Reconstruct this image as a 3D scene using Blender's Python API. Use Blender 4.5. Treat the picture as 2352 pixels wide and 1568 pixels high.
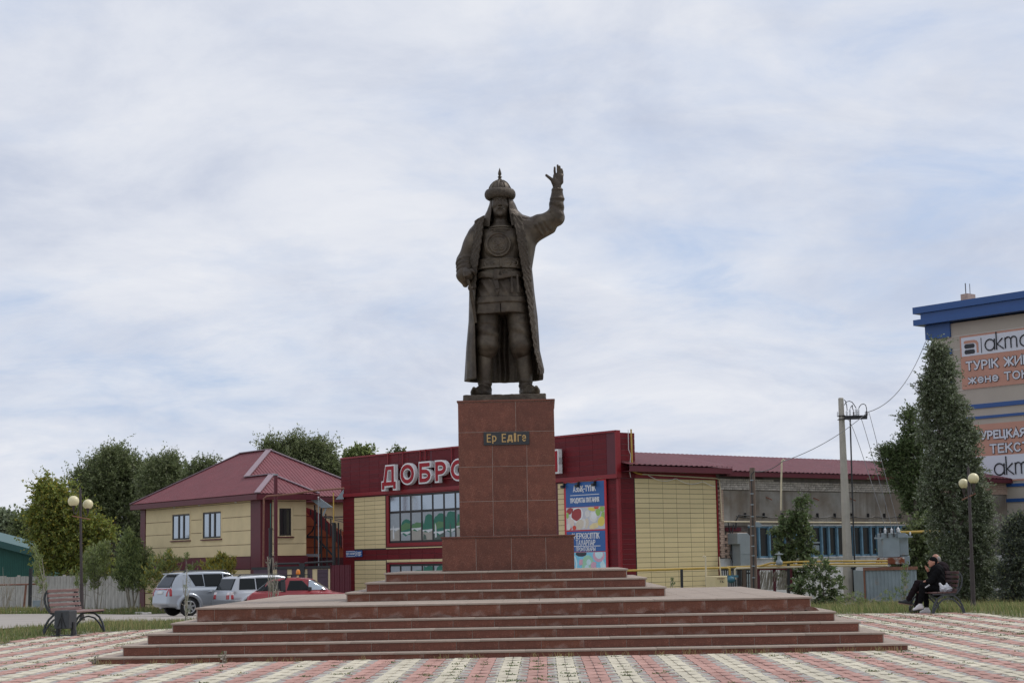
import bpy, bmesh, math, random
import numpy as np
from mathutils import Vector, Matrix
random.seed(7); RNG = np.random.default_rng(7)
for _o in list(bpy.data.objects): bpy.data.objects.remove(_o)
SC = bpy.context.scene
COL = SC.collection
R = math.radians
# ------------------------------------------------------------------ camera
F = 3880.0; PW, PH = 2352.0, 1568.0; PCX, PCY = PW/2, PH/2     # focal length and picture size in the same units
CAM_H = 1.475; PITCH = math.atan(500.0/F); ROLL = math.atan(0.0187); YAW = 0.0165; CAM_X = 0.68
CAM = np.array([CAM_X, 0.0, CAM_H])
_f0 = np.array([-math.sin(YAW), math.cos(YAW), 0.0]); _r0 = np.array([math.cos(YAW), math.sin(YAW), 0.0]); _u0 = np.array([0, 0, 1.0])
_fw = math.cos(PITCH)*_f0 + math.sin(PITCH)*_u0
_u1 = -math.sin(PITCH)*_f0 + math.cos(PITCH)*_u0
_c, _s = math.cos(ROLL), math.sin(ROLL)
_cx = _c*_r0 - _s*_u1; _cy = _s*_r0 + _c*_u1
cd = bpy.data.cameras.new('camera'); cam = bpy.data.objects.new('camera', cd); COL.objects.link(cam)
cd.sensor_fit = 'HORIZONTAL'; cd.sensor_width = 36.0; cd.lens = 36.0*F/PW; cd.clip_start = 0.5; cd.clip_end = 3000
M = Matrix.Identity(4)
for i in range(3):
    M[i][0] = _cx[i]; M[i][1] = _cy[i]; M[i][2] = -_fw[i]; M[i][3] = CAM[i]
cam.matrix_world = M
SC.camera = cam

def ray(px, py):
    dx, dy = px-PCX, py-PCY
    u = _c*dx - _s*dy; v = _s*dx + _c*dy
    return _fw*F + _r0*u - _u1*v
def at(px, py, Y):
    """point of the world plane y = Y measured at this place of the photograph"""
    d = ray(px, py); return CAM + d*(Y/d[1])
def atz(px, py, z=0.0):
    d = ray(px, py); return CAM + d*((z-CAM_H)/d[2])

# ------------------------------------------------------------------ world and sun
SUN_AZ = R(66); SUN_EL = R(52)      # azimuth clockwise from +Y (to the right, a little behind the statue)
w = bpy.data.worlds.new('World'); SC.world = w; w.use_nodes = True
wn = w.node_tree; wn.nodes.clear()
def N(t, tp, **kw):
    n = t.nodes.new(tp)
    for k, v in kw.items(): setattr(n, k, v)
    return n
wout = N(wn, 'ShaderNodeOutputWorld'); wbg = N(wn, 'ShaderNodeBackground'); wbg.inputs['Strength'].default_value = 0.1
sky = N(wn, 'ShaderNodeTexSky', sky_type='NISHITA'); sky.sun_disc = False
sky.sun_elevation = SUN_EL; sky.sun_rotation = SUN_AZ; sky.air_density = 1.0; sky.dust_density = 1.4; sky.ozone_density = 1.5
tc = N(wn, 'ShaderNodeTexCoord'); sep = N(wn, 'ShaderNodeSeparateXYZ'); wn.links.new(tc.outputs['Generated'], sep.inputs[0])
def wmath(op, a, b=None, c=None):
    n = N(wn, 'ShaderNodeMath', operation=op)
    for i, q in enumerate((a, b, c)):
        if q is None: continue
        if isinstance(q, (int, float)): n.inputs[i].default_value = q
        else: wn.links.new(q, n.inputs[i])
    return n.outputs[0]
zc = wmath('ADD', wmath('ABSOLUTE', sep.outputs[2]), 0.26)
comb = N(wn, 'ShaderNodeCombineXYZ')
wn.links.new(wmath('DIVIDE', sep.outputs[0], zc), comb.inputs[0]); wn.links.new(wmath('DIVIDE', sep.outputs[1], zc), comb.inputs[1])
def wnoise(scale, detail, rough, off, dist=0.0, sx=1.0, sy=1.0):
    mp = N(wn, 'ShaderNodeMapping'); mp.inputs['Location'].default_value = off; mp.inputs['Scale'].default_value = (sx, sy, 1)
    wn.links.new(comb.outputs[0], mp.inputs[0])
    n = N(wn, 'ShaderNodeTexNoise'); n.inputs['Scale'].default_value = scale; n.inputs['Detail'].default_value = detail
    n.inputs['Roughness'].default_value = rough; n.inputs['Distortion'].default_value = dist
    wn.links.new(mp.outputs[0], n.inputs['Vector']); return n.outputs[0]
def wramp(inp, stops):
    r = N(wn, 'ShaderNodeValToRGB'); wn.links.new(inp, r.inputs[0])
    while len(r.color_ramp.elements) < len(stops): r.color_ramp.elements.new(0.5)
    for e, (p, c) in zip(r.color_ramp.elements, stops): e.position = p; e.color = (*c, 1) if len(c) == 3 else c
    return r.outputs[0]
def wmix(f, a, b, bt='MIX'):
    n = N(wn, 'ShaderNodeMix', data_type='RGBA', blend_type=bt)
    for s_, q in ((0, f), (6, a), (7, b)):
        if isinstance(q, (int, float)): n.inputs[s_].default_value = q
        elif isinstance(q, tuple): n.inputs[s_].default_value = (*q, 1)
        else: wn.links.new(q, n.inputs[s_])
    return n.outputs[2]
n_big = wnoise(1.25, 6, 0.55, (3.1, 1.7, 0), 0.35)
n_str = wnoise(5.5, 9, 0.62, (0.4, 6.2, 2), 0.4, 0.9, 1.1)
cover = wmath('ADD', wmath('MULTIPLY', n_big, 0.62), wmath('MULTIPLY', n_str, 0.38))
cov = wramp(cover, [(0.36, (.1, .1, .1)), (0.455, (.7, .7, .7)), (0.54, (1, 1, 1))])
shade = wnoise(2.6, 9, 0.60, (7.7, 2.2, 5), 0.35)
CLOUD_D, CLOUD_M, CLOUD_L = (5.5, 6.05, 7.35), (7.2, 7.55, 8.4), (8.5, 8.65, 9.1)
ccol = wramp(shade, [(0.30, CLOUD_D), (0.50, CLOUD_M), (0.70, CLOUD_L)])
skyc = wmix(1.0, sky.outputs[0], (1.0, 1.0, 1.0), 'MULTIPLY')
blue = wmix(0.75, skyc, (5.2, 6.35, 8.7))
wn.links.new(wmix(cov, blue, ccol), wbg.inputs['Color'])
wn.links.new(wbg.outputs[0], wout.inputs[0])
sl = bpy.data.lights.new('sun', 'SUN'); sl.energy = 1.8; sl.angle = R(11); sl.color = (1.0, 0.96, 0.90)
so = bpy.data.objects.new('sun', sl); COL.objects.link(so)
_sd = Vector((math.sin(SUN_AZ)*math.cos(SUN_EL), math.cos(SUN_AZ)*math.cos(SUN_EL), math.sin(SUN_EL)))
so.rotation_euler = _sd.to_track_quat('Z', 'Y').to_euler(); so.location = (30, 0, 40)
SC.view_settings.view_transform = 'Standard'; SC.view_settings.look = 'None'
SC.view_settings.exposure = 0.0; SC.view_settings.gamma = 1.0; SC.view_settings.use_curve_mapping = False
SC.cycles.max_bounces = 6; SC.cycles.diffuse_bounces = 3; SC.cycles.transparent_max_bounces = 12
SC.cycles.use_denoising = True
# ------------------------------------------------------------------ helpers: objects
def link(o, parent=None):
    COL.objects.link(o)
    if parent is not None: o.parent = parent
    return o
def tag(o, label=None, cat=None, group=None, kind=None):
    if label: o['label'] = label
    if cat: o['category'] = cat
    if group: o['group'] = group
    if kind: o['kind'] = kind
    return o
def thing(name, label, cat, loc=(0, 0, 0), rz=0.0, group=None):
    o = bpy.data.objects.new(name, None); o.empty_display_size = 0.2
    o.location = loc; o.rotation_euler = (0, 0, rz); COL.objects.link(o)
    return tag(o, label, cat, group)
def copy_tree(o, parent=None):
    c = o.copy(); COL.objects.link(c)
    if parent is not None: c.parent = parent
    for ch in list(o.children): copy_tree(ch, c)
    return c
def np_mesh(name, V, FA, mats, midx=None, smooth=False):
    """V (n,3) floats; FA list of faces or an (m,k) int array"""
    me = bpy.data.meshes.new(name)
    V = np.asarray(V, np.float32)
    me.vertices.add(len(V)); me.vertices.foreach_set('co', V.ravel())
    if isinstance(FA, np.ndarray):
        m, k = FA.shape; loops = FA.ravel().astype(np.int32); starts = np.arange(0, m*k, k, dtype=np.int32); tot = np.full(m, k, np.int32)
    else:
        tot = np.array([len(f) for f in FA], np.int32); starts = np.concatenate([[0], np.cumsum(tot)[:-1]]).astype(np.int32)
        loops = np.array([i for f in FA for i in f], np.int32)
    me.loops.add(len(loops)); me.loops.foreach_set('vertex_index', loops)
    me.polygons.add(len(tot)); me.polygons.foreach_set('loop_start', starts); me.polygons.foreach_set('loop_total', tot)
    for mm in (mats if isinstance(mats, (list, tuple)) else [mats]): me.materials.append(mm)
    if midx is not None: me.polygons.foreach_set('material_index', np.asarray(midx, np.int32))
    me.update(calc_edges=True); me.validate()
    me.polygons.foreach_set('use_smooth', np.full(len(me.polygons), bool(smooth)))
    return me
def obj(name, me, parent=None, loc=None, rot=None, scale=None):
    o = bpy.data.objects.new(name, me)
    if loc is not None: o.location = loc
    if rot is not None: o.rotation_euler = rot
    if scale is not None: o.scale = scale
    return link(o, parent)

class MB:
    """collects simple solids and links them as one mesh object"""
    def __init__(s): s.v = []; s.f = []; s.m = []; s.cur = 0
    def _add(s, vs, fs):
        b = len(s.v); s.v += [tuple(float(c) for c in q) for q in vs]; s.f += [[b+i for i in f] for f in fs]; s.m += [s.cur]*len(fs); return s
    def mat(s, i): s.cur = i; return s
    def box(s, x0, x1, y0, y1, z0, z1):
        if x0 > x1: x0, x1 = x1, x0
        if y0 > y1: y0, y1 = y1, y0
        if z0 > z1: z0, z1 = z1, z0
        return s._add([(x0, y0, z0), (x1, y0, z0), (x1, y1, z0), (x0, y1, z0), (x0, y0, z1), (x1, y0, z1), (x1, y1, z1), (x0, y1, z1)],
                      [(3, 2, 1, 0), (4, 5, 6, 7), (0, 1, 5, 4), (1, 2, 6, 5), (2, 3, 7, 6), (3, 0, 4, 7)])
    def prism(s, poly, O, U, V, Nn, d):
        """2-D outline (counter-clockwise seen against Nn... any order) in the U,V plane at O, extruded by d along Nn"""
        O, U, V, Nn = (np.asarray(q, float) for q in (O, U, V, Nn)); n = len(poly)
        a = [O+U*p[0]+V*p[1] for p in poly]; b = [q+Nn*d for q in a]
        ar = sum(poly[i][0]*poly[(i+1) % n][1]-poly[(i+1) % n][0]*poly[i][1] for i in range(n))
        if ar*np.dot(np.cross(U, V), Nn)*d < 0: a.reverse(); b.reverse()
        return s._add(a+b, [list(range(n))[::-1], list(range(n, 2*n))]+[(i, (i+1) % n, n+(i+1) % n, n+i) for i in range(n)])
    def bar(s, p, q, w, h=None, up=(0, 0, 1)):
        p, q = np.asarray(p, float), np.asarray(q, float); h = h or w; t = q-p; t /= np.linalg.norm(t)
        u = np.asarray(up, float)
        if abs(t@u) > .98: u = np.array([1., 0, 0])
        a = np.cross(t, u); a /= np.linalg.norm(a); b = np.cross(a, t)
        vs = [e+a*sa*w/2+b*sb*h/2 for e in (p, q) for sa, sb in ((-1, -1), (1, -1), (1, 1), (-1, 1))]
        return s._add(vs, [(0, 1, 2, 3), (7, 6, 5, 4), (1, 0, 4, 5), (2, 1, 5, 6), (3, 2, 6, 7), (0, 3, 7, 4)])
    def tube(s, pts, r, n=8, cap=True):
        P = [np.asarray(p, float) for p in pts]; m = len(P); rs = r if isinstance(r, (list, tuple, np.ndarray)) else [r]*m
        vs = []; prev = None
        for i in range(m):
            t = P[min(i+1, m-1)]-P[max(i-1, 0)]; t = t/(np.linalg.norm(t)+1e-9)
            if prev is None:
                u = np.array([0, 0, 1.]) if abs(t[2]) < .9 else np.array([1., 0, 0]); a = np.cross(t, u)
            else: a = prev-t*(prev@t)
            a /= np.linalg.norm(a)+1e-9; prev = a; b = np.cross(t, a)
            vs += [P[i]+(a*math.cos(k*2*math.pi/n)+b*math.sin(k*2*math.pi/n))*rs[i] for k in range(n)]
        fs = [(i*n+k, i*n+(k+1) % n, (i+1)*n+(k+1) % n, (i+1)*n+k) for i in range(m-1) for k in range(n)]
        if cap: fs += [tuple(range(n))[::-1], tuple(range((m-1)*n, m*n))]
        return s._add(vs, fs)
    def lathe(s, prof, n=16, c=(0, 0, 0)):
        vs = []; m = len(prof)
        for r, z in prof: vs += [(c[0]+r*math.cos(k*2*math.pi/n), c[1]+r*math.sin(k*2*math.pi/n), c[2]+z) for k in range(n)]
        fs = [(i*n+k, i*n+(k+1) % n, (i+1)*n+(k+1) % n, (i+1)*n+k) for i in range(m-1) for k in range(n)]
        fs += [tuple(range(n))[::-1], tuple(range((m-1)*n, m*n))]
        return s._add(vs, fs)
    def quad(s, a, b, c, d): return s._add([a, b, c, d], [(0, 1, 2, 3)])
    def ball(s, c, r, n=12, m=8, sz=1.0):
        return s.lathe([(max(1e-3, r*math.sin(math.pi*i/m)), -r*sz*math.cos(math.pi*i/m)) for i in range(m+1)], n, c)
    def mesh(s, name, mats, smooth=False): return np_mesh(name, s.v, s.f, mats, s.m, smooth)
    def build(s, name, mats, parent=None, smooth=False, loc=None, bevel=0.0, angle=None):
        o = obj(name, s.mesh(name, mats, smooth or angle is not None), parent, loc)
        if bevel:
            md = o.modifiers.new('bevel', 'BEVEL'); md.width = bevel; md.segments = 1; md.limit_method = 'ANGLE'
        if angle is not None: o.data.set_sharp_from_angle(angle=R(angle))
        return o

# ------------------------------------------------------------------ helpers: lettering drawn as broad strokes
def _arc(cx, cy, rx, ry, a0, a1, n=10): return [(cx+rx*math.cos(R(a0+(a1-a0)*k/n)), cy+ry*math.sin(R(a0+(a1-a0)*k/n))) for k in range(n+1)]
def _glyphs():
    G = {}; B = lambda x, y0, y1: _arc(x, (y0+y1)/2, .5*1.0, (y1-y0)/2, 90, -90, 8)
    bow = lambda x0, x1, y0, y1: [(x0, y1), (x0+(x1-x0)*.45, y1)]+_arc(x0+(x1-x0)*.45, (y0+y1)/2, (x1-x0)*.55, (y1-y0)/2, 90, -90, 8)[1:]+[(x0, y0)]
    O_ = _arc(.5, .5, .5, .5, 90, 450, 20)
    G['А'] = (1.0, [[(0, 0), (.5, 1), (1, 0)], [(.2, .3), (.8, .3)]]); G['З'] = (.85, [[(0, .85)]+_arc(.45, .75, .5, .25, 130, -90, 9), [(.35, .5)]+_arc(.45, .25, .55, .25, 90, -140, 9)])
    G['Ы'] = (1.25, [[(0, 1), (0, 0)], bow(0, .62, 0, .56), [(1, 1), (1, 0)]]); K_ = [[(0, 0), (0, 1)], [(.95, 1), (.1, .48)], [(.3, .62), (1, 0)]]; G['К'] = (.9, K_); G['Қ'] = (.95, K_+[[(1, 0), (1.02, -.2)]])
    G['-'] = (.45, [[(0, .42), (1, .42)]]); G['Т'] = (.9, [[(0, 1), (1, 1)], [(.5, 1), (.5, 0)]]); G['Ү'] = (.95, [[(0, 1), (.5, .45), (1, 1)], [(.5, .45), (.5, 0)]]); G['Ұ'] = (.95, G['Ү'][1]+[[(.15, .3), (.85, .3)]])
    G['Л'] = (.95, [[(0, 0), (.12, .05), (.25, 1), (1, 1), (1, 0)]]); G['І'] = (.05, [[(.5, 0), (.5, 1)]]); G['П'] = (.9, [[(0, 0), (0, 1), (1, 1), (1, 0)]]); G['Р'] = (.82, [[(0, 0), (0, 1)], bow(0, 1, .42, 1)])
    G['О'] = (1.05, [O_]); G['Д'] = (1.05, [[(.0, -.2), (.0, .02), (1, .02), (1, -.2)], [(.14, .02), (.32, 1), (.84, 1), (.84, .02)]]); G['У'] = (.92, [[(0, 1), (.52, .35)], [(1, 1), (.5, .12), (.32, 0), (.1, .02)]]); G['И'] = (.95, [[(0, 1), (0, 0), (1, 1), (1, 0)]])
    G['Н'] = (.92, [[(0, 0), (0, 1)], [(1, 0), (1, 1)], [(0, .52), (1, .52)]]); G['Я'] = (.85, [[(1, 0), (1, 1)], [(1-x, y) for x, y in bow(0, 1, .45, 1)], [(.5, .45), (0, 0)]]); G['Ө'] = (1.05, [O_, [(.1, .5), (.9, .5)]]); G['Е'] = (.78, [[(1, 1), (0, 1), (0, 0), (1, 0)], [(0, .52), (.85, .52)]])
    G['Ә'] = (1.0, [_arc(.5, .5, .5, .5, 150, -180, 16)+[(1.0, .5)]]); G['С'] = (.95, [_arc(.5, .5, .5, .5, 42, 318, 16)]); G['М'] = (1.1, [[(0, 0), (0, 1), (.5, .3), (1, 1), (1, 0)]]); G['В'] = (.86, [[(0, 0), (0, 1)], bow(0, .92, .52, 1), bow(0, 1, 0, .52)]); G['Х'] = (.95, [[(0, 0), (1, 1)], [(0, 1), (1, 0)]])
    G['Б'] = (.85, [[(.92, 1), (0, 1), (0, 0)], bow(0, 1, 0, .58)]); G['Ж'] = (1.35, [[(.5, 0), (.5, 1)], [(0, 1), (.42, .5), (0, 0)], [(1, 1), (.58, .5), (1, 0)]]); G['Ц'] = (1.0, [[(0, 1), (0, .02), (1, .02), (1, -.2)], [(.86, 1), (.86, .02)]]); G['Г'] = (.75, [[(0, 0), (0, 1), (1, 1)]]); G['Һ'] = (.85, [[(0, 1), (0, 0)], [(0, .55), (.5, .6), (1, .45), (1, 0)]])
    G['1'] = (.35, [[(0, .78), (.7, 1), (.7, 0)]]); G['3'] = (.8, G['З'][1]); X = .72
    low = lambda st: [[(x, y*X) for x, y in p] for p in st]
    G['ж'] = (1.15, low(G['Ж'][1])); G['ә'] = (.8, low(G['Ә'][1])); G['н'] = (.74, low(G['Н'][1])); G['е'] = (.8, low([[(0, .5), (1, .5)]+_arc(.5, .5, .5, .5, 0, 315, 16)[1:]])); G['р'] = (.72, [[(0, -.28), (0, X)], low([bow(0, 1, 0, 1)])[0]]); G['д'] = (.9, [[(x, y*X if y > 0 else y) for x, y in p] for p in G['Д'][1]]); G['і'] = (.05, [[(.5, 0), (.5, X)], [(.5, .92), (.5, 1.04)]]); G['г'] = (.6, low(G['Г'][1]))
    return G
GLY = _glyphs()
def text_mesh(txt, w, h, depth, bold=0.0, mats=None, name='lettering', t=None):
    """lettering centred on the origin in its XZ plane, facing -Y, w by h metres over all, depth thick"""
    fixed = t is not None; t = t or (.165+2*bold)*h; gap, sp = .40, .75; lay = []; x = 0.0; ylo, yhi = 0.0, 0.0
    for ch in txt:
        if ch == ' ': x += sp; continue
        gw, st = GLY[ch]; lay.append((x, gw, st)); x += gw+gap
        for p in st:
            for q in p: ylo = min(ylo, q[1]); yhi = max(yhi, q[1])
    if not fixed and len(lay) == 1 and lay[0][1] > .1: t = min(t, .27*w, .21*h)
    tot = x-gap; n_gap = t/h; sx = (w-t)/max(tot, .05) if tot > .2 else 0.0; sy = (h-t)/(yhi-ylo); V, Fc = [], []; k = 0
    for x0, gw, st in lay:
        for p in st:
            P = [np.array((-w/2+t/2+(x0+q[0]*gw)*sx if sx else 0.0, -h/2+t/2+(q[1]-ylo)*sy)) for q in p]; n = len(P); closed = np.linalg.norm(P[0]-P[-1]) < 1e-6
            if not closed:      # square ends
                for e, i_ in ((0, 1), (-1, -2)): d = P[e]-P[i_]; P[e] = P[e]+d/np.linalg.norm(d)*(t/2)
            L_ = []
            for i in range(n):
                a = P[i]-P[i-1] if (i or closed) else P[1]-P[0]
                if closed and i == 0: a = P[0]-P[-2]
                b = P[i+1]-P[i] if i < n-1 else (P[1]-P[0] if closed else a)
                a = a/np.linalg.norm(a); b = b/np.linalg.norm(b); m = a+b; m = m/(np.linalg.norm(m)+1e-9); nn = np.array((-m[1], m[0])); c = max(.45, abs(nn@np.array((-a[1], a[0])))); L_.append((P[i]+nn*t/2/c, P[i]-nn*t/2/c))
            dz = depth/2+.0006*k; k += 1; b0 = len(V)
            for l, r_ in L_: V += [(l[0], -dz, l[1]), (r_[0], -dz, r_[1]), (r_[0], depth/2, r_[1]), (l[0], depth/2, l[1])]
            for i in range(n-1):
                q = b0+4*i; Fc += [(q, q+4, q+5, q+1), (q+1, q+5, q+6, q+2), (q+3, q+7, q+4, q)]
            if not closed: e = b0+4*(n-1); Fc += [(b0, b0+1, b0+2, b0+3), (e+3, e+2, e+1, e)]
    me = np_mesh(name, V, Fc, mats)
    bm = bmesh.new(); bm.from_mesh(me); bmesh.ops.recalc_face_normals(bm, faces=bm.faces[:]); bm.to_mesh(me); bm.free()
    return me

# ------------------------------------------------------------------ helpers: implicit solids -> mesh
def smin(a, b, k):
    if k <= 0: return np.minimum(a, b)
    h = np.clip(.5+.5*(b-a)/k, 0, 1); return b*(1-h)+a*h-k*h*(1-h)
class Vol:
    def __init__(s, lo, hi, h):
        s.lo = np.array(lo, float); s.h = h; n = np.ceil((np.array(hi)-s.lo)/h).astype(int)+1
        s.ax = [s.lo[i]+h*np.arange(n[i]) for i in range(3)]; s.F = np.full(n, 1.0, np.float32)
    def sl(s, lo, hi, mg):
        r = []
        for i in range(3):
            a = int(max(0, math.floor((lo[i]-mg-s.lo[i])/s.h))); b = int(min(len(s.ax[i]), math.ceil((hi[i]+mg-s.lo[i])/s.h)+1)); r.append(slice(a, max(a, b)))
        return tuple(r)
    def co(s, q): return s.ax[0][q[0]][:, None, None], s.ax[1][q[1]][None, :, None], s.ax[2][q[2]][None, None, :]
    def op(s, fn, lo, hi, k=0.0, cut=False, mg=None):
        q = s.sl(lo, hi, (k+4*s.h) if mg is None else mg)
        if any(t.stop <= t.start for t in q): return s
        d = fn(*s.co(q)); Fq = s.F[q]
        s.F[q] = -smin(-Fq, d, k) if cut else smin(Fq, d, k)
        return s
    def cap(s, a, b, ra, rb=None, k=0.03, cut=False, wob=None):
        a = np.array(a, float); b = np.array(b, float); rb = ra if rb is None else rb; ba = b-a; L = ba@ba+1e-9
        def fn(x, y, z):
            t = np.clip(((x-a[0])*ba[0]+(y-a[1])*ba[1]+(z-a[2])*ba[2])/L, 0, 1)
            d = np.sqrt((x-a[0]-ba[0]*t)**2+(y-a[1]-ba[1]*t)**2+(z-a[2]-ba[2]*t)**2)-(ra+(rb-ra)*t)
            return d if wob is None else d+wob(x, y, z, t)
        m = max(ra, rb); return s.op(fn, np.minimum(a, b)-m, np.maximum(a, b)+m, k, cut)
    def ell(s, c, r, k=0.03, cut=False, rot=None, wob=None):
        c = np.array(c, float); r = np.array(r, float); Rm = None if rot is None else np.array(Matrix.Rotation(rot[1], 3, rot[0]).transposed())
        def fn(x, y, z):
            X, Y, Z = x-c[0], y-c[1], z-c[2]
            if Rm is not None: X, Y, Z = (Rm[i][0]*X+Rm[i][1]*Y+Rm[i][2]*Z for i in range(3))
            q = np.sqrt((X/r[0])**2+(Y/r[1])**2+(Z/r[2])**2); g = np.sqrt((X/r[0]**2)**2+(Y/r[1]**2)**2+(Z/r[2]**2)**2)+1e-6
            d = q*(q-1)/g
            return d if wob is None else d+wob(x, y, z)
        m = r if Rm is None else np.full(3, r.max()); return s.op(fn, c-m, c+m, k, cut)
    def rbox(s, c, hf, rad=0.01, k=0.0, cut=False, rot=None):
        c = np.array(c, float); hf = np.array(hf, float); Rm = None if rot is None else np.array(Matrix.Rotation(rot[1], 3, rot[0]).transposed())
        def fn(x, y, z):
            X, Y, Z = x-c[0], y-c[1], z-c[2]
            if Rm is not None: X, Y, Z = (Rm[i][0]*X+Rm[i][1]*Y+Rm[i][2]*Z for i in range(3))
            qx, qy, qz = abs(X)-hf[0]+rad, abs(Y)-hf[1]+rad, abs(Z)-hf[2]+rad
            return np.sqrt(np.maximum(qx, 0)**2+np.maximum(qy, 0)**2+np.maximum(qz, 0)**2)+np.minimum(np.maximum(np.maximum(qx, qy), qz), 0)-rad
        m = hf if Rm is None else np.full(3, np.linalg.norm(hf)); return s.op(fn, c-m, c+m, k, cut)
    def tor(s, c, Rr, r, axis=1, sx=1.0, k=0.01, cut=False):
        c = np.array(c, float)
        def fn(x, y, z):
            q = [x-c[0], y-c[1], z-c[2]]; a = q.pop(axis); return np.sqrt((np.sqrt((q[0]/sx)**2+q[1]**2)-Rr)**2+a**2)-r
        m = Rr*max(1, sx)+r; return s.op(fn, c-m, c+m, k, cut)
    def mesh(s, name, mats, smooth=True):
        V, Q = surface_nets(s.F, s.lo, s.h); return np_mesh(name, V, Q, mats, None, smooth)
def surface_nets(Fv, lo, h):
    Fv = np.pad(Fv, 1, constant_values=1.0); lo = np.asarray(lo)-h
    S = Fv < 0; n = np.array(S.shape)-1
    cnt = np.zeros(n, np.int8)
    offs = [(i, j, k) for i in (0, 1) for j in (0, 1) for k in (0, 1)]
    for i, j, k in offs: cnt += S[i:n[0]+i, j:n[1]+j, k:n[2]+k]
    act = (cnt > 0) & (cnt < 8); idx = np.argwhere(act)
    ids = np.full(n, -1, np.int64); ids[act] = np.arange(len(idx))
    val = np.stack([Fv[idx[:, 0]+i, idx[:, 1]+j, idx[:, 2]+k] for i, j, k in offs], 1)
    acc = np.zeros((len(idx), 3)); num = np.zeros(len(idx))
    O = np.array(offs, float)
    for a in range(8):
        for b in range(a+1, 8):
            if np.abs(O[a]-O[b]).sum() != 1: continue
            m = (val[:, a] < 0) != (val[:, b] < 0); t = val[m, a]/(val[m, a]-val[m, b])
            acc[m] += O[a]+(O[b]-O[a])*t[:, None]; num[m] += 1
    V = (idx+acc/np.maximum(num, 1)[:, None])*h+lo
    quads = []
    for ax in range(3):
        s0 = [slice(None)]*3; s1 = [slice(None)]*3; s0[ax] = slice(0, -1); s1[ax] = slice(1, None)
        A, B = S[tuple(s0)], S[tuple(s1)]
        e = np.argwhere(A != B); u, v = (ax+1) % 3, (ax+2) % 3
        ok = (e[:, u] > 0) & (e[:, v] > 0) & (e[:, u] < n[u]) & (e[:, v] < n[v]); e = e[ok]
        def cell(du, dv):
            c = e.copy(); c[:, u] -= du; c[:, v] -= dv; return ids[c[:, 0], c[:, 1], c[:, 2]]
        q = np.stack([cell(1, 1), cell(0, 1), cell(0, 0), cell(1, 0)], 1)
        fl = ~A[e[:, 0], e[:, 1], e[:, 2]]; q[fl] = q[fl][:, ::-1]
        quads.append(q)
    return V, np.concatenate(quads)
def vnoise(x, y, z, sc, seed=0):
    """cheap smooth pseudo-noise in -1..1 for implicit surfaces"""
    a = seed*1.7
    return (np.sin(x*sc*1.0+a+1.3*np.sin(y*sc*.7+a*2))*np.cos(z*sc*.9-a+1.1*np.sin(x*sc*.6))+np.sin(y*sc*1.1+z*sc*.53+a*3))*.5

# ------------------------------------------------------------------ helpers: leaves and blades
def leaf_mesh(name, P, D, size, mats, midx=None, asp=0.55, seed=1):
    """a bent two-triangle leaf at each point P, pointing along D"""
    r = np.random.default_rng(seed); n = len(P)
    D = D/(np.linalg.norm(D, axis=1, keepdims=True)+1e-9); A = r.normal(size=(n, 3)); A -= D*(A*D).sum(1, keepdims=True); A /= np.linalg.norm(A, axis=1, keepdims=True)+1e-9
    B = np.cross(D, A); s = np.asarray(size, float).reshape(-1, 1)*np.ones((n, 1))
    V = np.stack([P, P+D*s*.5+A*s*asp*.5+B*s*.08, P+D*s, P+D*s*.5-A*s*asp*.5+B*s*.08], 1).reshape(-1, 3)
    b = np.arange(n)[:, None]*4; Fq = np.concatenate([b+np.array([[0, 1, 2]]), b+np.array([[0, 2, 3]])], 1).reshape(-1, 3)
    mi = None if midx is None else np.repeat(midx, 2)
    return np_mesh(name, V, Fq, mats, mi)
def blade_mesh(name, P, hgt, wid, mats, lean=.35, seed=1, wind=(0, 0)):
    r = np.random.default_rng(seed); n = len(P); an = r.uniform(0, 2*np.pi, n); U = np.stack([np.cos(an), np.sin(an), 0*an], 1)
    la = r.uniform(0, 2*np.pi, n); ln = r.uniform(0, lean, n)[:, None]*hgt[:, None]; L = np.stack([np.cos(la), np.sin(la), 0*la], 1)*ln
    L[:, 0] += wind[0]*hgt; L[:, 1] += wind[1]*hgt
    Z = np.zeros((n, 3)); Z[:, 2] = hgt; w2 = (wid/2)[:, None]
    V = np.stack([P-U*w2, P+U*w2, P+L*.4+Z*.6+U*w2*.7, P+L*.4+Z*.6-U*w2*.7, P+L+Z], 1).reshape(-1, 3)
    b = np.arange(n)[:, None]*5
    T = np.concatenate([b+np.array([[0, 1, 2]]), b+np.array([[0, 2, 3]]), b+np.array([[3, 2, 4]])], 1).reshape(-1, 3)
    return np_mesh(name, V, T, mats)
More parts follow.
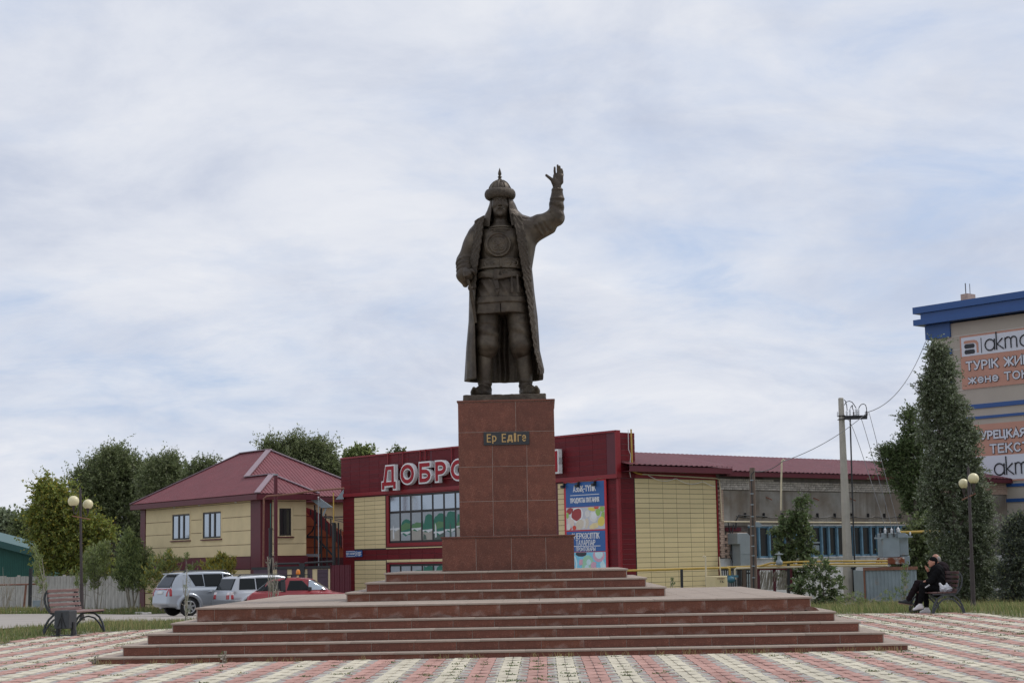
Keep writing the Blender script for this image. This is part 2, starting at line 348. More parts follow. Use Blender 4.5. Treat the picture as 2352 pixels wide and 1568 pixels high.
# ------------------------------------------------------------------ materials
def material(name, col, rough=0.6, metal=0.0, var=0.0, vscale=3.0, col2=None, c2scale=6.0, c2lo=.45, c2hi=.6, bump=0.0, bscale=40.0, island=0.0, objrand=0.0,
             speck=None, sscale=200.0, transl=0.0, spec=0.5, emit=None, streak=None, coat=0.0, stretch=None):
    m = bpy.data.materials.new(name); m.use_nodes = True; t = m.node_tree; b = t.nodes['Principled BSDF']; L = t.links.new
    b.inputs['Roughness'].default_value = rough; b.inputs['Metallic'].default_value = metal; b.inputs['Specular IOR Level'].default_value = spec
    b.inputs['Coat Weight'].default_value = coat
    tc = N(t, 'ShaderNodeTexCoord'); co = tc.outputs['Object']
    if stretch:
        mp = N(t, 'ShaderNodeMapping'); mp.inputs['Scale'].default_value = stretch; L(co, mp.inputs[0]); co = mp.outputs[0]
    def noise(sc, det=4, ro=.55, vec=None):
        n = N(t, 'ShaderNodeTexNoise'); n.inputs['Scale'].default_value = sc; n.inputs['Detail'].default_value = det; n.inputs['Roughness'].default_value = ro
        L(vec or co, n.inputs['Vector']); return n.outputs[0]
    def mix(f, a, c, bt='MIX'):
        n = N(t, 'ShaderNodeMix', data_type='RGBA', blend_type=bt)
        for s_, q in ((0, f), (6, a), (7, c)):
            if isinstance(q, (int, float)): n.inputs[s_].default_value = q
            elif isinstance(q, tuple): n.inputs[s_].default_value = (*q[:3], 1)
            else: L(q, n.inputs[s_])
        return n.outputs[2]
    def rng(v, a0, a1, b0, b1):
        n = N(t, 'ShaderNodeMapRange'); L(v, n.inputs[0])
        for i, q in enumerate((a0, a1, b0, b1)): n.inputs[i+1].default_value = q
        return n.outputs[0]
    c = tuple(col)
    if col2 is not None: c = mix(rng(noise(c2scale, 5, .6), c2lo, c2hi, 0, 1), c, tuple(col2))
    if streak is not None:     # rain streaks: (colour, scale, amount)
        mp = N(t, 'ShaderNodeMapping'); mp.inputs['Scale'].default_value = (1, 1, .06); L(tc.outputs['Object'], mp.inputs[0])
        f = rng(noise(streak[1], 4, .6, mp.outputs[0]), .48, .7, 0, streak[2]); c = mix(f, c, tuple(streak[0]))
    if speck is not None:
        for sc_, col_, lo, hi in speck: c = mix(rng(noise(sc_, 2, .5), lo, hi, 0, 1), c, tuple(col_))
    def scale(c, v, a0, a1, amt):
        hsv = N(t, 'ShaderNodeHueSaturation')
        if isinstance(c, tuple): hsv.inputs['Color'].default_value = (*c[:3], 1)
        else: L(c, hsv.inputs['Color'])
        L(rng(v, a0, a1, 1-amt, 1+amt), hsv.inputs['Value']); return hsv.outputs[0]
    if var: c = scale(c, noise(vscale, 6, .6), .3, .7, var)
    if island: g = N(t, 'ShaderNodeNewGeometry'); c = scale(c, g.outputs['Random Per Island'], 0, 1, island)
    if objrand: oi = N(t, 'ShaderNodeObjectInfo'); c = scale(c, oi.outputs['Random'], 0, 1, objrand)
    if isinstance(c, tuple): b.inputs['Base Color'].default_value = (*c[:3], 1)
    else: L(c, b.inputs['Base Color'])
    if bump:
        bp = N(t, 'ShaderNodeBump'); bp.inputs['Strength'].default_value = min(1, bump*1.0); bp.inputs['Distance'].default_value = 0.02
        L(noise(bscale, 5, .6), bp.inputs['Height']); L(bp.outputs[0], b.inputs['Normal'])
    if transl:
        tr = N(t, 'ShaderNodeBsdfTranslucent'); ms = N(t, 'ShaderNodeMixShader'); ms.inputs[0].default_value = transl
        if isinstance(c, tuple): tr.inputs[0].default_value = (*c[:3], 1)
        else: L(c, tr.inputs[0])
        L(b.outputs[0], ms.inputs[1]); L(tr.outputs[0], ms.inputs[2]); L(ms.outputs[0], t.nodes['Material Output'].inputs[0])
    if emit: b.inputs['Emission Color'].default_value = (*emit[:3], 1); b.inputs['Emission Strength'].default_value = emit[3]
    return m
def glass(name, col=(.03, .035, .04), rough=.04, spec=.7):
    return material(name, col, rough, spec=spec)
MT = {}
_m = lambda k, *a, **kw: MT.setdefault(k, material(k, *a, **kw))
SPK = [(150, (.055, .02, .015), .56, .66), (95, (.33, .15, .10), .60, .72)]
_m('granite', (.165, .056, .034), .42, var=.22, vscale=5, objrand=.13, speck=SPK, spec=.35)
_m('granite_dusty', (.172, .064, .038), .6, var=.2, vscale=4, objrand=.13, speck=SPK, col2=(.30, .215, .18), c2scale=2.6, c2lo=.50, c2hi=.68, spec=.3)
_m('tread', (.355, .29, .24), .8, var=.12, vscale=3, objrand=.07, col2=(.35, .26, .20), c2scale=5, c2lo=.58, c2hi=.8, spec=.2)
_m('grout', (.42, .36, .31), .9, var=.2, vscale=12)
_m('bronze', (.064, .048, .034), .46, metal=.45, var=.4, vscale=5, col2=(.125, .10, .07), c2scale=2.0, c2lo=.47, c2hi=.68, bump=.4, bscale=45, spec=.45)
_m('bronze_fur', (.075, .058, .042), .55, metal=.45, var=.4, vscale=30, bump=.9, bscale=70)
_m('plaque', (.025, .027, .03), .3)
_m('gold', (.50, .33, .14), .45, metal=.6, var=.15, vscale=30)
_m('paver_yellow', (.56, .51, .40), .85, var=.14, vscale=1.2, objrand=.08, island=.08, bump=.3, bscale=90, spec=.2)
_m('paver_red', (.43, .255, .215), .85, var=.15, vscale=1.2, objrand=.09, island=.09, bump=.3, bscale=90, spec=.2)
_m('paver_grey', (.36, .34, .315), .88, var=.16, vscale=1.5, objrand=.07, island=.07, bump=.3, bscale=80, spec=.2)
_m('bedding', (.30, .275, .245), .95, var=.25, vscale=2)
_m('weed', (.12, .165, .06), .7, island=.45, transl=.25)
_m('weed_dry', (.27, .21, .09), .8, island=.35, transl=.2)
_m('soil', (.20, .17, .11), .95, var=.3, vscale=.6, col2=(.10, .13, .05), c2scale=.9, c2lo=.42, c2hi=.6, bump=.5, bscale=8)
_m('asphalt', (.34, .31, .28), .92, var=.14, vscale=.7, bump=.3, bscale=30, spec=.2)
_m('kerb', (.55, .52, .47), .9, var=.2, vscale=3)
_m('grass', (.17, .21, .07), .75, island=.42, transl=.3)
_m('grass_dry', (.33, .29, .13), .8, island=.3, transl=.3)
_m('red_clad', (.135, .0085, .0135), .5, objrand=.14, var=.08, vscale=2, spec=.25)
_m('red_trim', (.235, .009, .015), .45, var=.06, vscale=2)
_m('cream_clad', (.70, .575, .32), .5, objrand=.045, var=.04, vscale=2, spec=.3)
_m('cream_wall', (.70, .575, .345), .8, var=.06, vscale=1.1, bump=.15, bscale=60, spec=.2)
_m('maroon', (.105, .012, .022), .5, var=.1, vscale=2)
_m('roof_red', (.19, .05, .058), .5, var=.12, vscale=1.4, spec=.4)
_m('roof_old', (.17, .05, .058), .55, var=.15, vscale=2.2)
_m('flash', (.27, .19, .215), .45, var=.1, vscale=4)
_m('dark_frame', (.022, .02, .021), .45)
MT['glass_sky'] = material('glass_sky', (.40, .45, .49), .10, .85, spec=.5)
MT['glass_dark'] = glass('glass_dark', (.025, .028, .03), .06, .7)
MT['glass_car'] = glass('glass_car', (.016, .019, .020), .12, .16)
_m('white', (.78, .78, .78), .5, var=.04, vscale=3)
_m('sign_red', (.33, .012, .022), .5, spec=.25)
_m('sign_blue', (.03, .115, .34), .5)
_m('conc', (.44, .42, .385), .9, var=.2, vscale=1.2, bump=.4, bscale=25, streak=((.24, .22, .20), 5, .7))
_m('conc_pole', (.42, .39, .335), .9, var=.15, vscale=2, bump=.4, bscale=30)
_m('plaster', (.30, .285, .26), .92, var=.22, vscale=.7, col2=(.20, .165, .13), c2scale=.45, c2lo=.42, c2hi=.62, bump=.4, bscale=12, streak=((.13, .10, .075), 2.2, .8))
_m('brick', (.46, .42, .375), .9, objrand=.22, var=.15, vscale=9, bump=.4, bscale=40)
_m('brick_pink', (.42, .30, .235), .9, objrand=.2, var=.15, vscale=9, bump=.4, bscale=40)
_m('mortar', (.22, .20, .18), .95, var=.2, vscale=4)
_m('whitewash', (.60, .60, .60), .9, var=.16, vscale=1.6, col2=(.40, .385, .36), c2scale=1.3, c2lo=.5, c2hi=.7, bump=.3, bscale=18)
_m('steel_black', (.022, .023, .025), .45, var=.2, vscale=8)
_m('bench_iron', (.05, .055, .06), .5, var=.2, vscale=9)
_m('slat', (.185, .105, .095), .6, var=.22, vscale=6, objrand=.12, col2=(.33, .27, .24), c2scale=5, c2lo=.56, c2hi=.72, stretch=(4, .5, 4))
_m('slat_dark', (.085, .04, .036), .55, var=.2, vscale=6, objrand=.1)
_m('globe', (.74, .66, .40), .35, var=.04, vscale=4)
_m('lamp_pole', (.05, .037, .035), .55, var=.25, vscale=6)
_m('zinc', (.30, .34, .36), .5, metal=.3, var=.1, vscale=2)
_m('grey_steel', (.27, .32, .35), .55, var=.14, vscale=2.2, col2=(.30, .24, .20), c2scale=2.4, c2lo=.62, c2hi=.75)
_m('rust', (.42, .40, .37), .8, var=.2, vscale=5, col2=(.20, .055, .02), c2scale=3.2, c2lo=.46, c2hi=.54)
_m('pipe_yellow', (.50, .33, .07), .5, var=.15, vscale=5)
_m('pipe_cream', (.60, .52, .36), .6, var=.12, vscale=5)
_m('pipe_rust', (.22, .10, .065), .7, var=.25, vscale=5)
_m('blue_frame', (.12, .23, .32), .6, var=.2, vscale=4)
_m('wood_pole', (.155, .115, .09), .85, var=.25, vscale=4, stretch=(6, 6, .6))
_m('porcelain', (.75, .76, .78), .25)
_m('porcelain_dark', (.05, .045, .045), .3)
_m('wire', (.12, .12, .125), .6)
_m('beige_wall', (.45, .405, .345), .85, var=.05, vscale=.5, spec=.2)
_m('groove', (.58, .55, .5), .9)
_m('blue_band', (.022, .085, .27), .4, var=.06, vscale=1)
_m('banner', (.53, .275, .20), .6, var=.06, vscale=1)
_m('banner_white', (.66, .68, .74), .6)
_m('ink', (.02, .022, .028), .5)
_m('green_wall', (.018, .105, .085), .6, var=.1, vscale=1.5)
_m('green_roof', (.022, .09, .085), .5, var=.1, vscale=1.5)
_m('bark', (.13, .11, .09), .9, var=.25, vscale=6, bump=.6, bscale=20)
_m('bark_pale', (.33, .30, .25), .9, var=.25, vscale=6)
def leafmat(k, col, isl=.45, tr=.38): _m(k, col, .45, island=isl, transl=tr, spec=.5)
leafmat('leaf_elm', (.165, .20, .085)); leafmat('leaf_elm_light', (.27, .30, .155)); leafmat('leaf_maple', (.24, .28, .065)); leafmat('leaf_maple_gold', (.40, .33, .06))
leafmat('leaf_poplar', (.145, .175, .095)); leafmat('leaf_poplar_pale', (.36, .39, .29), .35); leafmat('leaf_far', (.24, .28, .17)); leafmat('leaf_willow', (.25, .30, .11))
leafmat('leaf_gold', (.38, .33, .06)); leafmat('leaf_dark', (.105, .125, .095)); leafmat('leaf_shrub', (.125, .175, .07))
_m('car_silver', (.36, .39, .425), .3, metal=.5, coat=.5); _m('car_silver_warm', (.44, .455, .48), .3, metal=.45, coat=.5)
_m('car_red', (.29, .022, .026), .35, coat=.4); _m('car_grey', (.15, .16, .17), .5)
_m('tyre', (.016, .016, .017), .8); _m('alloy', (.45, .46, .47), .35, metal=.6); _m('plastic_black', (.02, .02, .021), .5)
_m('tail_red', (.36, .012, .016), .2, coat=.5); _m('tail_white', (.72, .66, .66), .2); _m('plate', (.62, .62, .6), .5); _m('amber', (.75, .24, .02), .25)
_m('skin', (.42, .205, .14), .55, var=.08, vscale=20); _m('cloth_black', (.008, .008, .009), .95, spec=.08, var=.2, vscale=15, bump=.3, bscale=30)
_m('cloth_plum', (.020, .014, .016), .95, spec=.08, var=.2, vscale=15); _m('hair_grey', (.30, .27, .25), .8, var=.2, vscale=60); _m('shoe_white', (.68, .65, .64), .6); _m('shoe_dark', (.025, .026, .03), .6)
_m('sole_tan', (.30, .19, .14), .7); _m('bag', (.82, .83, .86), .45, transl=.25, bump=.3, bscale=14); _m('bread', (.62, .45, .17), .7)
_m('orange_wall', (.52, .16, .075), .85, var=.08, vscale=2); _m('stair_red', (.26, .018, .022), .5, var=.15, vscale=3); _m('purple', (.075, .045, .065), .5, var=.12, vscale=4)
_m('gasbox', (.63, .52, .29), .6, var=.06, vscale=3); _m('shed_brown', (.36, .20, .09), .8, var=.2, vscale=2); _m('meter_blue', (.05, .16, .22), .5)
for k_, c_ in dict(food_meat=(.36, .05, .05), food_white=(.72, .70, .66), food_green=(.30, .50, .12), food_yellow=(.74, .60, .12), food_cheese=(.78, .64, .34), food_bread=(.66, .58, .46),
                   food_tomato=(.62, .07, .04), food_onion=(.74, .62, .54), food_back=(.55, .56, .60), dish_blue=(.22, .58, .76), dish_mint=(.36, .64, .44), dish_pale=(.58, .76, .80), dish_pink=(.66, .38, .48), dish_dark=(.04, .04, .05), poster_red=(.50, .03, .045),
                   film_green=(.03, .165, .115), film_lime=(.10, .22, .10), film_grey=(.33, .37, .40), film_tan=(.37, .35, .31), film_white=(.62, .65, .66), film_dark=(.08, .12, .10)).items():
    MT[k_] = material(k_, c_, .55, var=.08, vscale=8)
# ------------------------------------------------------------------ terrain, plaza, road
def tz(x, y):
    """height of the natural ground: level round the plaza, falling gently behind it"""
    y = np.asarray(y, float); return -.03-np.interp(y, [0, 43, 72, 86, 120, 400], [0, 0, .60, .92, 1.02, 1.2])
def on_ground(px, py, dz=0.0):
    d = ray(px, py); t0, t1 = 5.0/d[1], 400.0/d[1]
    for _ in range(60):
        t = (t0+t1)/2; p = CAM+d*t
        if p[2] > float(tz(p[0], p[1]))+dz: t0 = t
        else: t1 = t
    p = CAM+d*t0; p[2] = float(tz(p[0], p[1]))+dz; return p
gx = np.concatenate([np.linspace(-400, -60, 12), np.linspace(-55, 60, 58), np.linspace(70, 400, 12)])
gy = np.concatenate([np.linspace(-80, 10, 8), np.linspace(14, 130, 60), np.linspace(140, 700, 14)])
X, Y = np.meshgrid(gx, gy, indexing='ij'); Z = tz(X, Y)-.05*((np.abs(X) < 18) & (Y < 43))
V = np.stack([X, Y, Z], -1).reshape(-1, 3); nx, ny = len(gx), len(gy)
i = (np.arange(nx-1)[:, None]*ny+np.arange(ny-1)[None, :]).ravel()
tag(obj('ground', np_mesh('ground', V, np.stack([i, i+ny, i+ny+1, i+1], 1), MT['soil'], smooth=True)), kind='structure')
# plaza outline, read off the photograph along its far edge
edge_px = [(0, 1478), (20, 1474.5), (59, 1465.7), (103, 1461), (137, 1458.5), (240, 1450), (330, 1445), (440, 1439.5)]
edge_px2 = [(1920, 1410), (2011, 1407.4), (2090, 1406.4), (2226, 1405.4), (2265, 1408.3), (2303, 1413.2), (2352, 1418.5)]
PL = [(-17.5, 10.0), (-16, 20), (-13.2, 29), (-11.3, 32.6)]+[tuple(atz(*p)[:2]) for p in edge_px]+[(-4, 42.6), (3, 43.1)]+[tuple(atz(*p)[:2]) for p in edge_px2]+[(12.6, 33.5), (14.8, 29), (17, 20), (18, 10.0)]
def inside(poly, x, y):
    x = np.asarray(x, float); y = np.asarray(y, float); c = np.zeros(x.shape, bool); n = len(poly)
    for k in range(n):
        (x0, y0), (x1, y1) = poly[k], poly[(k+1) % n]
        if y0 == y1: continue
        m = ((y0 > y) != (y1 > y)) & (x < (x1-x0)*(y-y0)/(y1-y0)+x0); c ^= m
    return c
m = MB(); m.prism(PL, (0, 0, -.30), (1, 0, 0), (0, 1, 0), (0, 0, 1), .292)
plaza = m.build('pavement', MT['bedding']); tag(plaza, kind='structure')
# pavers: stripes two stones wide in yellow and red, one grey stone between; tips of the coloured stones run into the grey
PWD, PLN = .1275, .60
def paver_poly(side):
    """half of a coloured pair; side +1: tips to +x, -1: tips to -x; tapered at the inner corners, long tips at the outer ones"""
    w, p, g = PWD, PLN, .004
    q = [(g, .17*p), (.90*w, g), (1.72*w, g), (w-g, .15*p), (w-g, .85*p), (1.72*w, p-g), (.90*w, p-g), (g, .83*p)]
    return q if side > 0 else [(-x, y) for x, y in q][::-1]
def slab_mesh(poly, h, mat, name):
    n = len(poly); c = np.mean(poly, 0); b = 0.93
    V = [(x, y, 0) for x, y in poly]+[(x, y, h-.004) for x, y in poly]+[((x-c[0])*.97+c[0], (y-c[1])*.985+c[1], h) for x, y in poly]
    Fq = [(k, (k+1) % n, n+(k+1) % n, n+k) for k in range(n)]+[(n+k, n+(k+1) % n, 2*n+(k+1) % n, 2*n+k) for k in range(n)]+[tuple(range(2*n, 3*n))]
    return np_mesh(name, V, Fq, mat)
gp = [(.004, .004), (PWD-.004, .004), (PWD-.004, PLN-.004), (.004, PLN-.004)]
PAV = {}
for nm, mt in (('y', 'paver_yellow'), ('r', 'paver_red')):
    for sd in (-1, 1): PAV[nm, sd] = slab_mesh(paver_poly(sd), .014, MT[mt], 'paver')
PAV['g', 0] = slab_mesh(gp, .009, MT['paver_grey'], 'paver')
# the base in the gaps of a pair is grey stone as well
cells = []
y0 = 12.0
for col in range(-150, 150):
    k = col % 6                                  # 0,1 yellow pair; 2 grey; 3,4 red pair; 5 grey
    for row in range(int((43.4-y0)/PLN)+1):
        yy = y0+row*PLN+(PLN/2 if k in (3, 4) else 0)
        if k in (2, 5): cells.append(('g', 0, col*PWD+.055, yy))
        elif k in (0, 3): cells.append(('y' if k == 0 else 'r', -1, (col+1)*PWD+.055, yy))
        else: cells.append(('y' if k == 1 else 'r', 1, col*PWD+.055, yy))
cxy = np.array([(c[2], c[3]) for c in cells]); ok = inside(PL, cxy[:, 0], cxy[:, 1]+.1) & inside(PL, cxy[:, 0]+.1, cxy[:, 1]+PLN) & inside(PL, cxy[:, 0]-.1, cxy[:, 1]+PLN)
in_step = (np.abs(cxy[:, 0]) < 6.0) & (np.abs(cxy[:, 1]+.3-32.26) < 6.0)
ok &= ~in_step
# in view of the photograph?
Pc = np.stack([cxy[:, 0], cxy[:, 1]+.3, np.zeros(len(cxy))], 1)-CAM; zz = Pc@_fw; uu = F*(Pc@_r0)/zz; vv = -F*(Pc@_u1)/zz
px_ = PCX+_c*uu+_s*vv; py_ = PCY-_s*uu+_c*vv
vis = (px_ > -120) & (px_ < PW+120) & (py_ < PH+40) & (zz > 0)
order = np.argsort(np.where(ok & vis & (py_ < PH+6), zz, 1e9)); near = [q for q in order[:300]]
nears = set(near)
rp = random.Random(3)
for q in near:
    t_, sd, x, y = cells[q]
    obj('paver', PAV[t_, sd], plaza, (x+rp.uniform(-.002, .002), y+rp.uniform(-.004, .004), -.008+rp.uniform(-.003, .003)), (rp.uniform(-.006, .006), rp.uniform(-.004, .004), 0))
for t_, nm in ():
    pass
acc = MB(); Vs, Fs, Ms = [], [], []; nv = 0
tmpl = {}
for k_, me in PAV.items():
    v = np.array([q.co[:] for q in me.vertices]); f = [tuple(p.vertices) for p in me.polygons]; tmpl[k_] = (v, f)
mi_ = {'y': 0, 'r': 1, 'g': 2}
for q in np.nonzero(ok & vis)[0]:
    if q in nears: continue
    t_, sd, x, y = cells[q]; v, f = tmpl[t_, sd]
    a = rp.uniform(-.006, .006); Vs.append(v+np.array([x+rp.uniform(-.002, .002), y+rp.uniform(-.004, .004), -.008+rp.uniform(-.003, .003)])+np.stack([0*v[:, 0], 0*v[:, 0], a*(v[:, 1]-.3)], 1))
    Fs += [tuple(i+nv for i in ff) for ff in f]; Ms += [mi_[t_]]*len(f); nv += len(v)
tag(obj('pavers', np_mesh('pavers', np.concatenate(Vs), Fs, [MT['paver_yellow'], MT['paver_red'], MT['paver_grey']], Ms), plaza), kind='stuff')
# the rest of the plaza outside the picture: one stuff mesh of plain grey/yellow/red stripes at the same level
m = MB()
# weeds in the joints
r = np.random.default_rng(11)
sel = np.nonzero(ok & vis)[0]; pick = []
for q in sel:
    x, y = cells[q][2], cells[q][3]
    dens = .08+.30*max(0, math.sin(x*.75+1.3)*math.sin(y*.62+x*.21))+(.20 if y > 31 else 0)
    if r.random() < dens: pick.append((x+r.uniform(-.03, .03), y+r.choice([0.0, PLN])+r.uniform(-.02, .02), r.uniform(.5, 1.3)))
Pw, Hw = [], []
for x, y, s_ in pick:
    n_ = int(r.integers(14, 46)*s_); Pw.append(np.stack([x+r.normal(0, .05, n_)*s_, y+r.normal(0, .06, n_), np.full(n_, .004)], 1)); Hw.append(np.abs(r.normal(.006, .006, n_))+.004+(.04*(r.random(n_) < .03)))
Pw = np.concatenate(Pw); Hw = np.concatenate(Hw)
D = r.normal(size=(len(Pw), 3)); D[:, 2] = np.abs(D[:, 2])*.5+.05
tag(obj('weeds', leaf_mesh('weeds', Pw, D, np.minimum(Hw*1.3+.009, .035), [MT['weed'], MT['weed_dry']], (r.random(len(Pw)) < .14).astype(int), .6, 4)), kind='stuff')
# grass tufts and stems along the foot of the lowest step
Pt = []
for xx in np.linspace(-6.1, 6.1, 90):
    if r.random() < .45: n_ = int(r.integers(4, 22)); Pt.append(np.stack([xx+r.normal(0, .05, n_), 26.0-.03-np.abs(r.normal(0, .03, n_)), np.zeros(n_)], 1))
Pt = np.concatenate(Pt); tag(obj('grass_tufts', blade_mesh('grass_tufts', Pt, np.abs(r.normal(.05, .03, len(Pt)))+.02, np.full(len(Pt), .007), MT['grass_dry'], .9, 5)), kind='stuff')
# road on the left
RL = [on_ground(*p)[:2] for p in ((-260, 1452), (0, 1446), (110, 1440), (240, 1430), (393, 1427.5), (520, 1424))]+[(2, 52), (4, 80), (-6, 86)]+[on_ground(*p)[:2] for p in ((560, 1402), (430, 1406), (321, 1411.5), (226, 1410.5), (100, 1410), (0, 1410.5), (-260, 1412))]
RL = [tuple(p) for p in RL]
def sheet(name, poly, mat, dz, step=1.0):
    xs = [p[0] for p in poly]; ys = [p[1] for p in poly]; bm = bmesh.new()
    bm.faces.new([bm.verts.new((p[0], p[1], 0)) for p in poly])
    y = math.ceil(min(ys))
    while y < max(ys):
        bmesh.ops.bisect_plane(bm, geom=bm.verts[:]+bm.edges[:]+bm.faces[:], plane_co=(0, y, 0), plane_no=(0, 1, 0)); y += step
    for v_ in bm.verts: v_.co.z = float(tz(v_.co.x, v_.co.y))+dz
    bmesh.ops.recalc_face_normals(bm, faces=bm.faces[:])
    if bm.faces[:][0].normal.z < 0: bmesh.ops.reverse_faces(bm, faces=bm.faces[:])
    bmesh.ops.triangulate(bm, faces=bm.faces[:])
    me = bpy.data.meshes.new(name); bm.to_mesh(me); bm.free(); me.materials.append(mat); return me
tag(obj('road', sheet('road', RL, MT['asphalt'], .03)), kind='structure')
kr = random.Random(5)
for (ax, ay), (bx, by) in (((0, 1409), (84, 1408)), ((120, 1409), (150, 1408.5)), ((225, 1408), (262, 1408.5)), ((268, 1409), (296, 1409.5)), ((312, 1410.5), (328, 1411)), ((330, 1411.5), (344, 1412))):
    p, q = on_ground(ax, ay), on_ground(bx, by); d = (q-p); L_ = np.linalg.norm(d); d /= L_
    n_ = max(1, int(L_/1.0))
    for k in range(n_):
        a = p+d*(L_*k/n_); b = p+d*(L_*(k+1)/n_-.03)
        o = MB().bar((a[0], a[1], a[2]+.03), (b[0], b[1], b[2]+.03+kr.uniform(-.02, .02)), .16, .20).build('kerb', MT['kerb'], bevel=.02); tag(o, kind='structure')
# grass
def scatter(n, poly, seed, clump=.0):
    q = np.random.default_rng(seed); xs = [p[0] for p in poly]; ys = [p[1] for p in poly]; out = []; got = 0
    while got < n:
        x = q.uniform(min(xs), max(xs), n); y = q.uniform(min(ys), max(ys), n); k = inside(poly, x, y) & ~inside(PL, x, y)
        if clump: k &= (q.random(n) < .35+.65*(np.sin(x*1.9+np.sin(y*1.3)*2)*np.sin(y*1.5+x*.4) > -clump))
        out.append(np.stack([x[k], y[k]], 1)); got += int(k.sum())
    P = np.concatenate(out)[:n]; return np.concatenate([P, tz(P[:, 0], P[:, 1])[:, None]], 1)
def lawn(name, n, poly, h, hs, w_, dry, seed, wind=(0, 0), clump=.3):
    P = scatter(n, poly, seed, clump); q = np.random.default_rng(seed+1); pat = .5+.5*np.sin(P[:, 0]*.7+seed)*np.sin(P[:, 1]*.5+1+P[:, 0]*.2)
    isd = q.random(n) < dry*(.4+1.2*pat); hh = np.clip(q.normal(h, hs, n), .03, None)*(1+.35*isd)*(.75+.5*pat)
    for k, (sel_, mt) in enumerate(((~isd, 'grass'), (isd, 'grass_dry'))):
        tag(obj(name if not k else 'dry_'+name, blade_mesh(name, P[sel_], hh[sel_], np.full(sel_.sum(), w_)*q.uniform(.7, 1.5, sel_.sum()), MT[mt], .45, seed+2, wind)), kind='stuff')
left_near = [(-22, 40), (-11, 33.0)]+[p for p in PL[3:14]]+[(-2, 46)]+[RL[5], RL[4], RL[3], RL[2], RL[1]]
lawn('grass_left', 34000, left_near, .075, .045, .013, .22, 21)
vb = [RL[9], RL[10], RL[11], RL[12], RL[13], RL[14], RL[15]]; verge = vb+[(-42, 100), (-30, 98), (-20, 92), (-13, 88)]
lawn('grass_verge', 24000, verge, .16, .08, .03, .15, 31)
right_near = [tuple(p) for p in PL[15:22]]+[(13.2, 36), (15, 38), (18, 44), (21, 56), (20, 66), (4, 66), (3, 47)]
lawn('grass_right', 70000, right_near, .10, .06, .012, .22, 41, (-.2, 0))
# ------------------------------------------------------------------ stepped plinth and pedestal
MC = 32.26
STEPS = [(6.17, 0.0, .105), (5.87, .105, .265), (5.56, .265, .425), (5.24, .425, .575), (4.92, .575, .80), (2.76, .80, .962), (2.45, .962, 1.12), (2.14, 1.12, 1.28)]
mon = thing('stepped_plinth', 'broad stepped plinth of red granite slabs with dusty treads under the statue pedestal', 'plinth', (0.0, MC, 0))
CAPT = .032
def slabs(x0, x1, wd, first):
    xs = [x0]; x = x0+first
    while x < x1-.12: xs.append(x); x += wd
    xs.append(x1); return list(zip(xs[:-1], xs[1:]))
gr = random.Random(9)
NOSE = .022
core = MB()
for h, z0, z1 in STEPS: core.box(-h+.006, h-.006, -h+.006, h-.006, z0 if z0 else -.05, z1-CAPT)
core.build('core', MT['grout'], mon)
hid_r, hid_t = MB(), MB()
MSH = {}
def cached(key, fn):
    if key not in MSH: MSH[key] = fn()
    return MSH[key]
def slab_box(wx, wy, wz, mat, bev=.004):
    def mk():
        bm = bmesh.new(); bmesh.ops.create_cube(bm, size=1.0)
        for v_ in bm.verts: v_.co = Vector((v_.co.x*wx, v_.co.y*wy, v_.co.z*wz))
        bmesh.ops.bevel(bm, geom=bm.edges[:], offset=min(bev, wx*.2, wy*.2, wz*.2), segments=1, affect='EDGES')
        me = bpy.data.meshes.new('slab'); bm.to_mesh(me); bm.free(); me.materials.append(MT[mat]); return me
    return cached((round(wx, 3), round(wy, 3), round(wz, 3), mat), mk)
for i, (h, z0, z1) in enumerate(STEPS):
    h2 = STEPS[i+1][0] if i+1 < len(STEPS) else 1.22
    dep = h-h2+.01 if i != 4 else .62
    zb = z0+(.002 if z0 else -.03)
    wd = .655
    for a, b in slabs(-h+.016, h-.016, wd, gr.uniform(.2, .6)):
        w_ = b-a-.006; mt = 'granite_dusty' if (i in (4, 5) or gr.random() < .22) else 'granite'
        obj('riser_slab', slab_box(round(w_, 2), .03, z1-CAPT-zb-.002, mt), mon, ((a+b)/2, -h+.015+gr.uniform(-.0015, .0015), (zb+z1-CAPT)/2))
    for a, b in slabs(-h-NOSE, h+NOSE, 1.0, gr.uniform(.3, .9)):
        w_ = b-a-.004
        obj('tread_slab', slab_box(round(w_, 2), dep+NOSE, CAPT, 'tread', .006), mon, ((a+b)/2, -h-NOSE+(dep+NOSE)/2, z1-CAPT/2+gr.uniform(-.0015, .0015)))
    # sides and back: same slabs, out of the photograph's reach, joined
    for s_ in (-1, 1):
        for a, b in slabs(-h+.032, h-.032, wd, .4):
            hid_r.box(s_*(h-.03), s_*h, a, b-.006, zb, z1-CAPT-.002)
        for a, b in slabs(-h+dep+.002, h+NOSE, 1.0, .6):
            hid_t.box(s_*(h+NOSE), s_*(h-dep), a, b-.004, z1-CAPT, z1)
    for a, b in slabs(-h+.032, h-.032, wd, .5): hid_r.box(a, b-.006, h-.03, h, zb, z1-CAPT-.002)
    xi = h-dep-.002
    for a, b in slabs(-xi, xi, 1.0, .7): hid_t.box(a, b-.004, h+NOSE, h-dep, z1-CAPT, z1)
for a in np.arange(-4.29, 4.29, .61):
    for b in np.arange(-4.29, 4.29, .61):
        if abs(a+.3) < 2.2 and abs(b+.3) < 2.2: continue
        hid_t.box(a, min(a+.604, 4.295), b, min(b+.604, 4.295), .80-CAPT, .799)
tag(hid_r.build('riser_slabs', MT['granite'], mon), kind='stuff'); tag(hid_t.build('tread_slabs', MT['tread'], mon), kind='stuff')
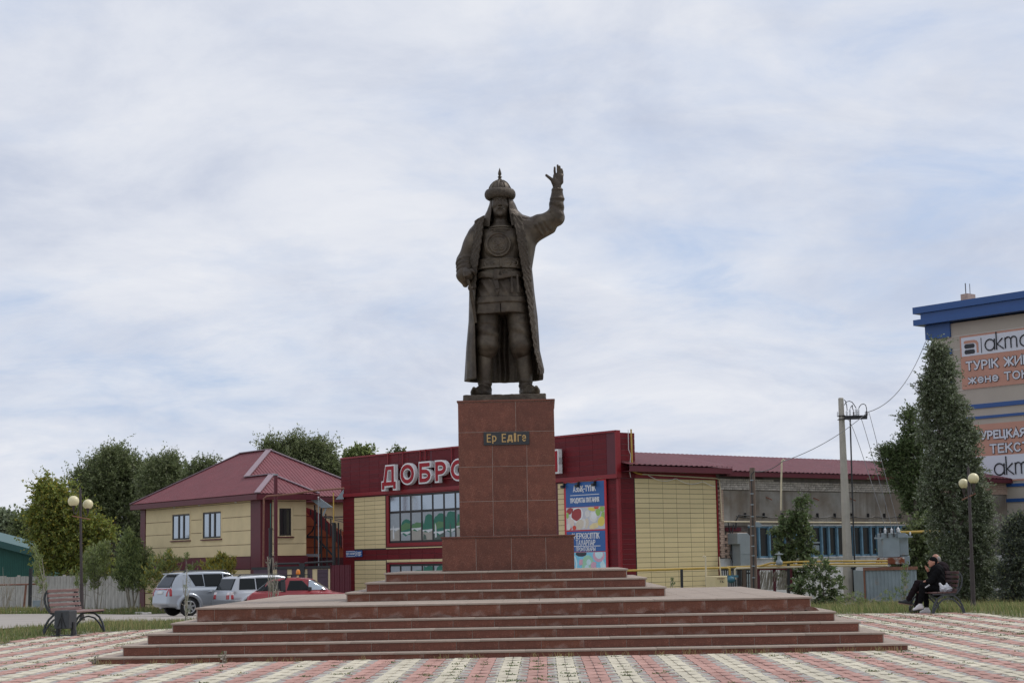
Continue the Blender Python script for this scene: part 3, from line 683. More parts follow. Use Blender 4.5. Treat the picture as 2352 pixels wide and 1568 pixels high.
# cement smeared along the foot of the tall riser
r = random.Random(4); m = MB(); x = -4.85
while x < 4.85:
    w_ = r.uniform(.12, .4); hgt = r.uniform(.01, .055)+.02*math.sin(x*3); m.prism([(0, 0), (w_, 0), (w_*.8, max(.008, hgt*.6)), (w_*.45, max(.012, hgt)), (w_*.15, max(.01, hgt*.8))], (x, -4.921, .577), (1, 0, 0), (0, 0, 1), (0, 1, 0), -.004); x += w_*.86
tag(m.build('cement_smear', MT['granite_dusty'], mon), kind='stuff')
# pedestal
ped = thing('pedestal', 'two-tier square granite pedestal carrying the bronze statue and its nameplate', 'pedestal', (0.025, MC, 1.28))
def clad(hw, z0, z1, cols, rows, mat='granite'):
    """four faces of slabs on a core"""
    MB().box(-hw+.004, hw-.004, -hw+.004, hw-.004, z0, z1).build('core', MT['grout'], ped)
    for f_ in range(4):
        for ri in range(len(rows)-1):
            cc = cols[ri % len(cols)]
            for ci in range(len(cc)-1):
                a, b = cc[ci], cc[ci+1]; za, zb_ = rows[ri], rows[ri+1]
                if f_ % 2: a, b = max(a, -hw+.031), min(b, hw-.031)
                me = slab_box(round(b-a-.006, 3), .03, round(zb_-za-.006, 3), mat, .003); mx, mz = (a+b)/2, (za+zb_)/2; y_ = -hw+.015+gr.uniform(-.001, .001)
                an = f_*math.pi/2; obj('granite_slab', me, ped, (mx*math.cos(an)-y_*math.sin(an), mx*math.sin(an)+y_*math.cos(an), mz), (0, 0, an))
clad(1.205, .002, .592, [[-1.205, -.585, .06, .69, 1.205]], [.002, .592])
clad(.895, .63, 3.11, [[-.895, -.27, .37, .895], [-.895, -.27, .37, .895], [-.895, -.265, .375, .895], [-.895, .18, .895]], [.632, 1.27, 1.91, 2.55, 3.108])
MB().box(-1.23, 1.23, -1.23, 1.23, .594, .626).build('cap_slab', MT['granite'], ped, bevel=.006)
MB().box(-.915, .915, -.915, .915, 3.112, 3.145).build('cap_slab', MT['granite'], ped, bevel=.006)
# nameplate
yf = MC-.895
a, b = at(1110.7, 994.5, yf), at(1216, 1019, yf)
pm = MB(); hx_, hz_ = (b[0]-a[0])/2, (a[2]-b[2])/2+.012; pm.box(-hx_, hx_, -.016, .012, -hz_, hz_)
pl = pm.build('nameplate', MT['plaque'], ped, loc=((a[0]+b[0])/2-.025, -.897-.013, (a[2]+b[2])/2-1.28), bevel=.003)
q0, q1 = (a[0]+b[0])/2, (a[2]+b[2])/2
for ch, xa, xb, ya, yb in (('Е', 565, 705, 383, 662), ('р', 745, 893, 432, 700), ('Е', 1068, 1212, 370, 655), ('д', 1250, 1442, 410, 662), ('і', 1477, 1548, 350, 638), ('г', 1600, 1725, 400, 635), ('е', 1750, 1885, 400, 628)):
    cvt = lambda x, y: at((1880+x/8.4)/1.7415, (1690+y/8.4)/1.7415, yf-.02)
    c0, c1 = cvt(xa, (ya+yb)/2), cvt(xb, (ya+yb)/2); t0, t1 = cvt((xa+xb)/2, ya), cvt((xa+xb)/2, yb); cc = (c0+c1)/2
    me = text_mesh(ch, c1[0]-c0[0], t0[2]-t1[2], .014, .045, MT['gold'])
    obj('letter', me, pl, (cc[0]-q0, -.022, cc[2]-q1))
# ------------------------------------------------------------------ the bronze statue (measured on the 4096-pixel photograph)
_b = at(2010/1.7415, 1572/1.7415, 32.2)
STATUE_Z = 4.545
SS = 206.0
def SP(sx, sy): return ((sx-2010+.0187*(1572-sy))/SS, (1572-sy-.0187*(sx-2010))/SS)
def S3(sx, sy, y): x, z = SP(sx, sy); return (x, y, z)
def tab(pts, axis=0):
    """table of photo points -> function of z"""
    q = sorted((SP(*p)[1], SP(*p)[0]) for p in pts); zz = np.array([a for a, _ in q]); vv = np.array([b for _, b in q])
    return lambda z: np.interp(z, zz, vv)
def build_statue():
    st = thing('statue', 'dark bronze statue of a robed warrior with raised left hand and spiked fur-brimmed helmet', 'statue', (_b[0], 32.2, STATUE_Z)); st.scale = (1.0274,)*3
    BZ = MT['bronze']
    # --- body: face, neck, hands, torso, legs in one surface
    V = Vol((-.95, -.62, -.02), (1.35, .62, 4.48), .0135)
    hx = .022
    V.ell((hx, -.03, 3.66), (.165, .205, .25), .02); V.ell((hx, -.085, 3.50), (.128, .15, .115), .06); V.cap((hx, 0, 3.45), (hx, .04, 3.1), .13, .17, .05)
    V.ell((hx, .02, 2.95), (.42, .24, .36), .08); V.ell((hx, .02, 2.5), (.36, .25, .5), .08)
    for sg, hip, kn, an in ((-1, S3(1950, 1230, .03), S3(1951, 1372, -.03), S3(1942, 1535, .06)), (1, S3(2068, 1230, .03), S3(2080, 1372, -.03), S3(2099, 1535, .06))):
        V.cap(hip, kn, .225, .205, .05, wob=lambda x, y, z, t: .012*np.sin(z*26+x*9)*(t > .45))
        V.cap(kn, (kn[0], kn[1]+.02, kn[2]-.06), .215, .195, .05)
        V.cap((kn[0], kn[1]+.03, kn[2]), an, .13, .10, .03)
    # right arm end: the hand at the viewer's left, resting on a sword hilt
    wr = S3(1872, 1092, -.30)
    V.cap(wr, S3(1884, 1104, -.37), .085, .088, .04)
    for i, (a, b, c) in enumerate((((1892, 1090), (1901, 1098), (1908, 1108)), ((1884, 1094), (1889, 1106), (1893, 1120)), ((1874, 1097), (1877, 1112), (1881, 1127)), ((1864, 1098), (1866, 1113), (1870, 1127)))):
        y0 = -.43+.012*i
        V.cap(S3(*a, y0), S3(*b, y0-.03), .027, .025, .008); V.cap(S3(*b, y0-.03), S3(*c, y0+.03), .025, .02, .006)
    V.cap(S3(1888, 1094, -.34), S3(1904, 1100, -.28), .036, .03, .02)
    # left arm end: the raised open hand
    yh = -.13
    V.cap(S3(2221, 775, yh), S3(2221, 746, yh), .083, .08, .03); V.rbox(S3(2226, 724, yh), (.098, .042, .098), .04, .045)
    V.ell(S3(2211, 735, yh-.03), (.06, .05, .08), .03)
    for p in (((2207, 735, -.04), (2195, 723, -.05), (2180, 710, -.03), .034, .026), ((2214, 708, 0), (2212, 692, -.015), (2212.5, 678.5, -.03), .024, .020), ((2226, 705, 0), (2225, 686, -.01), (2224, 670, -.03), .025, .020),
              ((2235, 706, .02), (2233, 688, .01), (2231.5, 674, -.01), .025, .020), ((2243, 708, .03), (2242, 694, .02), (2240, 684, .01), .023, .018)):
        a, b, c = (S3(q[0], q[1], yh+q[2]) for q in p[:3]); V.cap(a, b, p[3], (p[3]+p[4])/2, .022); V.cap(b, c, (p[3]+p[4])/2, p[4], .008)
    V.cap(S3(2212, 717, yh-.06), S3(2238, 714, yh-.06), .008, .008, .01, cut=True)
    body = V.mesh('body', BZ)
    o_body = obj('body', body, st)
    # --- face in a finer grid, fused visually with the neck
    Fv = Vol((-.22, -.34, 3.28), (.26, .22, 3.95), .0065)
    Fv.ell((hx, -.03, 3.66), (.160, .205, .25), .02); Fv.ell((hx, -.085, 3.50), (.128, .15, .115), .06); Fv.ell((hx, -.12, 3.445), (.07, .085, .055), .05)
    for s in (-1, 1):
        Fv.ell((hx+s*.098, -.135, 3.615), (.052, .06, .05), .05)
        Fv.ell((hx+s*.066, -.235, 3.703), (.05, .036, .026), .02, cut=True)
        Fv.ell((hx+s*.066, -.192, 3.70), (.034, .026, .022), .006)
        Fv.cap((hx+s*.032, -.205, 3.716), (hx+s*.105, -.182, 3.713), .011, .009, .008)
        Fv.cap((hx+s*.035, -.205, 3.683), (hx+s*.098, -.183, 3.686), .009, .008, .01)
        Fv.cap((hx+s*.025, -.222, 3.742), (hx+s*.115, -.178, 3.752), .02, .014, .025)
        Fv.cap((hx+s*.006, -.248, 3.562), (hx+s*.075, -.212, 3.515), .015, .009, .012)
        Fv.ell((hx+s*.026, -.247, 3.603), (.02, .022, .016), .014)
        Fv.cap((hx+s*.045, -.225, 3.62), (hx+s*.082, -.2, 3.55), .007, .007, .02, cut=True)
        Fv.ell((hx+s*.17, -.01, 3.66), (.022, .045, .065), .015)
    Fv.cap((hx, -.222, 3.73), (hx, -.276, 3.612), .018, .027, .022)
    Fv.cap((hx-.05, -.232, 3.532), (hx+.05, -.232, 3.532), .007, .007, .008, cut=True)
    Fv.ell((hx, -.226, 3.515), (.045, .022, .014), .012); Fv.ell((hx, -.205, 3.44), (.05, .042, .05), .02, wob=lambda x, y, z: .004*np.sin(x*190))
    obj('face', Fv.mesh('face', BZ), st)
    # --- tunic with belts, breastplate and skirt
    half = tab([(2085, 870), (2088, 1000), (2074, 1060), (2082, 1120), (2098, 1190), (2104, 1252)])
    lft = tab([(1925, 870), (1926, 1000), (1927, 1060), (1921, 1120), (1908, 1190), (1901, 1252)])
    def tun(x, y, z, ex=0.0):
        a0, a1 = lft(z), half(z); cx = (a0+a1)/2; a = (a1-a0)/2+ex+.01; b = .30+ex+.05*np.clip((2.2-z)/.7, 0, 1)-.05*np.clip((z-3.0)/.4, 0, 1)
        xx = (x-cx)/a; yy = (y-.0)/b; q = (np.abs(xx)**2.4+np.abs(yy)**2.4)**(1/2.4); return (q-1)*np.minimum(a, b)
    V = Vol((-.66, -.48, 1.48), (.66, .44, 3.36), .0135); lo, hi = (-.6, -.45, 1.5), (.6, .4, 3.34)
    zt, zh = SP(2000, 1252)[1], SP(2000, 1199)[1]
    V.op(lambda x, y, z: np.maximum(np.maximum(tun(x, y, z)+.006*np.sin(x*16+z*3)*np.clip((2.3-z)*2, 0, 1), z-(3.12+.0*x)-.12*np.abs(x-.02)), zt+.01*np.sin(x*7)-z), lo, hi)
    V.op(lambda x, y, z: np.maximum(np.maximum(tun(x, y, z, .028), z-zh-.055), zh-.06-z+.01*np.sin(x*5)), lo, hi, .008)          # hem band
    V.op(lambda x, y, z: np.maximum(np.maximum(tun(x, y, z, .012)+.018*np.abs(np.sin((x*1.0+z*.62)*19))-.008, z-2.2), zh-z), lo, hi, .01)    # quilting
    V.rbox((.0, -.36, 1.62), (.006, .06, .11), .002, 0, cut=True)
    V.cap((hx, 0, 3.3), (hx, -.02, 3.02), .15, .3, .08)
    for sg in (-1, 1): V.ell((hx+sg*.15, -.2, 2.98), (.16, .11, .14), .08)
    zc = SP(1995, 988)[1]; xc = SP(1995, 988)[0]; yc = -.338; V.ell((xc, -.27, zc), (.27, .075, .27), .02)
    V.tor((xc, yc, zc), .215, .017, 1, k=.015); V.tor((xc, yc-.004, zc), .165, .010, 1, k=.012)
    V.tor((hx, -.10, 3.18), .22, .022, 2, k=.02); V.tor((hx, -.11, 3.13), .25, .016, 2, k=.02)
    for k in range(34): an = k*2*math.pi/34; V.ell((xc+.236*math.cos(an), yc+.012, zc+.236*math.sin(an)), (.013, .016, .013), .008)
    for k in range(4):
        an = math.pi/4+k*math.pi/2; V.tor((xc+.085*math.cos(an), yc-.006, zc+.085*math.sin(an)), .04, .011, 1, k=.008); V.ell((xc+.085*math.cos(an), yc-.01, zc+.085*math.sin(an)), (.015, .02, .015), .004)
    V.ell((xc, yc-.006, zc), (.028, .026, .028), .01)
    obj('tunic', V.mesh('tunic', BZ), st)
    # --- wide belt and knotted sash belt
    V = Vol((-.66, -.5, 2.0), (.66, .46, 2.66), .0125); b1, b0 = SP(2000, 1043)[1], SP(2000, 1077)[1]
    V.op(lambda x, y, z: np.maximum(np.maximum(np.abs(tun(x, y, z, .03))-.028, z-b1), b0-z), (-.6, -.45, 2.3), (.6, .42, 2.6))
    for k in range(-2, 3):
        if k == 0: V.rbox((hx, -.365, (b0+b1)/2), (.022, .02, .085), .006)
        else: V.tor((hx+k*.13, -.352+.012*k*k, (b0+b1)/2), .052, .012, 1, k=.004); V.ell((hx+k*.13, -.352+.012*k*k, (b0+b1)/2), (.016, .024, .016))
    for zz in (b1, b0): V.op(lambda x, y, z, zz=zz: np.maximum(np.abs(tun(x, y, z, .045))-.02, np.abs(z-zz)-.012), (-.6, -.45, 2.3), (.6, .42, 2.6), .004)
    obj('belt', V.mesh('belt', BZ), st)
    V = Vol((-.66, -.52, 1.95), (.66, .46, 2.42), .0125)
    zs = lambda x: SP(2000, 1100)[1]-.05*np.exp(-((x+.02)/.22)**2)
    V.op(lambda x, y, z: np.maximum(np.abs(tun(x, y, z, .03))-.022, np.abs(z-zs(x))-.055), (-.6, -.45, 2.0), (.6, .42, 2.4))
    V.rbox((-.06, -.405, SP(1985, 1098)[1]-.02), (.055, .02, .075), .012, 0, rot=('Y', .25)); V.rbox((.05, -.41, SP(2000, 1110)[1]-.03), (.17, .016, .035), .01, 0, rot=('Y', -.16))
    V.tor(S3(2017, 1098, -.42), .05, .013, 1, k=.004)
    obj('sash', V.mesh('sash', BZ), st)
    # dagger sheath and two strap ends
    m = MB(); p0, p1 = S3(1983, 1118, -.385), S3(1992, 1164, -.415); m.bar(p0, p1, .085, .04, (0, 1, 0)); t0, t1 = S3(1991, 1163, -.42), S3(1993, 1183, -.40)
    m.prism([(-.055, 0), (.055, 0), (.05, -.03), (0, -.11), (-.05, -.03)], t0, (1, 0, 0), (0, 0, 1), (0, 1, 0), .04); m.build('dagger_sheath', BZ, st, bevel=.006)
    for sx in (2045, 2067):
        m = MB(); a = S3(sx, 1104, -.35); b = S3(sx+3, 1170, -.375); m.bar(a, b, .036, .02, (0, 1, 0)); m.bar((b[0], b[1]-.004, b[2]+.09), (b[0], b[1]-.004, b[2]-.03), .05, .024, (0, 1, 0)); m.build('strap_end', BZ, st, bevel=.005)
    # --- boots
    for sg, sh, an, toe in ((-1, S3(1944, 1400, .0), S3(1941, 1545, .08), S3(1908, 1560, -.36)), (1, S3(2086, 1400, .0), S3(2101, 1545, .08), S3(2136, 1560, -.36))):
        V = Vol((min(an[0], toe[0])-.32, -.62, -.02), (max(an[0], toe[0])+.32, .4, .95), .0125)
        top = SP(0, 1391)[1]
        V.op(lambda x, y, z: np.maximum(np.sqrt((x-np.interp(z, [0.1, top], [an[0], sh[0]]))**2+(y-.03)**2)-np.interp(z, [.15, .25, .45, top], [.13, .13, .142, .162])-.008*np.sin(z*58+x*6)*np.exp(-((z-.22)/.10)**2), z-top), (an[0]-.25, -.25, 0), (an[0]+.25, .3, top))
        V.op(lambda x, y, z: np.maximum(np.abs(np.sqrt((x-sh[0])**2+(y-.03)**2)-.165)-.018, np.abs(z-top+.03)-.03), (sh[0]-.25, -.25, top-.1), (sh[0]+.25, .3, top+.02), .01)
        V.cap((an[0], .12, .10), (an[0]+.3*(toe[0]-an[0]), -.10, .10), .12, .125, .05); V.cap((an[0]+.2*(toe[0]-an[0]), -.05, .10), (toe[0], -.34, .075), .125, .085, .05); V.cap((toe[0], -.34, .075), (toe[0]+sg*.02, -.46, .135), .08, .035, .04)
        V.op(lambda x, y, z: z+0*x+0*y, (-5, -5, -1), (5, 5, .0), 0, cut=True, mg=.02)
        obj('boot', V.mesh('boot', BZ), st)
    # --- long coat open at the front, with both sleeves
    xl = tab([(1900, 870), (1893, 950), (1887, 1040), (1882, 1120), (1879, 1162), (1877, 1272), (1869, 1376), (1864, 1498), (1863, 1510)])
    xr = tab([(2118, 870), (2140, 930), (2137, 980), (2128, 1040), (2124, 1070), (2127, 1099), (2132, 1160), (2143, 1255), (2150, 1386), (2166, 1460), (2163, 1510)])
    il = tab([(1944, 850), (1937, 890), (1933, 946), (1924, 1008), (1919, 1042), (1911, 1100), (1906, 1200), (1905, 1292), (1908, 1400), (1912, 1510)])
    ir = tab([(2046, 850), (2052, 888), (2064, 946), (2075, 1023), (2088, 1099), (2091, 1127), (2106, 1203), (2119, 1307), (2131, 1393), (2151, 1472), (2153, 1510)])
    bz = lambda z: np.interp(z, [.3, 1.2, 2.3, 2.8, 3.15, 3.45], [.50, .46, .41, .385, .34, .25]); yz = lambda z: np.interp(z, [.3, 1.5, 2.5, 3.3], [.10, .08, .03, .02])
    sh_z = lambda x: 3.44-.46*np.clip(np.abs(x-.02)-.19, 0, 1)
    def coat(x, y, z, ex=0.0):
        a0, a1 = xl(z), xr(z); cx = (a0+a1)/2; a = (a1-a0)/2; b = bz(z); xx = x-cx; yy = y-yz(z); th = np.arctan2(yy, xx)
        lo_ = np.clip((2.6-z)/2.2, 0, 1)
        fold = (.030*np.sin(th*9+.7*np.sin(z*1.3))+.018*np.sin(th*17+z*.8))*lo_*(.35+.65*np.abs(np.sin(th)))+.008*np.sin(th*6+z*5)*np.clip(z-2.2, 0, 1)
        q = (np.abs(xx/a)**2.3+np.abs(yy/b)**2.3)**(1/2.3); return (q-1)*np.minimum(a, b)-fold*.9-ex
    V = Vol((-1.0, -.62, .22), (1.32, .72, 4.06), .0135); big = ((-.95, -.6, .25), (1.3, .7, 3.6))
    hem = lambda x, y: SP(2010, 1503)[1]+.12*np.clip((x-.35)/.4, 0, 1)*(y < .2)
    V.op(lambda x, y, z: np.maximum(np.maximum(np.maximum(coat(x, y, z), -(coat(x, y, z)+.055)), hem(x, y)-z), np.sqrt(np.maximum(z-sh_z(x), 0)**2)*1.0+(z-sh_z(x))*.0-.0+np.minimum(z-sh_z(x), 0)), *big)
    V.op(lambda x, y, z: np.maximum(np.maximum(np.maximum(coat(x, y, z), z-sh_z(x)), sh_z(x)-.10-z), -(np.abs(x-.02)-.15)), *big, .03)   # shoulder yoke
    V.op(lambda x, y, z: np.maximum(np.maximum(y-yz(z)+.10, il(z)-x), x-ir(z)), (-.6, -.6, .2), (.8, .1, 3.35), .01, cut=True)
    fw = lambda amp, fr, ph: (lambda x, y, z, t: amp*np.sin(t*fr+ph+x*7+y*9))
    # right sleeve (viewer's left)
    s0, s1, s2 = S3(1908, 938, .02), S3(1864, 1040, .04), S3(1866, 1100, -.20)
    V.cap(s0, s1, .18, .165, .05, wob=fw(.008, 9, 0)); V.cap(s1, s2, .165, .15, .05, wob=fw(.017, 24, .5)); V.cap(S3(1862, 1105, -.17), S3(1867, 1138, -.16), .13, .055, .05)
    V.cap(S3(1872, 1092, -.29), S3(1890, 1120, -.40), .075, .075, .02, cut=True)
    # left sleeve, arm raised
    a0, a1, a2 = S3(2108, 912, 0), S3(2216, 873, -.06), S3(2222, 768, -.12)
    V.cap(a0, a1, .20, .155, .07, wob=fw(.006, 13, 1)); V.cap(a1, S3(2221, 800, -.10), .158, .13, .05, wob=fw(.007, 13, 2)); V.cap(S3(2221, 800, -.1), a2, .125, .105, .02)
    V.cap(S3(2118, 945, .02), S3(2196, 915, -.03), .15, .10, .08)
    V.tor(S3(2222, 802, -.10), .118, .018, 2, k=.03); V.tor(S3(2222, 766, -.12), .098, .014, 2, k=.012)
    for k_ in range(3): V.cap(S3(2196+4*k_, 838+14*k_, -.20), S3(2240, 866+13*k_, -.16), .018, .010, .05)
    for k_ in range(3): V.cap(S3(2140+16*k_, 905-8*k_, -.20), S3(2168+14*k_, 945-12*k_, -.14), .016, .010, .05)
    V.cap(S3(2222, 772, -.12), S3(2222, 740, -.125), .088, .09, .0, cut=True)
    V.cap((hx, -.14, 3.05), (hx, -.10, 3.5), .15, .225, .03, cut=True)
    obj('coat', V.mesh('coat', BZ), st)
    # --- fur lapels running down both front edges
    for sg, edge, z0 in ((-1, il, 2.02), (1, ir, .40)):
        V = Vol((-.75 if sg < 0 else .02, -.62, .3), (.05 if sg < 0 else .85, .15, 3.54), .0115)
        wd = lambda z: np.interp(z, [.3, 1.6, 2.3, 3.2], [.035, .05, .085, .085])
        def fur(x, y, z, edge=edge, sg=sg):
            e = edge(z)+sg*wd(z); th = .045+.004*np.clip((z-1.2)/1.2, .25, 1)*np.sin(z*50+sg*x*90+2.5*np.sin(z*11))+.004*vnoise(x*1.6, y, z*.8+sg*x*.7, 75, 2)+.004*vnoise(x, y, z, 150, 5)
            d = np.maximum(np.abs(coat(x, y, z)+.012)-th, np.abs(x-e)-wd(z)+.008*np.sin(z*45)); return np.maximum(np.maximum(d, z0-z), z-sh_z(x)-.03)
        V.op(fur, (-.8, -.6, z0), (.9, .02, 3.5)); q = V.sl((-9, -.0, -9), (9, 9, 9), 0); V.F[q] = 1
        obj('fur_lapel', V.mesh('fur_lapel', MT['bronze_fur']), st)
    # --- neck cloth of the helmet, flaring on to the shoulders
    nl = tab([(1962, 790), (1958, 815), (1949, 840), (1938, 862), (1914, 882), (1908, 900)]); nr = tab([(2050, 800), (2058, 815), (2068, 840), (2086, 857), (2133, 872), (2140, 895)])
    V = Vol((-.55, -.3, 3.1), (.72, .5, 3.86), .012)
    def nc(x, y, z):
        a0, a1 = nl(z), nr(z); cx = (a0+a1)/2; a = (a1-a0)/2; b = np.interp(z, [3.2, 3.45, 3.8], [.30, .25, .235]); q = np.sqrt(((x-cx)/a)**2+((y-.06)/b)**2); return (q-1)*np.minimum(a, b)+.008*np.sin(np.arctan2(y-.06, x-cx)*14)*(3.8-z)
    V.op(lambda x, y, z: np.maximum(np.maximum(np.abs(nc(x, y, z)+.015)-.02, z-3.85), 3.20+.22*np.clip(np.abs(x-.02)-.2, 0, .5)-z), (-.5, -.25, 3.12), (.7, .45, 3.84))
    V.op(lambda x, y, z: np.maximum(y+.04, np.abs(x-hx)-np.interp(z, [3.2, 3.5, 3.8], [.21, .165, .155])), (-.3, -.4, 3.1), (.35, .0, 3.9), .01, cut=True)
    obj('neck_cloth', V.mesh('neck_cloth', BZ), st)
    # --- helmet bowl with ribs, spike and fur brim
    zb = SP(2010, 762)[1]; zt = SP(2011, 723)[1]
    prof = [(.215, zb-.06), (.214, zb), (.20, zb+.05), (.172, zb+.10), (.13, zb+.145), (.08, zb+.18), (.045, zt+.0)]
    m = MB(); m.lathe(prof, 32, (hx, -.02, 0))
    for k in range(10):
        an = k*2*math.pi/10+.2; m.tube([(hx+(r+.004)*math.cos(an), -.02+(r+.004)*math.sin(an), z) for r, z in prof], .010, 6)
        a2 = an+math.pi/10; m.ball((hx+.135*math.cos(a2), -.02+.135*math.sin(a2), zb+.145), .012, 6, 4)
    hm = m.build('helmet', BZ, st, angle=50)
    m = MB(); m.lathe([(.048, zt-.02), (.05, zt+.01), (.032, zt+.03), (.03, zt+.055), (.045, zt+.065), (.03, zt+.08), (.022, zt+.095), (.03, zt+.11), (.034, zt+.13), (.026, zt+.17), (.012, zt+.215), (.002, zt+.245)], 12, (hx, -.02, 0)); m.build('spike', BZ, hm, angle=40)
    V = Vol((-.36, -.4, 3.66), (.40, .36, 4.02), .011)
    zf = SP(2005, 782)[1]
    V.op(lambda x, y, z: np.sqrt(((np.sqrt((x-hx)**2+((y+.02)*1.02)**2)-.222)/.072)**2+((z-zf-.012)/.095)**2)*.07-.07+.004*vnoise(np.arctan2(y, x-hx), y*0, z*.35, 26, 1)+.0035*vnoise(np.arctan2(y, x-hx), 0*y, z*.3, 61, 3), (-.35, -.38, 3.66), (.39, .34, 4.0))
    obj('fur_brim', V.mesh('fur_brim', MT['bronze_fur']), hm)
    # --- sword hilt under the right hand, scabbard inside the coat
    m = MB(); m.tube([S3(1879, 1128, -.44), S3(1886, 1150, -.42), S3(1890, 1172, -.40)], [.03, .026, .03], 8); m.bar(S3(1879, 1160, -.41), S3(1899, 1157, -.41), .04, .05); m.bar(S3(1884, 1166, -.40), S3(1897, 1166, -.40), .03, .05)
    m.tube([S3(1890, 1172, -.39), S3(1900, 1230, -.33), S3(1908, 1290, -.27)], [.038, .036, .03], 8); m.build('sword', BZ, st, bevel=.005)
    # --- cast base plate
    m = MB(); xa, xb = SP(1864, 1580)[0], SP(2176, 1580)[0]
    V = Vol((xa-.05, -.72, -.16), (xb+.05, .62, .05), .0135)
    V.op(lambda x, y, z: np.maximum(np.maximum(np.abs(x-(xa+xb)/2)-(xb-xa)/2, np.abs(y+.05)-.6), np.maximum(z+.006*vnoise(x, y, z, 14)-.004, -.125-z))+.006*vnoise(x, y, z*.5, 23, 2)+.005*vnoise(x, y, z, 61, 4), (xa, -.66, -.13), (xb, .56, .01))
    obj('base_plate', V.mesh('base_plate', BZ), st)
    return st
build_statue()
# ------------------------------------------------------------------ the supermarket block (local frame: +y along the facade to the left, +x along the side wall)
SA = math.atan2(.65850644, .75257509)
SZ = -.55
shop = thing('shop_building', 'dark red and cream panelled supermarket with large letters above strip windows', 'shop', (3.807, 70.0, 0), SA)
def clad_grid(x_or_y, axis, u_edges, z_edges, mat, name, skip=None, proud=.010, gap=.016):
    """separate cassette panels on a plane: axis 'f' = facade (x = const, outward -x), 's' = side (y = const, outward -y)"""
    for a, b in zip(u_edges[:-1], u_edges[1:]):
        for z0, z1 in zip(z_edges[:-1], z_edges[1:]):
            if skip and skip((a+b)/2, (z0+z1)/2): continue
            w_, h_ = round(abs(b-a)-gap, 3), round(z1-z0-gap, 3)
            me = cached(('pan', w_, h_, mat, proud), lambda: panel_mesh(w_, h_, proud, .004, MT[mat]))
            u, z = (a+b)/2, (z0+z1)/2
            if axis == 'f': obj(name, me, shop, (x_or_y, u, z), (0, 0, -math.pi/2))
            else: obj(name, me, shop, (u, x_or_y, z))
def panel_mesh(w, h, d, bev, mat):
    V = [(-w/2, 0, -h/2), (w/2, 0, -h/2), (w/2, 0, h/2), (-w/2, 0, h/2)]; V += [(x*1.0, -d+.003, z) for x, _, z in V]; V += [(math.copysign(w/2-bev, x), -d, math.copysign(h/2-bev, z)) for x, _, z in V[:4]]
    Fq = [(k, (k+1) % 4, 4+(k+1) % 4, 4+k) for k in range(4)]+[(4+k, 4+(k+1) % 4, 8+(k+1) % 4, 8+k) for k in range(4)]+[(8, 9, 10, 11)]
    return np_mesh('panel', V, [f for f in Fq], mat)
def lin(a, b, n): return list(np.linspace(a, b, n+1))
LF = 20.0
# core walls, recessed behind the panels
W_ = MB(); W_.box(.0, .98, 0, LF, SZ-.3, 6.60).box(.98, 9.0, .03, LF, SZ-.3, 4.9)
W_.build('wall', MT['maroon'], shop)
MB().box(-.012, -.002, 16.33, 19.0, SZ, 4.66).build('backing', MT['dark_frame'], shop); MB().box(.9, 5.85, -.012, -.002, SZ, 4.74).build('backing', MT['dark_frame'], shop)
# parapet band (projects a little), 8 rows
PZ = lin(4.90, 6.62, 8)
MB().box(-.10, -.002, -.02, LF+.02, 4.74, 6.67).build('parapet', MT['maroon'], shop)
ucol = lin(.55, 3.9, 4)+lin(3.9, 13.5, 11)[1:]+lin(13.5, LF, 8)[1:]
clad_grid(-.10, 'f', [u for u in ucol if u <= 3.95], PZ, 'red_clad', 'red_panel'); clad_grid(-.10, 'f', [u for u in ucol if u >= 12.6], PZ, 'red_clad', 'red_panel')
clad_grid(-.10, 'f', lin(4.0, 12.5, 3), [4.9, 6.62], 'red_clad', 'red_panel')
MB().box(-.16, -.10, -.08, LF+.02, 6.62, 6.70).box(-.16, .10, -.085, -.02, 4.74, 6.70).box(-.15, -.10, -.04, LF+.01, 4.72, 4.89).build('parapet_trim', MT['red_trim'], shop)
clad_grid(-.02, 's', [.12, .98], lin(4.74, 6.62, 8), 'red_clad', 'red_panel')
# columns: left end, right corner
clad_grid(-.002, 'f', [19.03, LF], lin(-.45, 4.72, 25), 'red_clad', 'red_panel')
clad_grid(-.002, 'f', [.10, .62], lin(-.45, 4.72, 25), 'red_clad', 'red_panel')
clad_grid(-.002, 's', [.12, .88], lin(-.45, 4.72, 25), 'red_clad', 'red_panel')
MB().box(-.05, .09, -.055, .09, SZ, 4.74).build('corner_trim', MT['red_trim'], shop, bevel=.01)
# cream panels left of the windows and on the side wall
CR = lin(2.12, 4.66, 12)
clad_grid(-.012, 'f', lin(16.36, 19.0, 3), CR, 'cream_clad', 'cream_panel')
CR2 = lin(-.42, 1.55, 9)
clad_grid(-.012, 'f', lin(16.36, 19.0, 3), CR2, 'cream_clad', 'cream_panel')
clad_grid(-.012, 's', lin(.92, 5.82, 6), lin(-.40, 4.73, 25), 'cream_clad', 'cream_panel')
clad_grid(-.012, 'f', lin(3.3, 3.75, 1), lin(.2, 4.66, 20), 'cream_clad', 'cream_panel')
# storey band
clad_grid(-.012, 'f', lin(8.8, 19.0, 11), [1.585, 1.83, 2.07], 'red_clad', 'red_panel')
clad_grid(-.012, 'f', lin(8.8, 16.3, 8), [1.44, 1.575], 'cream_clad', 'cream_panel'); MB().box(-.05, -.002, 8.8, 16.3, 2.09, 2.14).build('cream_strip', MT['cream_clad'], shop)
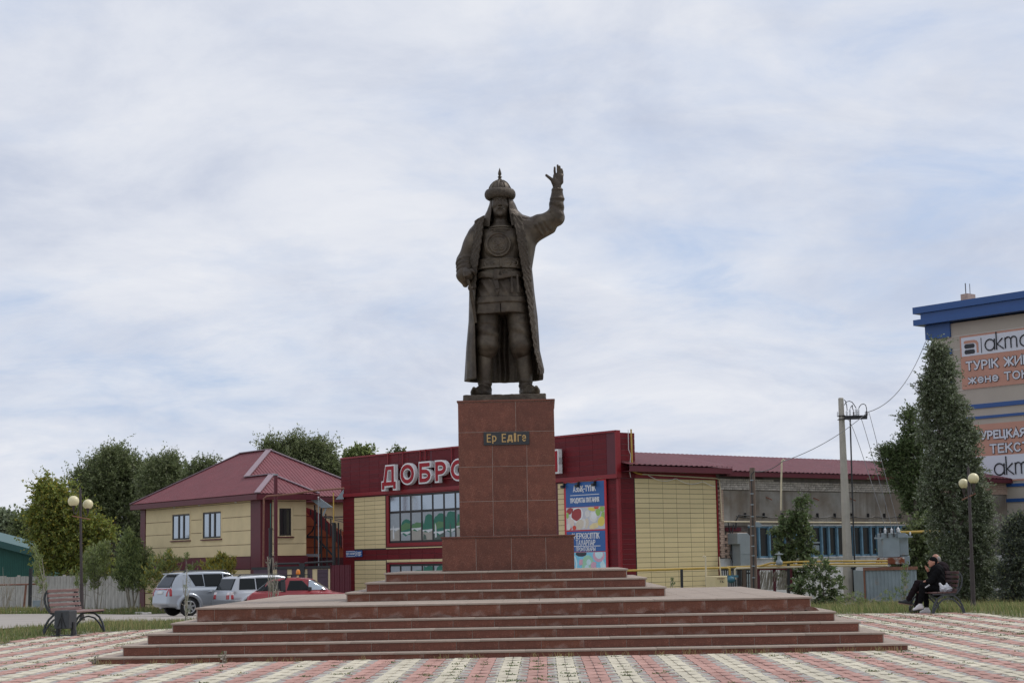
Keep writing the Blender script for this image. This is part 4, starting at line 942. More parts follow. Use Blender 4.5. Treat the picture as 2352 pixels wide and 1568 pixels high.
# windows: red surround, mullions, panes with torn film behind
def shop_window(name, y0, y1, z0, z1, ncol, zs):
    fr = MB(); t = .20
    fr.box(-.075, .12, y1, y1+t, z0-.16, z1+.0).box(-.075, .12, y0-t, y0, z0-.16, z1).box(-.075, .12, y0, y1, z0-.16, z0).box(-.075, .12, y0, y1, z1, z1+.06)
    wdw = fr.build('window', MT['red_trim'], shop)
    ys = np.linspace(y0, y1, ncol+1); g = MB()
    for y_ in ys: g.box(-.022, .01, y_-.06, y_+.06, z0, z1)
    for z_ in [z0+.05]+list(zs)+[z1-.05]: g.box(-.019, .01, y0+.05, y1-.05, z_-.055, z_+.055)
    g.build('mullion', MT['dark_frame'], wdw)
    r = random.Random(int(y0*10+z0*7)); zz = [z0]+list(zs)+[z1]
    for k in range(ncol):
        for q in range(len(zz)-1):
            a, b = ys[k]+.05, ys[k+1]-.05; za, zb_ = zz[q]+.055, zz[q+1]-.055
            if q == len(zz)-2 and len(zz) > 2: obj('pane', MB().box(-.014, -.004, a, b, za, zb_).mesh('pane', MT['glass_sky']), wdw); continue
            # film fragments laid on the pane
            pm = MB(); pm.box(-.012, -.004, a, b, za, zb_); w_ = b-a; h_ = zb_-za; lay = [0]
            mats = [MT['film_grey'], MT['film_green'], MT['film_lime'], MT['film_tan'], MT['film_white'], MT['film_dark']]
            frac = k/max(1, ncol-1)   # k = 0 is the right end in the photograph
            greeny = 1.0 if k < ncol-2 else .6
            def frag(poly, mi, dx): pm.cur = mi; pm.prism([(p[0], p[1]) for p in poly], (-.012-dx, b, za), (0, -1, 0), (0, 0, 1), (-1, 0, 0), .0015)
            if k < ncol-1 and r.random() < .95*greeny+.3:
                top = r.uniform(.90, .98) if k < ncol-3 else r.uniform(.6, .85)
                frag([(0, .06*h_), (w_, .06*h_), (w_, top*h_*r.uniform(.9, 1)), (w_*.8, top*h_*r.uniform(.93, 1)), (w_*.55, top*h_), (w_*.3, top*h_*r.uniform(.85, 1)), (w_*.12, top*h_*r.uniform(.6, 1)), (0, top*h_*r.uniform(.4, 1))], 1, 0)
                if r.random() < .7: frag([(0, h_*.36), (w_*.4, h_*.40), (w_, h_*.45), (w_, h_*.62), (w_*.5, h_*.66), (0, h_*.55)], 2, .0025)
            zt_ = r.uniform(.18, .42); j = [r.uniform(-.05, .05) for _ in range(9)]
            frag([(0, .02*h_), (w_, .02*h_), (w_, (zt_+j[0])*h_), (w_*.72, (zt_+j[1])*h_), (w_*.5, (zt_-.06+j[2])*h_), (w_*.22, (zt_+j[3])*h_), (0, (zt_+.05)*h_)], r.choice([3, 0, 5]), .005)
            if r.random() < .75: frag([(0, (zt_+.0)*h_), (w_*.3, (zt_+.04)*h_), (w_*.6, (zt_-.03)*h_), (w_, (zt_+.03)*h_), (w_, (zt_+.09)*h_), (w_*.5, (zt_+.07)*h_), (0, (zt_+.07)*h_)], 4, .0075)
            if r.random() < .55: a_ = r.uniform(.1, .6)*w_; frag([(a_, h_*.1), (a_+.18*w_, h_*.12), (a_+.13*w_, h_*.5), (a_+.02*w_, h_*.62)], r.choice([4, 0, 5]), .010)
            if r.random() < .4: frag([(w_*.05, h_*.05), (w_*.4, h_*.05), (w_*.33, h_*.2), (w_*.1, h_*.25)], 5, .0125)
            o_ = obj('pane', pm.mesh('pane', mats), wdw)
shop_window('upper', 9.14, 16.02, 2.36, 4.66, 8, [3.83]); shop_window('lower', 9.14, 16.02, .25, 1.36, 8, [])
# sign: box letters with a red face, white outline and sides
for i, ch in enumerate('ДОБРОН'):
    yc = [15.44, 13.95, 12.57, 11.36, 10.06, 3.62][i]; ww = [1.24, 1.18, .98, .93, 1.18, .92][i]; zc_, hh = (5.48, 1.24) if ch == 'Д' else (5.585, 1.04)
    o1 = obj('sign_letter', text_mesh(ch, ww, hh, .20, .0, MT['white'], t=.305), shop, (-.36, yc, zc_), (0, 0, -math.pi/2))
    obj('letter_face', text_mesh(ch, ww-.15, hh-.15, .03, .0, MT['sign_red'], t=.17), o1, (0, -.112, 0))
rl = MB()
for z_ in (5.25, 5.95): rl.box(-.20, -.16, 3.3, 16.0, z_-.02, z_+.02)
for y_ in (15.9, 14.7, 13.3, 12.9, 10.9, 8.0, 6.0): rl.box(-.19, -.155, y_-.025, y_+.025, 5.2, 6.70)
rl.build('sign_rail', MT['red_trim'], shop)
# poster panel with painted goods: flat print built in thin layers
po = thing('poster_board', 'tall blue poster board with food and crockery pictures beside the shop corner', 'poster')
po.location = (3.807+(-.06)*math.cos(SA)-1.95*math.sin(SA), 70.0+(-.06)*math.sin(SA)+1.95*math.cos(SA), 0); po.rotation_euler = (0, 0, SA-math.pi/2)
# local frame of the board: +x to the right along the facade, -y outwards, z up
PWH = 1.31
MB().box(-PWH, PWH, -.05, .0, -.1, 4.75).build('frame', MT['poster_red'], po)
def flat(name, x0, x1, z0, z1, mat, d=.052): return obj(name, MB().box(x0, x1, -d-.004, -d+.01, z0, z1).mesh(name, MT[mat]), po)
flat('print_field', -1.18, 1.20, 3.62, 4.66, 'sign_blue'); flat('print_field', -1.18, 1.20, 1.75, 2.60, 'sign_blue'); flat('print_field', -1.18, 1.20, -.05, .70, 'sign_blue')
pf = flat('food_picture', -1.18, 1.20, 2.66, 3.60, 'food_back'); pd = flat('crockery_picture', -1.18, 1.20, .76, 1.72, 'dish_blue')
def line(t, x, z, w_, h_, mat='white', parent=po): obj('lettering', text_mesh(t, w_, h_, .008, -.022, MT[mat]), parent, (x, -.062, z))
line('АЗЫҚ-ТҮЛІК', 0, 4.36, 1.42, .30); flat('rule', -.9, .9, 4.10, 4.125, 'white', .056); line('ПРОДУКТЫ ПИТАНИЯ', 0, 3.88, 1.80, .24)
line('ӨНЕРКӘСІПТІК', 0, 2.40, 1.74, .25); line('ТАУАРЛАР', 0, 2.12, 1.20, .23); flat('rule', -.9, .9, 1.96, 1.985, 'white', .056); line('ПРОМТОВАРЫ', 0, 1.85, 1.2, .17)
line('ТҰРМЫСТЫҚ', 0, .48, 1.62, .29); line('ХИМИЯ', 0, .17, .86, .24)
def blob(par, name, x, z, rx, rz_, mat, d, rot=0, n=18, wob=0, seed=1):
    r = random.Random(seed); pts = []
    for k in range(n):
        a = 2*math.pi*k/n; q = 1+wob*r.uniform(-1, 1); X, Z = rx*math.cos(a)*q, rz_*math.sin(a)*q; pts.append((X*math.cos(rot)-Z*math.sin(rot), X*math.sin(rot)+Z*math.cos(rot)))
    pts = [(min(1.19, max(-1.17, x+p[0])), z+p[1]) for p in pts]
    zlo, zhi = (2.67, 3.59) if par is pf else (.77, 1.71); pts = [(p[0], min(zhi, max(zlo, p[1]))) for p in pts]
    obj(name, MB().prism(pts, (0, -.056-d, 0), (1, 0, 0), (0, 0, 1), (0, 1, 0), .003).mesh(name, MT[mat]), par)
for a in (('meat_tray', -.52, 3.28, .40, .32, 'white', .002, .3), ('meat', -.52, 3.30, .33, .25, 'food_meat', .004, .3, 14, .08), ('meat', -.95, 3.46, .22, .13, 'food_meat', .002, .2), ('plate', .14, 3.32, .14, .15, 'food_white', .002), ('plate', .52, 3.20, .25, .24, 'food_white', .003), ('bowl', .54, 3.22, .17, .16, 'white', .006),
          ('corn', .42, 3.50, .24, .075, 'food_yellow', .004, -.15), ('apple', .80, 3.36, .15, .15, 'food_green', .004), ('apple', 1.06, 3.50, .15, .12, 'food_green', .004), ('apple', 1.12, 3.22, .13, .16, 'food_green', .005), ('pepper', 1.0, 2.98, .24, .20, 'food_yellow', .006, .3, 9, .06), ('cheese', .55, 2.80, .32, .13, 'food_cheese', .004, .2, 7),
          ('bread', -.34, 2.88, .27, .20, 'food_bread', .004, .4), ('bread', -.12, 2.92, .16, .21, 'food_white', .003, -.2), ('bread', .08, 2.92, .14, .22, 'food_bread', .0025, -.2), ('onion', -.98, 3.05, .12, .16, 'food_onion', .004), ('onion', -.80, 2.96, .13, .15, 'food_onion', .005), ('onion', -1.04, 2.80, .13, .13, 'food_white', .005), ('tomato', -.68, 2.75, .12, .10, 'food_tomato', .006), ('tomato', -.95, 2.72, .10, .06, 'food_tomato', .004), ('herb', -1.10, 3.28, .08, .13, 'food_green', .004), ('tomato', .70, 3.56, .16, .06, 'food_tomato', .003)):
    blob(pf, a[0], *a[1:], **({} if len(a) > 8 else {}))
for a in (('plate', -.95, 1.22, .40, .46, 'dish_pale', .002), ('plate', -.95, 1.24, .31, .36, 'dish_blue', .004), ('plate', -.95, 1.28, .25, .28, 'food_white', .006), ('saucer', .10, 1.20, .38, .40, 'dish_mint', .002), ('cup', .16, 1.30, .14, .13, 'dish_pale', .005), ('cup', .04, 1.06, .14, .14, 'dish_pale', .006), ('plate', .78, 1.58, .36, .28, 'dish_pink', .002), ('plate', .80, 1.64, .24, .20, 'dish_pale', .004),
          ('plate', -.30, 1.66, .34, .12, 'dish_dark', .002), ('flower', -.32, 1.30, .12, .14, 'dish_pink', .006, 0, 11, .25), ('flower', .46, 1.16, .17, .17, 'dish_pink', .006, 0, 13, .25), ('plate', .52, .84, .36, .12, 'food_onion', .003), ('cloth', 1.05, 1.10, .20, .30, 'dish_pale', .003, .3, 5)):
    blob(pd, *a)
for k, x in enumerate((-1.20, -.30, .72)):
    o = MB().box(x-.07, x+.07, -.28, -.12, 4.44, 4.56).box(x-.02, x+.02, -.16, -.05, 4.56, 4.66).tube([(x, -.06, 4.62), (x, -.2, 4.62), (x, -.2, 4.5)], .012, 6).build('floodlight', MT['steel_black'], po)
MB().tube([(-1.3, -.08, 4.60), (-1.0, -.1, 4.68), (-.6, -.1, 4.62), (-.2, -.1, 4.70), (.4, -.1, 4.66), (.9, -.1, 4.74), (1.25, -.08, 4.76)], .014, 6).build('cable', MT['pipe_rust'], po)
# street number plate
sp = thing('street_sign', 'small blue street name plate with number 13 on the red shop corner', 'sign'); py_ = 18.72
pos = np.array([3.807, 70.0])+np.array([-.065*math.cos(SA)-18.98*math.sin(SA), -.065*math.sin(SA)+18.98*math.cos(SA)])
sp.location = (pos[0], pos[1], 1.90); sp.rotation_euler = (0, 0, SA-math.pi/2)
MB().box(-.66, .70, -.02, .012, -.155, .155).build('plate', MT['sign_blue'], sp)
MB().box(-.64, .12, -.026, -.018, .115, .135).box(-.64, .12, -.026, -.018, -.135, -.115).build('rule', MT['white'], sp)
obj('lettering', text_mesh('ЕДІГЕ БАТЫР', .72, .13, .008, -.035, MT['white']), sp, (-.27, -.024, 0))
m = MB(); m.tube([(.24+.115*math.cos(k*.3927), -.024, .115*math.sin(k*.3927)) for k in range(17)], .009, 5); m.build('ring', MT['white'], sp); obj('lettering', text_mesh('13', .12, .12, .008, -.01, MT['white']), sp, (.24, -.024, 0))
m = MB()
for z_, w_ in ((.07, .26), (.02, .2), (-.04, .26), (-.09, .18)): m.box(.40, .40+w_, -.025, -.018, z_-.014, z_+.014)
m.build('small_print', MT['white'], sp)
# roof of the side annex: overhanging corrugated sheet, fascia, conduit with looping cable
def corrugated(name, p00, p10, p01, p11, mat, parent, pitch=.2, amp=.018, thick=.0):
    """sheet with trapezoid ribs running from edge p0* (eave) to p1* (ridge)"""
    p00, p10, p01, p11 = (np.array(q, float) for q in (p00, p10, p01, p11)); L_ = max(np.linalg.norm(p10-p00), np.linalg.norm(p11-p01)); n = max(2, int(L_/pitch)); nr = np.cross(p10-p00, p01-p00); nr /= np.linalg.norm(nr)
    if nr[2] < 0: nr = -nr
    us = []
    for k in range(n): us += [(k/n, 0), ((k+.25)/n, 0), ((k+.38)/n, 1), ((k+.72)/n, 1), ((k+.85)/n, 0)]
    us.append((1, 0)); V = []
    for u, h in us: V += [p00+(p10-p00)*u+nr*h*amp, p01+(p11-p01)*u+nr*h*amp]
    Fq = [(2*k, 2*k+2, 2*k+3, 2*k+1) for k in range(len(us)-1)]
    return obj(name, np_mesh(name, V, Fq, mat), parent)
rf = corrugated('roof', (.15, -.62, 5.26), (6.35, -.62, 5.26), (.15, 3.2, 6.0), (6.35, 3.2, 6.0), MT['roof_old'], shop, .30, .03)
m = MB(); m.box(.12, 6.30, -.60, -.56, 4.98, 5.22).box(.12, 6.30, -.56, -.0, 4.98, 5.0); m.build('fascia', MT['maroon'], shop)
MB().box(.9, 5.85, -.02, -.004, 4.74, 4.98).box(5.83, 5.90, -.05, .0, SZ, 4.76).build('trim', MT['red_trim'], shop)
m = MB(); m.tube([(1.25, -.12, 4.90), (5.75, -.12, 4.80), (5.95, -.12, 4.76), (6.02, -.10, 4.3), (6.05, -.1, 2.95)], .028, 8); m.build('conduit', MT['pipe_cream'], shop)
m = MB(); pts = [(1.6+k*.13, -.14, 4.86-.008*k-.17*abs(math.sin(k*.13*1.9))) for k in range(32)]; m.tube(pts, .011, 5); m.build('cable', MT['white'], shop)
m = MB(); m.tube([(.62, -.2, 6.75), (.62, -.2, 5.4), (.66, -.2, 5.0), (1.0, -.16, 4.92), (1.25, -.12, 4.90)], .035, 8); m.build('pipe', MT['pipe_yellow'], shop)
m = MB(); m.tube([(.50, -.15, 6.72), (.50, -.14, 5.9), (.60, -.16, 5.7), (.53, -.14, 5.0), (.6, -.12, 4.76)], .014, 6); m.build('cable', MT['white'], shop)

# ------------------------------------------------------------------ the old brick hall running on behind it
hall = thing('brick_hall', 'long old hall with white brick course and grey concrete wall under a red sheet roof', 'hall', (3.807, 70.0, 0), SA)
X0, X1 = 5.95, 30.0
MB().box(X0, X1, .03, 9.0, SZ-.5, 5.0).build('wall', MT['mortar'], hall)
m = MB(); m.box(6.30, 17.6, -.005, .03, 2.76, 4.30); m.build('wall_panel', MT['plaster'], hall); MB().box(17.63, X1, -.005, .03, 2.76, 4.30).build('wall_panel', MT['plaster'], hall)
MB().box(X0, X1, -.012, .03, SZ, 1.34).build('plinth', MT['whitewash'], hall)
br = random.Random(12)
nb = 0
for row in range(6):
    z = 4.325+row*.098; x = X0+(.0 if row % 2 else .13); kind = row % 2
    while x < 19.4 and nb < 296:
        L_ = .25 if kind else .125
        if kind == 0 and x > 12.5: L_ = .25
        me = cached(('brick', L_), lambda: slab_box(L_-.012, .09, .086, 'brick', .006)); obj('brick', me, hall, (x+L_/2, -.018+br.uniform(-.006, .006), z+.045), (0, 0, br.uniform(-.01, .01))); x += L_; nb += 1
m = MB()
for row in range(6):
    x = 19.45+(.0 if row % 2 else .13)
    while x < X1-.3: m.box(x, x+.238, -.06+br.uniform(-.005, .005), .03, 4.325+row*.098+.002, 4.325+row*.098+.088); x += .25
# brick pier next to the cream panels
for row in range(30):
    z = 1.38+row*.098; x = X0+(.0 if row % 2 else .06)
    while x < 6.22: L_ = min(.25, 6.26-x); m.box(x, x+L_-.012, -.05+br.uniform(-.005, .005), .03, z+.002, z+.088); x += .25
for row in range(9):
    z = 1.36+row*.125; x = 6.28+(.0 if row % 2 else .15)
    while x < 7.7: L_ = min(.36, 7.7-x); m.box(x, x+L_-.015, -.04+br.uniform(-.006, .006), .03, z, z+.112); x += .36
tag(m.build('bricks', MT['brick_pink'], hall), kind='stuff')
# window band with blue mullions
k = 0; x = 7.85
while x < 22.5:
    w_ = .60+.10*math.sin(k*2.1)
    f = MB(); f.box(x, x+w_, .0, .03, 1.34, 1.42).box(x, x+w_, .0, .03, 2.66, 2.74); wd_ = obj('window', f.mesh('window', MT['blue_frame']), hall)
    obj('pane', MB().box(x+.05, x+w_-.05, .012, .028, 1.42, 2.66).mesh('pane', MT['glass_dark']), wd_)
    obj('mullion', MB().box(x+w_-.05, x+w_+.05, -.10, .03, 1.36, 2.72).mesh('mullion', MT['blue_frame']), wd_)
    if k == 7: obj('vent', MB().box(x+.05, x+w_-.05, -.01, .012, 1.95, 2.02).box(x+.12, x+w_-.12, -.008, .012, 1.5, 1.86).mesh('vent', MT['grey_steel']), wd_)
    x += w_; k += 1
m = MB(); m.box(7.8, 25, -.03, .01, 2.74, 2.80).box(7.8, 25, -.06, -.012, 1.29, 1.335); m.build('sill', MT['whitewash'], hall)
corrugated('roof', (6.2, -.45, 5.12), (X1, -.45, 5.12), (6.2, 4.5, 6.18), (X1, 4.5, 6.18), MT['roof_old'], hall, .30, .03)
corrugated('roof', (6.2, 9.4, 5.12), (X1, 9.4, 5.12), (6.2, 4.5, 6.18), (X1, 4.5, 6.18), MT['roof_old'], hall, .30, .03)
corrugated('roof', (.5, -.2, 5.32), (6.2, -.2, 5.32), (.5, 4.5, 6.18), (6.2, 4.5, 6.18), MT['roof_old'], hall, .30, .03)
m = MB(); m.box(6.1, X1, -.43, -.39, 4.90, 5.10).box(6.1, X1, -.39, .03, 4.90, 4.92); m.build('fascia', MT['maroon'], hall)
# pipes and cables on the hall wall
m = MB(); m.tube([(6.1, -.15, 2.93), (12, -.15, 2.90), (18.3, -.15, 2.88), (18.9, -.15, 2.84), (19.3, -.15, 2.5)], .032, 8); m.build('pipe', MT['pipe_cream'], hall)
m = MB(); pts = []
for k in range(60): x = 7.0+k*.2; pts.append((x, -.10, 3.17-.07*abs(math.sin(k*.39))+(0 if k > 10 else .0)))
m.tube(pts, .022, 5); m.tube([(6.9, -.12, 2.6), (6.95, -.12, 3.0), (7.15, -.12, 3.22), (8.2, -.1, 3.18), (9, -.1, 3.15)], .03, 6); m.build('cable', MT['steel_black'], hall)
m = MB()
for k in range(11): x = 7.6+k*1.23; m.box(x-.02, x+.02, -.12, 0, 3.1, 3.32)
m.build('bracket', MT['steel_black'], hall)
for x in (9.1, 11.2, 12.35, 15.0): MB().bar((x, .0, 4.02), (x+.1, -.25, 3.9), .05).build('anchor', MT['pipe_rust'], hall)
m = MB(); m.tube([(6.42, -.12, 2.9), (6.5, -.14, 2.5), (6.6, -.14, 2.1), (6.45, -.14, 1.5), (6.7, -.14, 1.0), (6.95, -.14, 1.4), (6.7, -.14, 1.95), (6.6, -.14, 2.3), (6.75, -.13, 2.8)], .026, 6); m.tube([(6.6, -.12, 1.9), (6.62, -.12, .75), (7.5, -.12, .72)], .03, 6); m.build('cable', MT['steel_black'], hall)
MB().box(6.35, 7.3, -.08, .0, 2.52, 2.68).build('lintel', MT['maroon'], hall)
dz = thing('air_duct', 'grey galvanised air duct with slanted hood against the brick hall', 'duct', (3.807, 70.0, 0), SA)
m = MB(); m.prism([(6.45, 1.95), (6.45, 2.42), (7.1, 2.42), (7.4, 2.2), (7.4, -.4), (6.6, -.4), (6.6, 1.95)], (0, -.62, 0), (1, 0, 0), (0, 0, 1), (0, 1, 0), .58); dd = m.build('duct', MT['zinc'], dz, bevel=.01)
m = MB(); m.box(6.59, 7.41, -.63, -.03, 1.52, 1.56).box(6.59, 7.41, -.63, -.03, .3, .34); m.build('seam', MT['zinc'], dz)
# ------------------------------------------------------------------ two-storey house with hipped red roof (local frame: +y along its left facade, +x along its right one)
HA = math.atan2(.60228291, .79828271); HX, HY = -13.308, 84.0
house = thing('house', 'two-storey cream house with maroon corners and a red ribbed hip roof', 'house', (HX, HY, 0), HA)
HL, HWB, HWM, HS1, HZE, HM, HO = 14.38, 2.53, 8.21, 2.84, 4.943, .588, .493
GZ = -1.15
m = MB(); m.box(0, HWB, 0, HS1+.3, GZ, 4.80).box(0, HWM, HS1, HL, GZ, 4.80); m.build('wall', MT['maroon'], house)
# cream render bands between thin grooves, laid between the windows
grooves = [4.86, 4.58, 3.86, 3.16, 2.46, 1.86]
wins_l = [(7.94, 10.37), (4.23, 6.59)]; WZ0, WZ1 = 2.81, 4.34
def bands_f(y0, y1, holes, par=house):
    for zt, zb in zip(grooves[:-1], grooves[1:]):
        cuts = [y0]
        segs = [(y0, y1)]
        for h0, h1, hz0, hz1 in holes:
            if zb < hz1-.05 and zt > hz0+.05:
                new = []
                for a, b in segs:
                    if h1 <= a or h0 >= b: new.append((a, b))
                    else:
                        if a < h0: new.append((a, h0))
                        if h1 < b: new.append((h1, b))
                segs = new
        for a, b in segs: yield a, b, zb+.012, zt-.012
        for h0, h1, hz0, hz1 in holes:
            if zb < hz1-.05 and zt > hz0+.05:
                if zt-.012 > hz1+.02: yield h0, h1, hz1-.02, zt-.012
                if zb+.012 < hz0-.02: yield h0, h1, zb+.012, hz0+.02
for a, b, z0, z1 in bands_f(1.0, 13.75, [(w0, w1, WZ0, WZ1) for w0, w1 in wins_l]):
    # trim the band where the window only overlaps in part
    MB().box(-.05, -.001, a, b, z0, z1).build('render_band', MT['cream_wall'], house, bevel=.008)
MB().box(-.05, -.001, 1.0, 13.75, 4.80, 4.86).build('render_band', MT['cream_wall'], house)
for z0, z1 in ((.62, 1.22), (0.0, .60), (-.62, -.02), (-1.1, -.64)): MB().box(-.05, -.001, 1.0, 13.75, z0+.01, z1-.01).build('render_band', MT['cream_wall'], house, bevel=.008)
for a, b, z0, z1 in bands_f(.55, 2.50, [(.86, 1.76, WZ0, WZ1)]): MB().box(a, b, -.05, -.001, z0, z1).build('render_band', MT['cream_wall'], house, bevel=.008)
for z0, z1 in ((.62, 1.22), (0.0, .60)): MB().box(.6, 2.5, -.05, -.001, z0+.01, z1-.01).build('render_band', MT['maroon'], house)
for zt, zb in zip(grooves[:-1], grooves[1:]): MB().box(HWB+.15, HWM-.1, HS1-.05, HS1-.001, zb+.012, zt-.012).build('render_band', MT['cream_wall'], house, bevel=.008)
# corner pilasters and storey band
m = MB(); m.box(-.09, .55, -.09, -.055, GZ, 4.80).box(-.09, -.055, -.055, .98, GZ, 4.80).box(-.09, -.052, 13.76, HL+.04, GZ, 4.80); m.build('pilaster', MT['maroon'], house)
m = MB(); m.box(-.10, -.06, .98, 13.76, 1.25, 1.85).box(.55, HWB+.03, -.10, -.06, 1.05, 1.85).box(HWB, HWM, HS1-.09, HS1-.06, 1.05, 1.85); m.build('storey_band', MT['maroon'], house)
def house_window(axis, a, b, z0, z1, n, dark=False):
    def bx(mb, u0, u1, d0, d1, q0, q1): mb.box(-d1, -d0, u0, u1, q0, q1) if axis == 'f' else mb.box(u0, u1, -d1, -d0, q0, q1)
    m = MB(); t = .12
    for q in ((a, a+t, z0, z1), (b-t, b, z0, z1), (a+t, b-t, z1-t, z1), (a+t, b-t, z0, z0+.05)): bx(m, q[0], q[1], .0, .075, q[2], q[3])
    w_ = m.build('window', MT['cream_wall'], house, bevel=.02)
    m = MB(); a2, b2 = a+t, b-t; za, zb = z0+.05, z1-t
    us = np.linspace(a2, b2, n+1) if n != 3 else np.array([a2, a2+(b2-a2)*.36, a2+(b2-a2)*.64, b2])
    for i, u in enumerate(us): bx(m, max(a2, u-.075), min(b2, u+.075), .003, .05, za, zb)
    bx(m, a2, b2, .003, .045, za, za+.09); bx(m, a2, b2, .003, .045, zb-.09, zb); m.build('frame', MT['dark_frame'], w_)
    for u0, u1 in zip(us[:-1], us[1:]):
        m = MB(); bx(m, u0+.07, u1-.07, .006, .018, za+.09, zb-.09); obj('pane', m.mesh('pane', MT['glass_dark' if dark else 'glass_sky']), w_)
    m = MB(); bx(m, a-.02, b+.02, .0, .14, z0-.05, z0-.0); m.build('sill', MT['maroon'], w_)
for a, b in wins_l: house_window('f', a, b, WZ0, WZ1, 3)
house_window('s', .86, 1.76, WZ0, WZ1, 2, True)
# roof: ribbed planes, flashings, fascia
def roof_plane(poly, along, mat=MT['roof_red'], pitch=.20, amp=.022, name='roof'):
    """ribbed plane: poly = 3-D corner points; ribs run along the vector 'along'"""
    P = [np.array(p, float) for p in poly]; al = np.array(along, float); al /= np.linalg.norm(al); nr = np.zeros(3)
    for k in range(len(P)): nr += np.cross(P[k]-P[0], P[(k+1) % len(P)]-P[0])
    nr /= np.linalg.norm(nr); nr = nr if nr[2] > 0 else -nr
    sd = np.cross(nr, al); sd /= np.linalg.norm(sd); U = [(p-P[0])@sd for p in P]; T = [(p-P[0])@al for p in P]
    def span(u):
        ts = []
        for k in range(len(P)):
            u0, u1 = U[k], U[(k+1) % len(P)]
            if (u0-u)*(u1-u) <= 0 and abs(u1-u0) > 1e-9: s_ = (u-u0)/(u1-u0); ts.append(T[k]+(T[(k+1) % len(P)]-T[k])*s_)
        return (min(ts), max(ts)) if ts else None
    us = []; u = min(U)+1e-4; pat = ((0, 0), (.5, 0), (.58, 1), (.90, 1), (.98, 0)); k = 0
    while True:
        done = False
        for f, h in pat:
            uu = min(U)+1e-4+(k+f)*pitch
            if uu > max(U)-1e-4: done = True; break
            us.append((uu, h))
        if done: break
        k += 1
    us.append((max(U)-1e-4, 0)); V = []; us = [(q, h, span(q)) for q, h in us]; us = [q for q in us if q[2]]
    for q, h, (t0, t1) in us: V += [P[0]+sd*q+al*t0+nr*amp*h, P[0]+sd*q+al*t1+nr*amp*h]
    return obj(name, np_mesh(name, V, [(2*k, 2*k+2, 2*k+3, 2*k+1) for k in range(len(us)-1)], mat), house)
o = HO; zr_b = HZE+HM*(HWB/2+o); zr_m = HZE+HM*(HWM/2+o); s1 = HS1
A = (-o, -o, HZE); Bp = (HWB+o, -o, HZE); RB0 = (HWB/2, HWB/2, zr_b); RB1 = (HWB/2, s1+HWB/2, zr_b)
RM0 = (HWM/2, s1+HWM/2, zr_m); RM1 = (HWM/2, HL-HWM/2, zr_m); Cl = (-o, HL+o, HZE); Cr = (HWM+o, HL+o, HZE); Dm = (HWM+o, s1-o, HZE)
roof_plane([A, RB0, RB1, RM0, RM1, Cl], (1, 0, HM))                       # long left slope
roof_plane([A, Bp, RB0], (0, 1, HM))                                      # bay hip
RBx = (HWB+o, s1-o, HZE)
roof_plane([Bp, RBx, RB1, RB0], (-1, 0, HM))                              # bay right slope
roof_plane([RB1, RBx, Dm, RM0], (0, 1, HM))                               # main front hip
roof_plane([Dm, Cr, RM1, RM0], (-1, 0, HM)); roof_plane([Cl, Cr, RM1], (0, -1, HM))
m = MB()
def fl(p, q, w_=.30): p, q = np.array(p), np.array(q); m.bar(p+[0, 0, .035], q+[0, 0, .035], w_, .05)
fl(A, RB0); fl(Bp, RB0); fl(RB0, RB1); fl(RB1, RM0); fl(RM0, RM1); fl(RM1, Cl); fl(RM0, Dm); fl(RM1, Cr); m.build('flashing', MT['flash'], house)
m = MB(); th = .27
for p, q in ((A, Bp), (Cl, A), (Bp, RBx), (RBx, Dm), (Dm, Cr), (Cr, Cl)):
    p, q = np.array(p), np.array(q); m.bar(p+[0, 0, -.17], q+[0, 0, -.17], .04, th)
m.box(-o+.02, 0, -o+.02, HL+o-.02, HZE-.30, HZE-.28).box(0, HWB+o-.02, -o+.02, 0, HZE-.30, HZE-.28).box(HWB, HWM+o, HS1-o, HS1, HZE-.30, HZE-.28); m.build('fascia', MT['maroon'], house)
for y_ in (2.3, 6.5, 9.6): MB().lathe([(.05, 0), (.07, .03), (.03, .05)], 10, (-.25, y_, HZE-.36)).build('downlight', MT['white'], house)
# ------------------------------------------------------------------ yard between the house and the shop
def grp(name, label, cat, Y, group=None): return thing(name, label, cat, (0, 0, 0), 0, group)
Z3 = lambda x, y: (597.2+x/9.104, 1159.9+y/9.104)        # zoom of the yard -> picture coordinates
def zp(x, y, Y): return at(*Z3(x, y), Y)
def vtube(name, label, cat, x, ya, yb, r_px, Y, mat, cap=None, sq=False, xb=None):
    t, b = zp(x, ya, Y), zp(x if xb is None else xb, yb, Y); r_ = abs(zp(x+r_px, ya, Y)[0]-t[0]); b = np.array([t[0], t[1], b[2]])
    o_ = thing(name, label, cat, tuple(b)); m = MB(); m.tube([(0, 0, 0), (0, 0, t[2]-b[2])], r_, 12); m.build('shaft', MT[mat], o_, angle=40)
    if cap: MB().lathe([(r_*1.25, t[2]-b[2]-.03), (r_*1.25, t[2]-b[2]+.03)], 12).build('cap', MT[cap], o_)
    return o_
vtube('flue_pipe', 'tall dark red pipe standing in front of the cream house bay', 'pipe', 328, -640, 1330, 40, 82.5, 'maroon', 'zinc')
vtube('gate_post', 'black tube post with thin green rod left of the red pipe', 'post', 220, 488, 1480, 38, 81.5, 'steel_black', 'steel_black')
vtube('rod', 'thin dark green rod on top of the left black post', 'rod', 222, -40, 488, 11, 81.5, 'green_wall')
vtube('gate_post', 'black tube post carrying a yellow pipe next to the shop', 'post', 1542, 375, 1480, 38, 81.5, 'steel_black', 'steel_black')
vtube('riser_pipe', 'yellow pipe rising from the black post beside the shop', 'pipe', 1536, -265, 372, 12, 81.5, 'pipe_yellow')
vtube('metal_pole', 'slim bare metal pole in front of the orange stair wall', 'pole', 1222, -170, 1290, 11, 83.0, 'zinc', 'white')
gp_ = thing('gas_pipe', 'thin rusty pipe crossing high from the house corner to the shop', 'pipe'); m = MB()
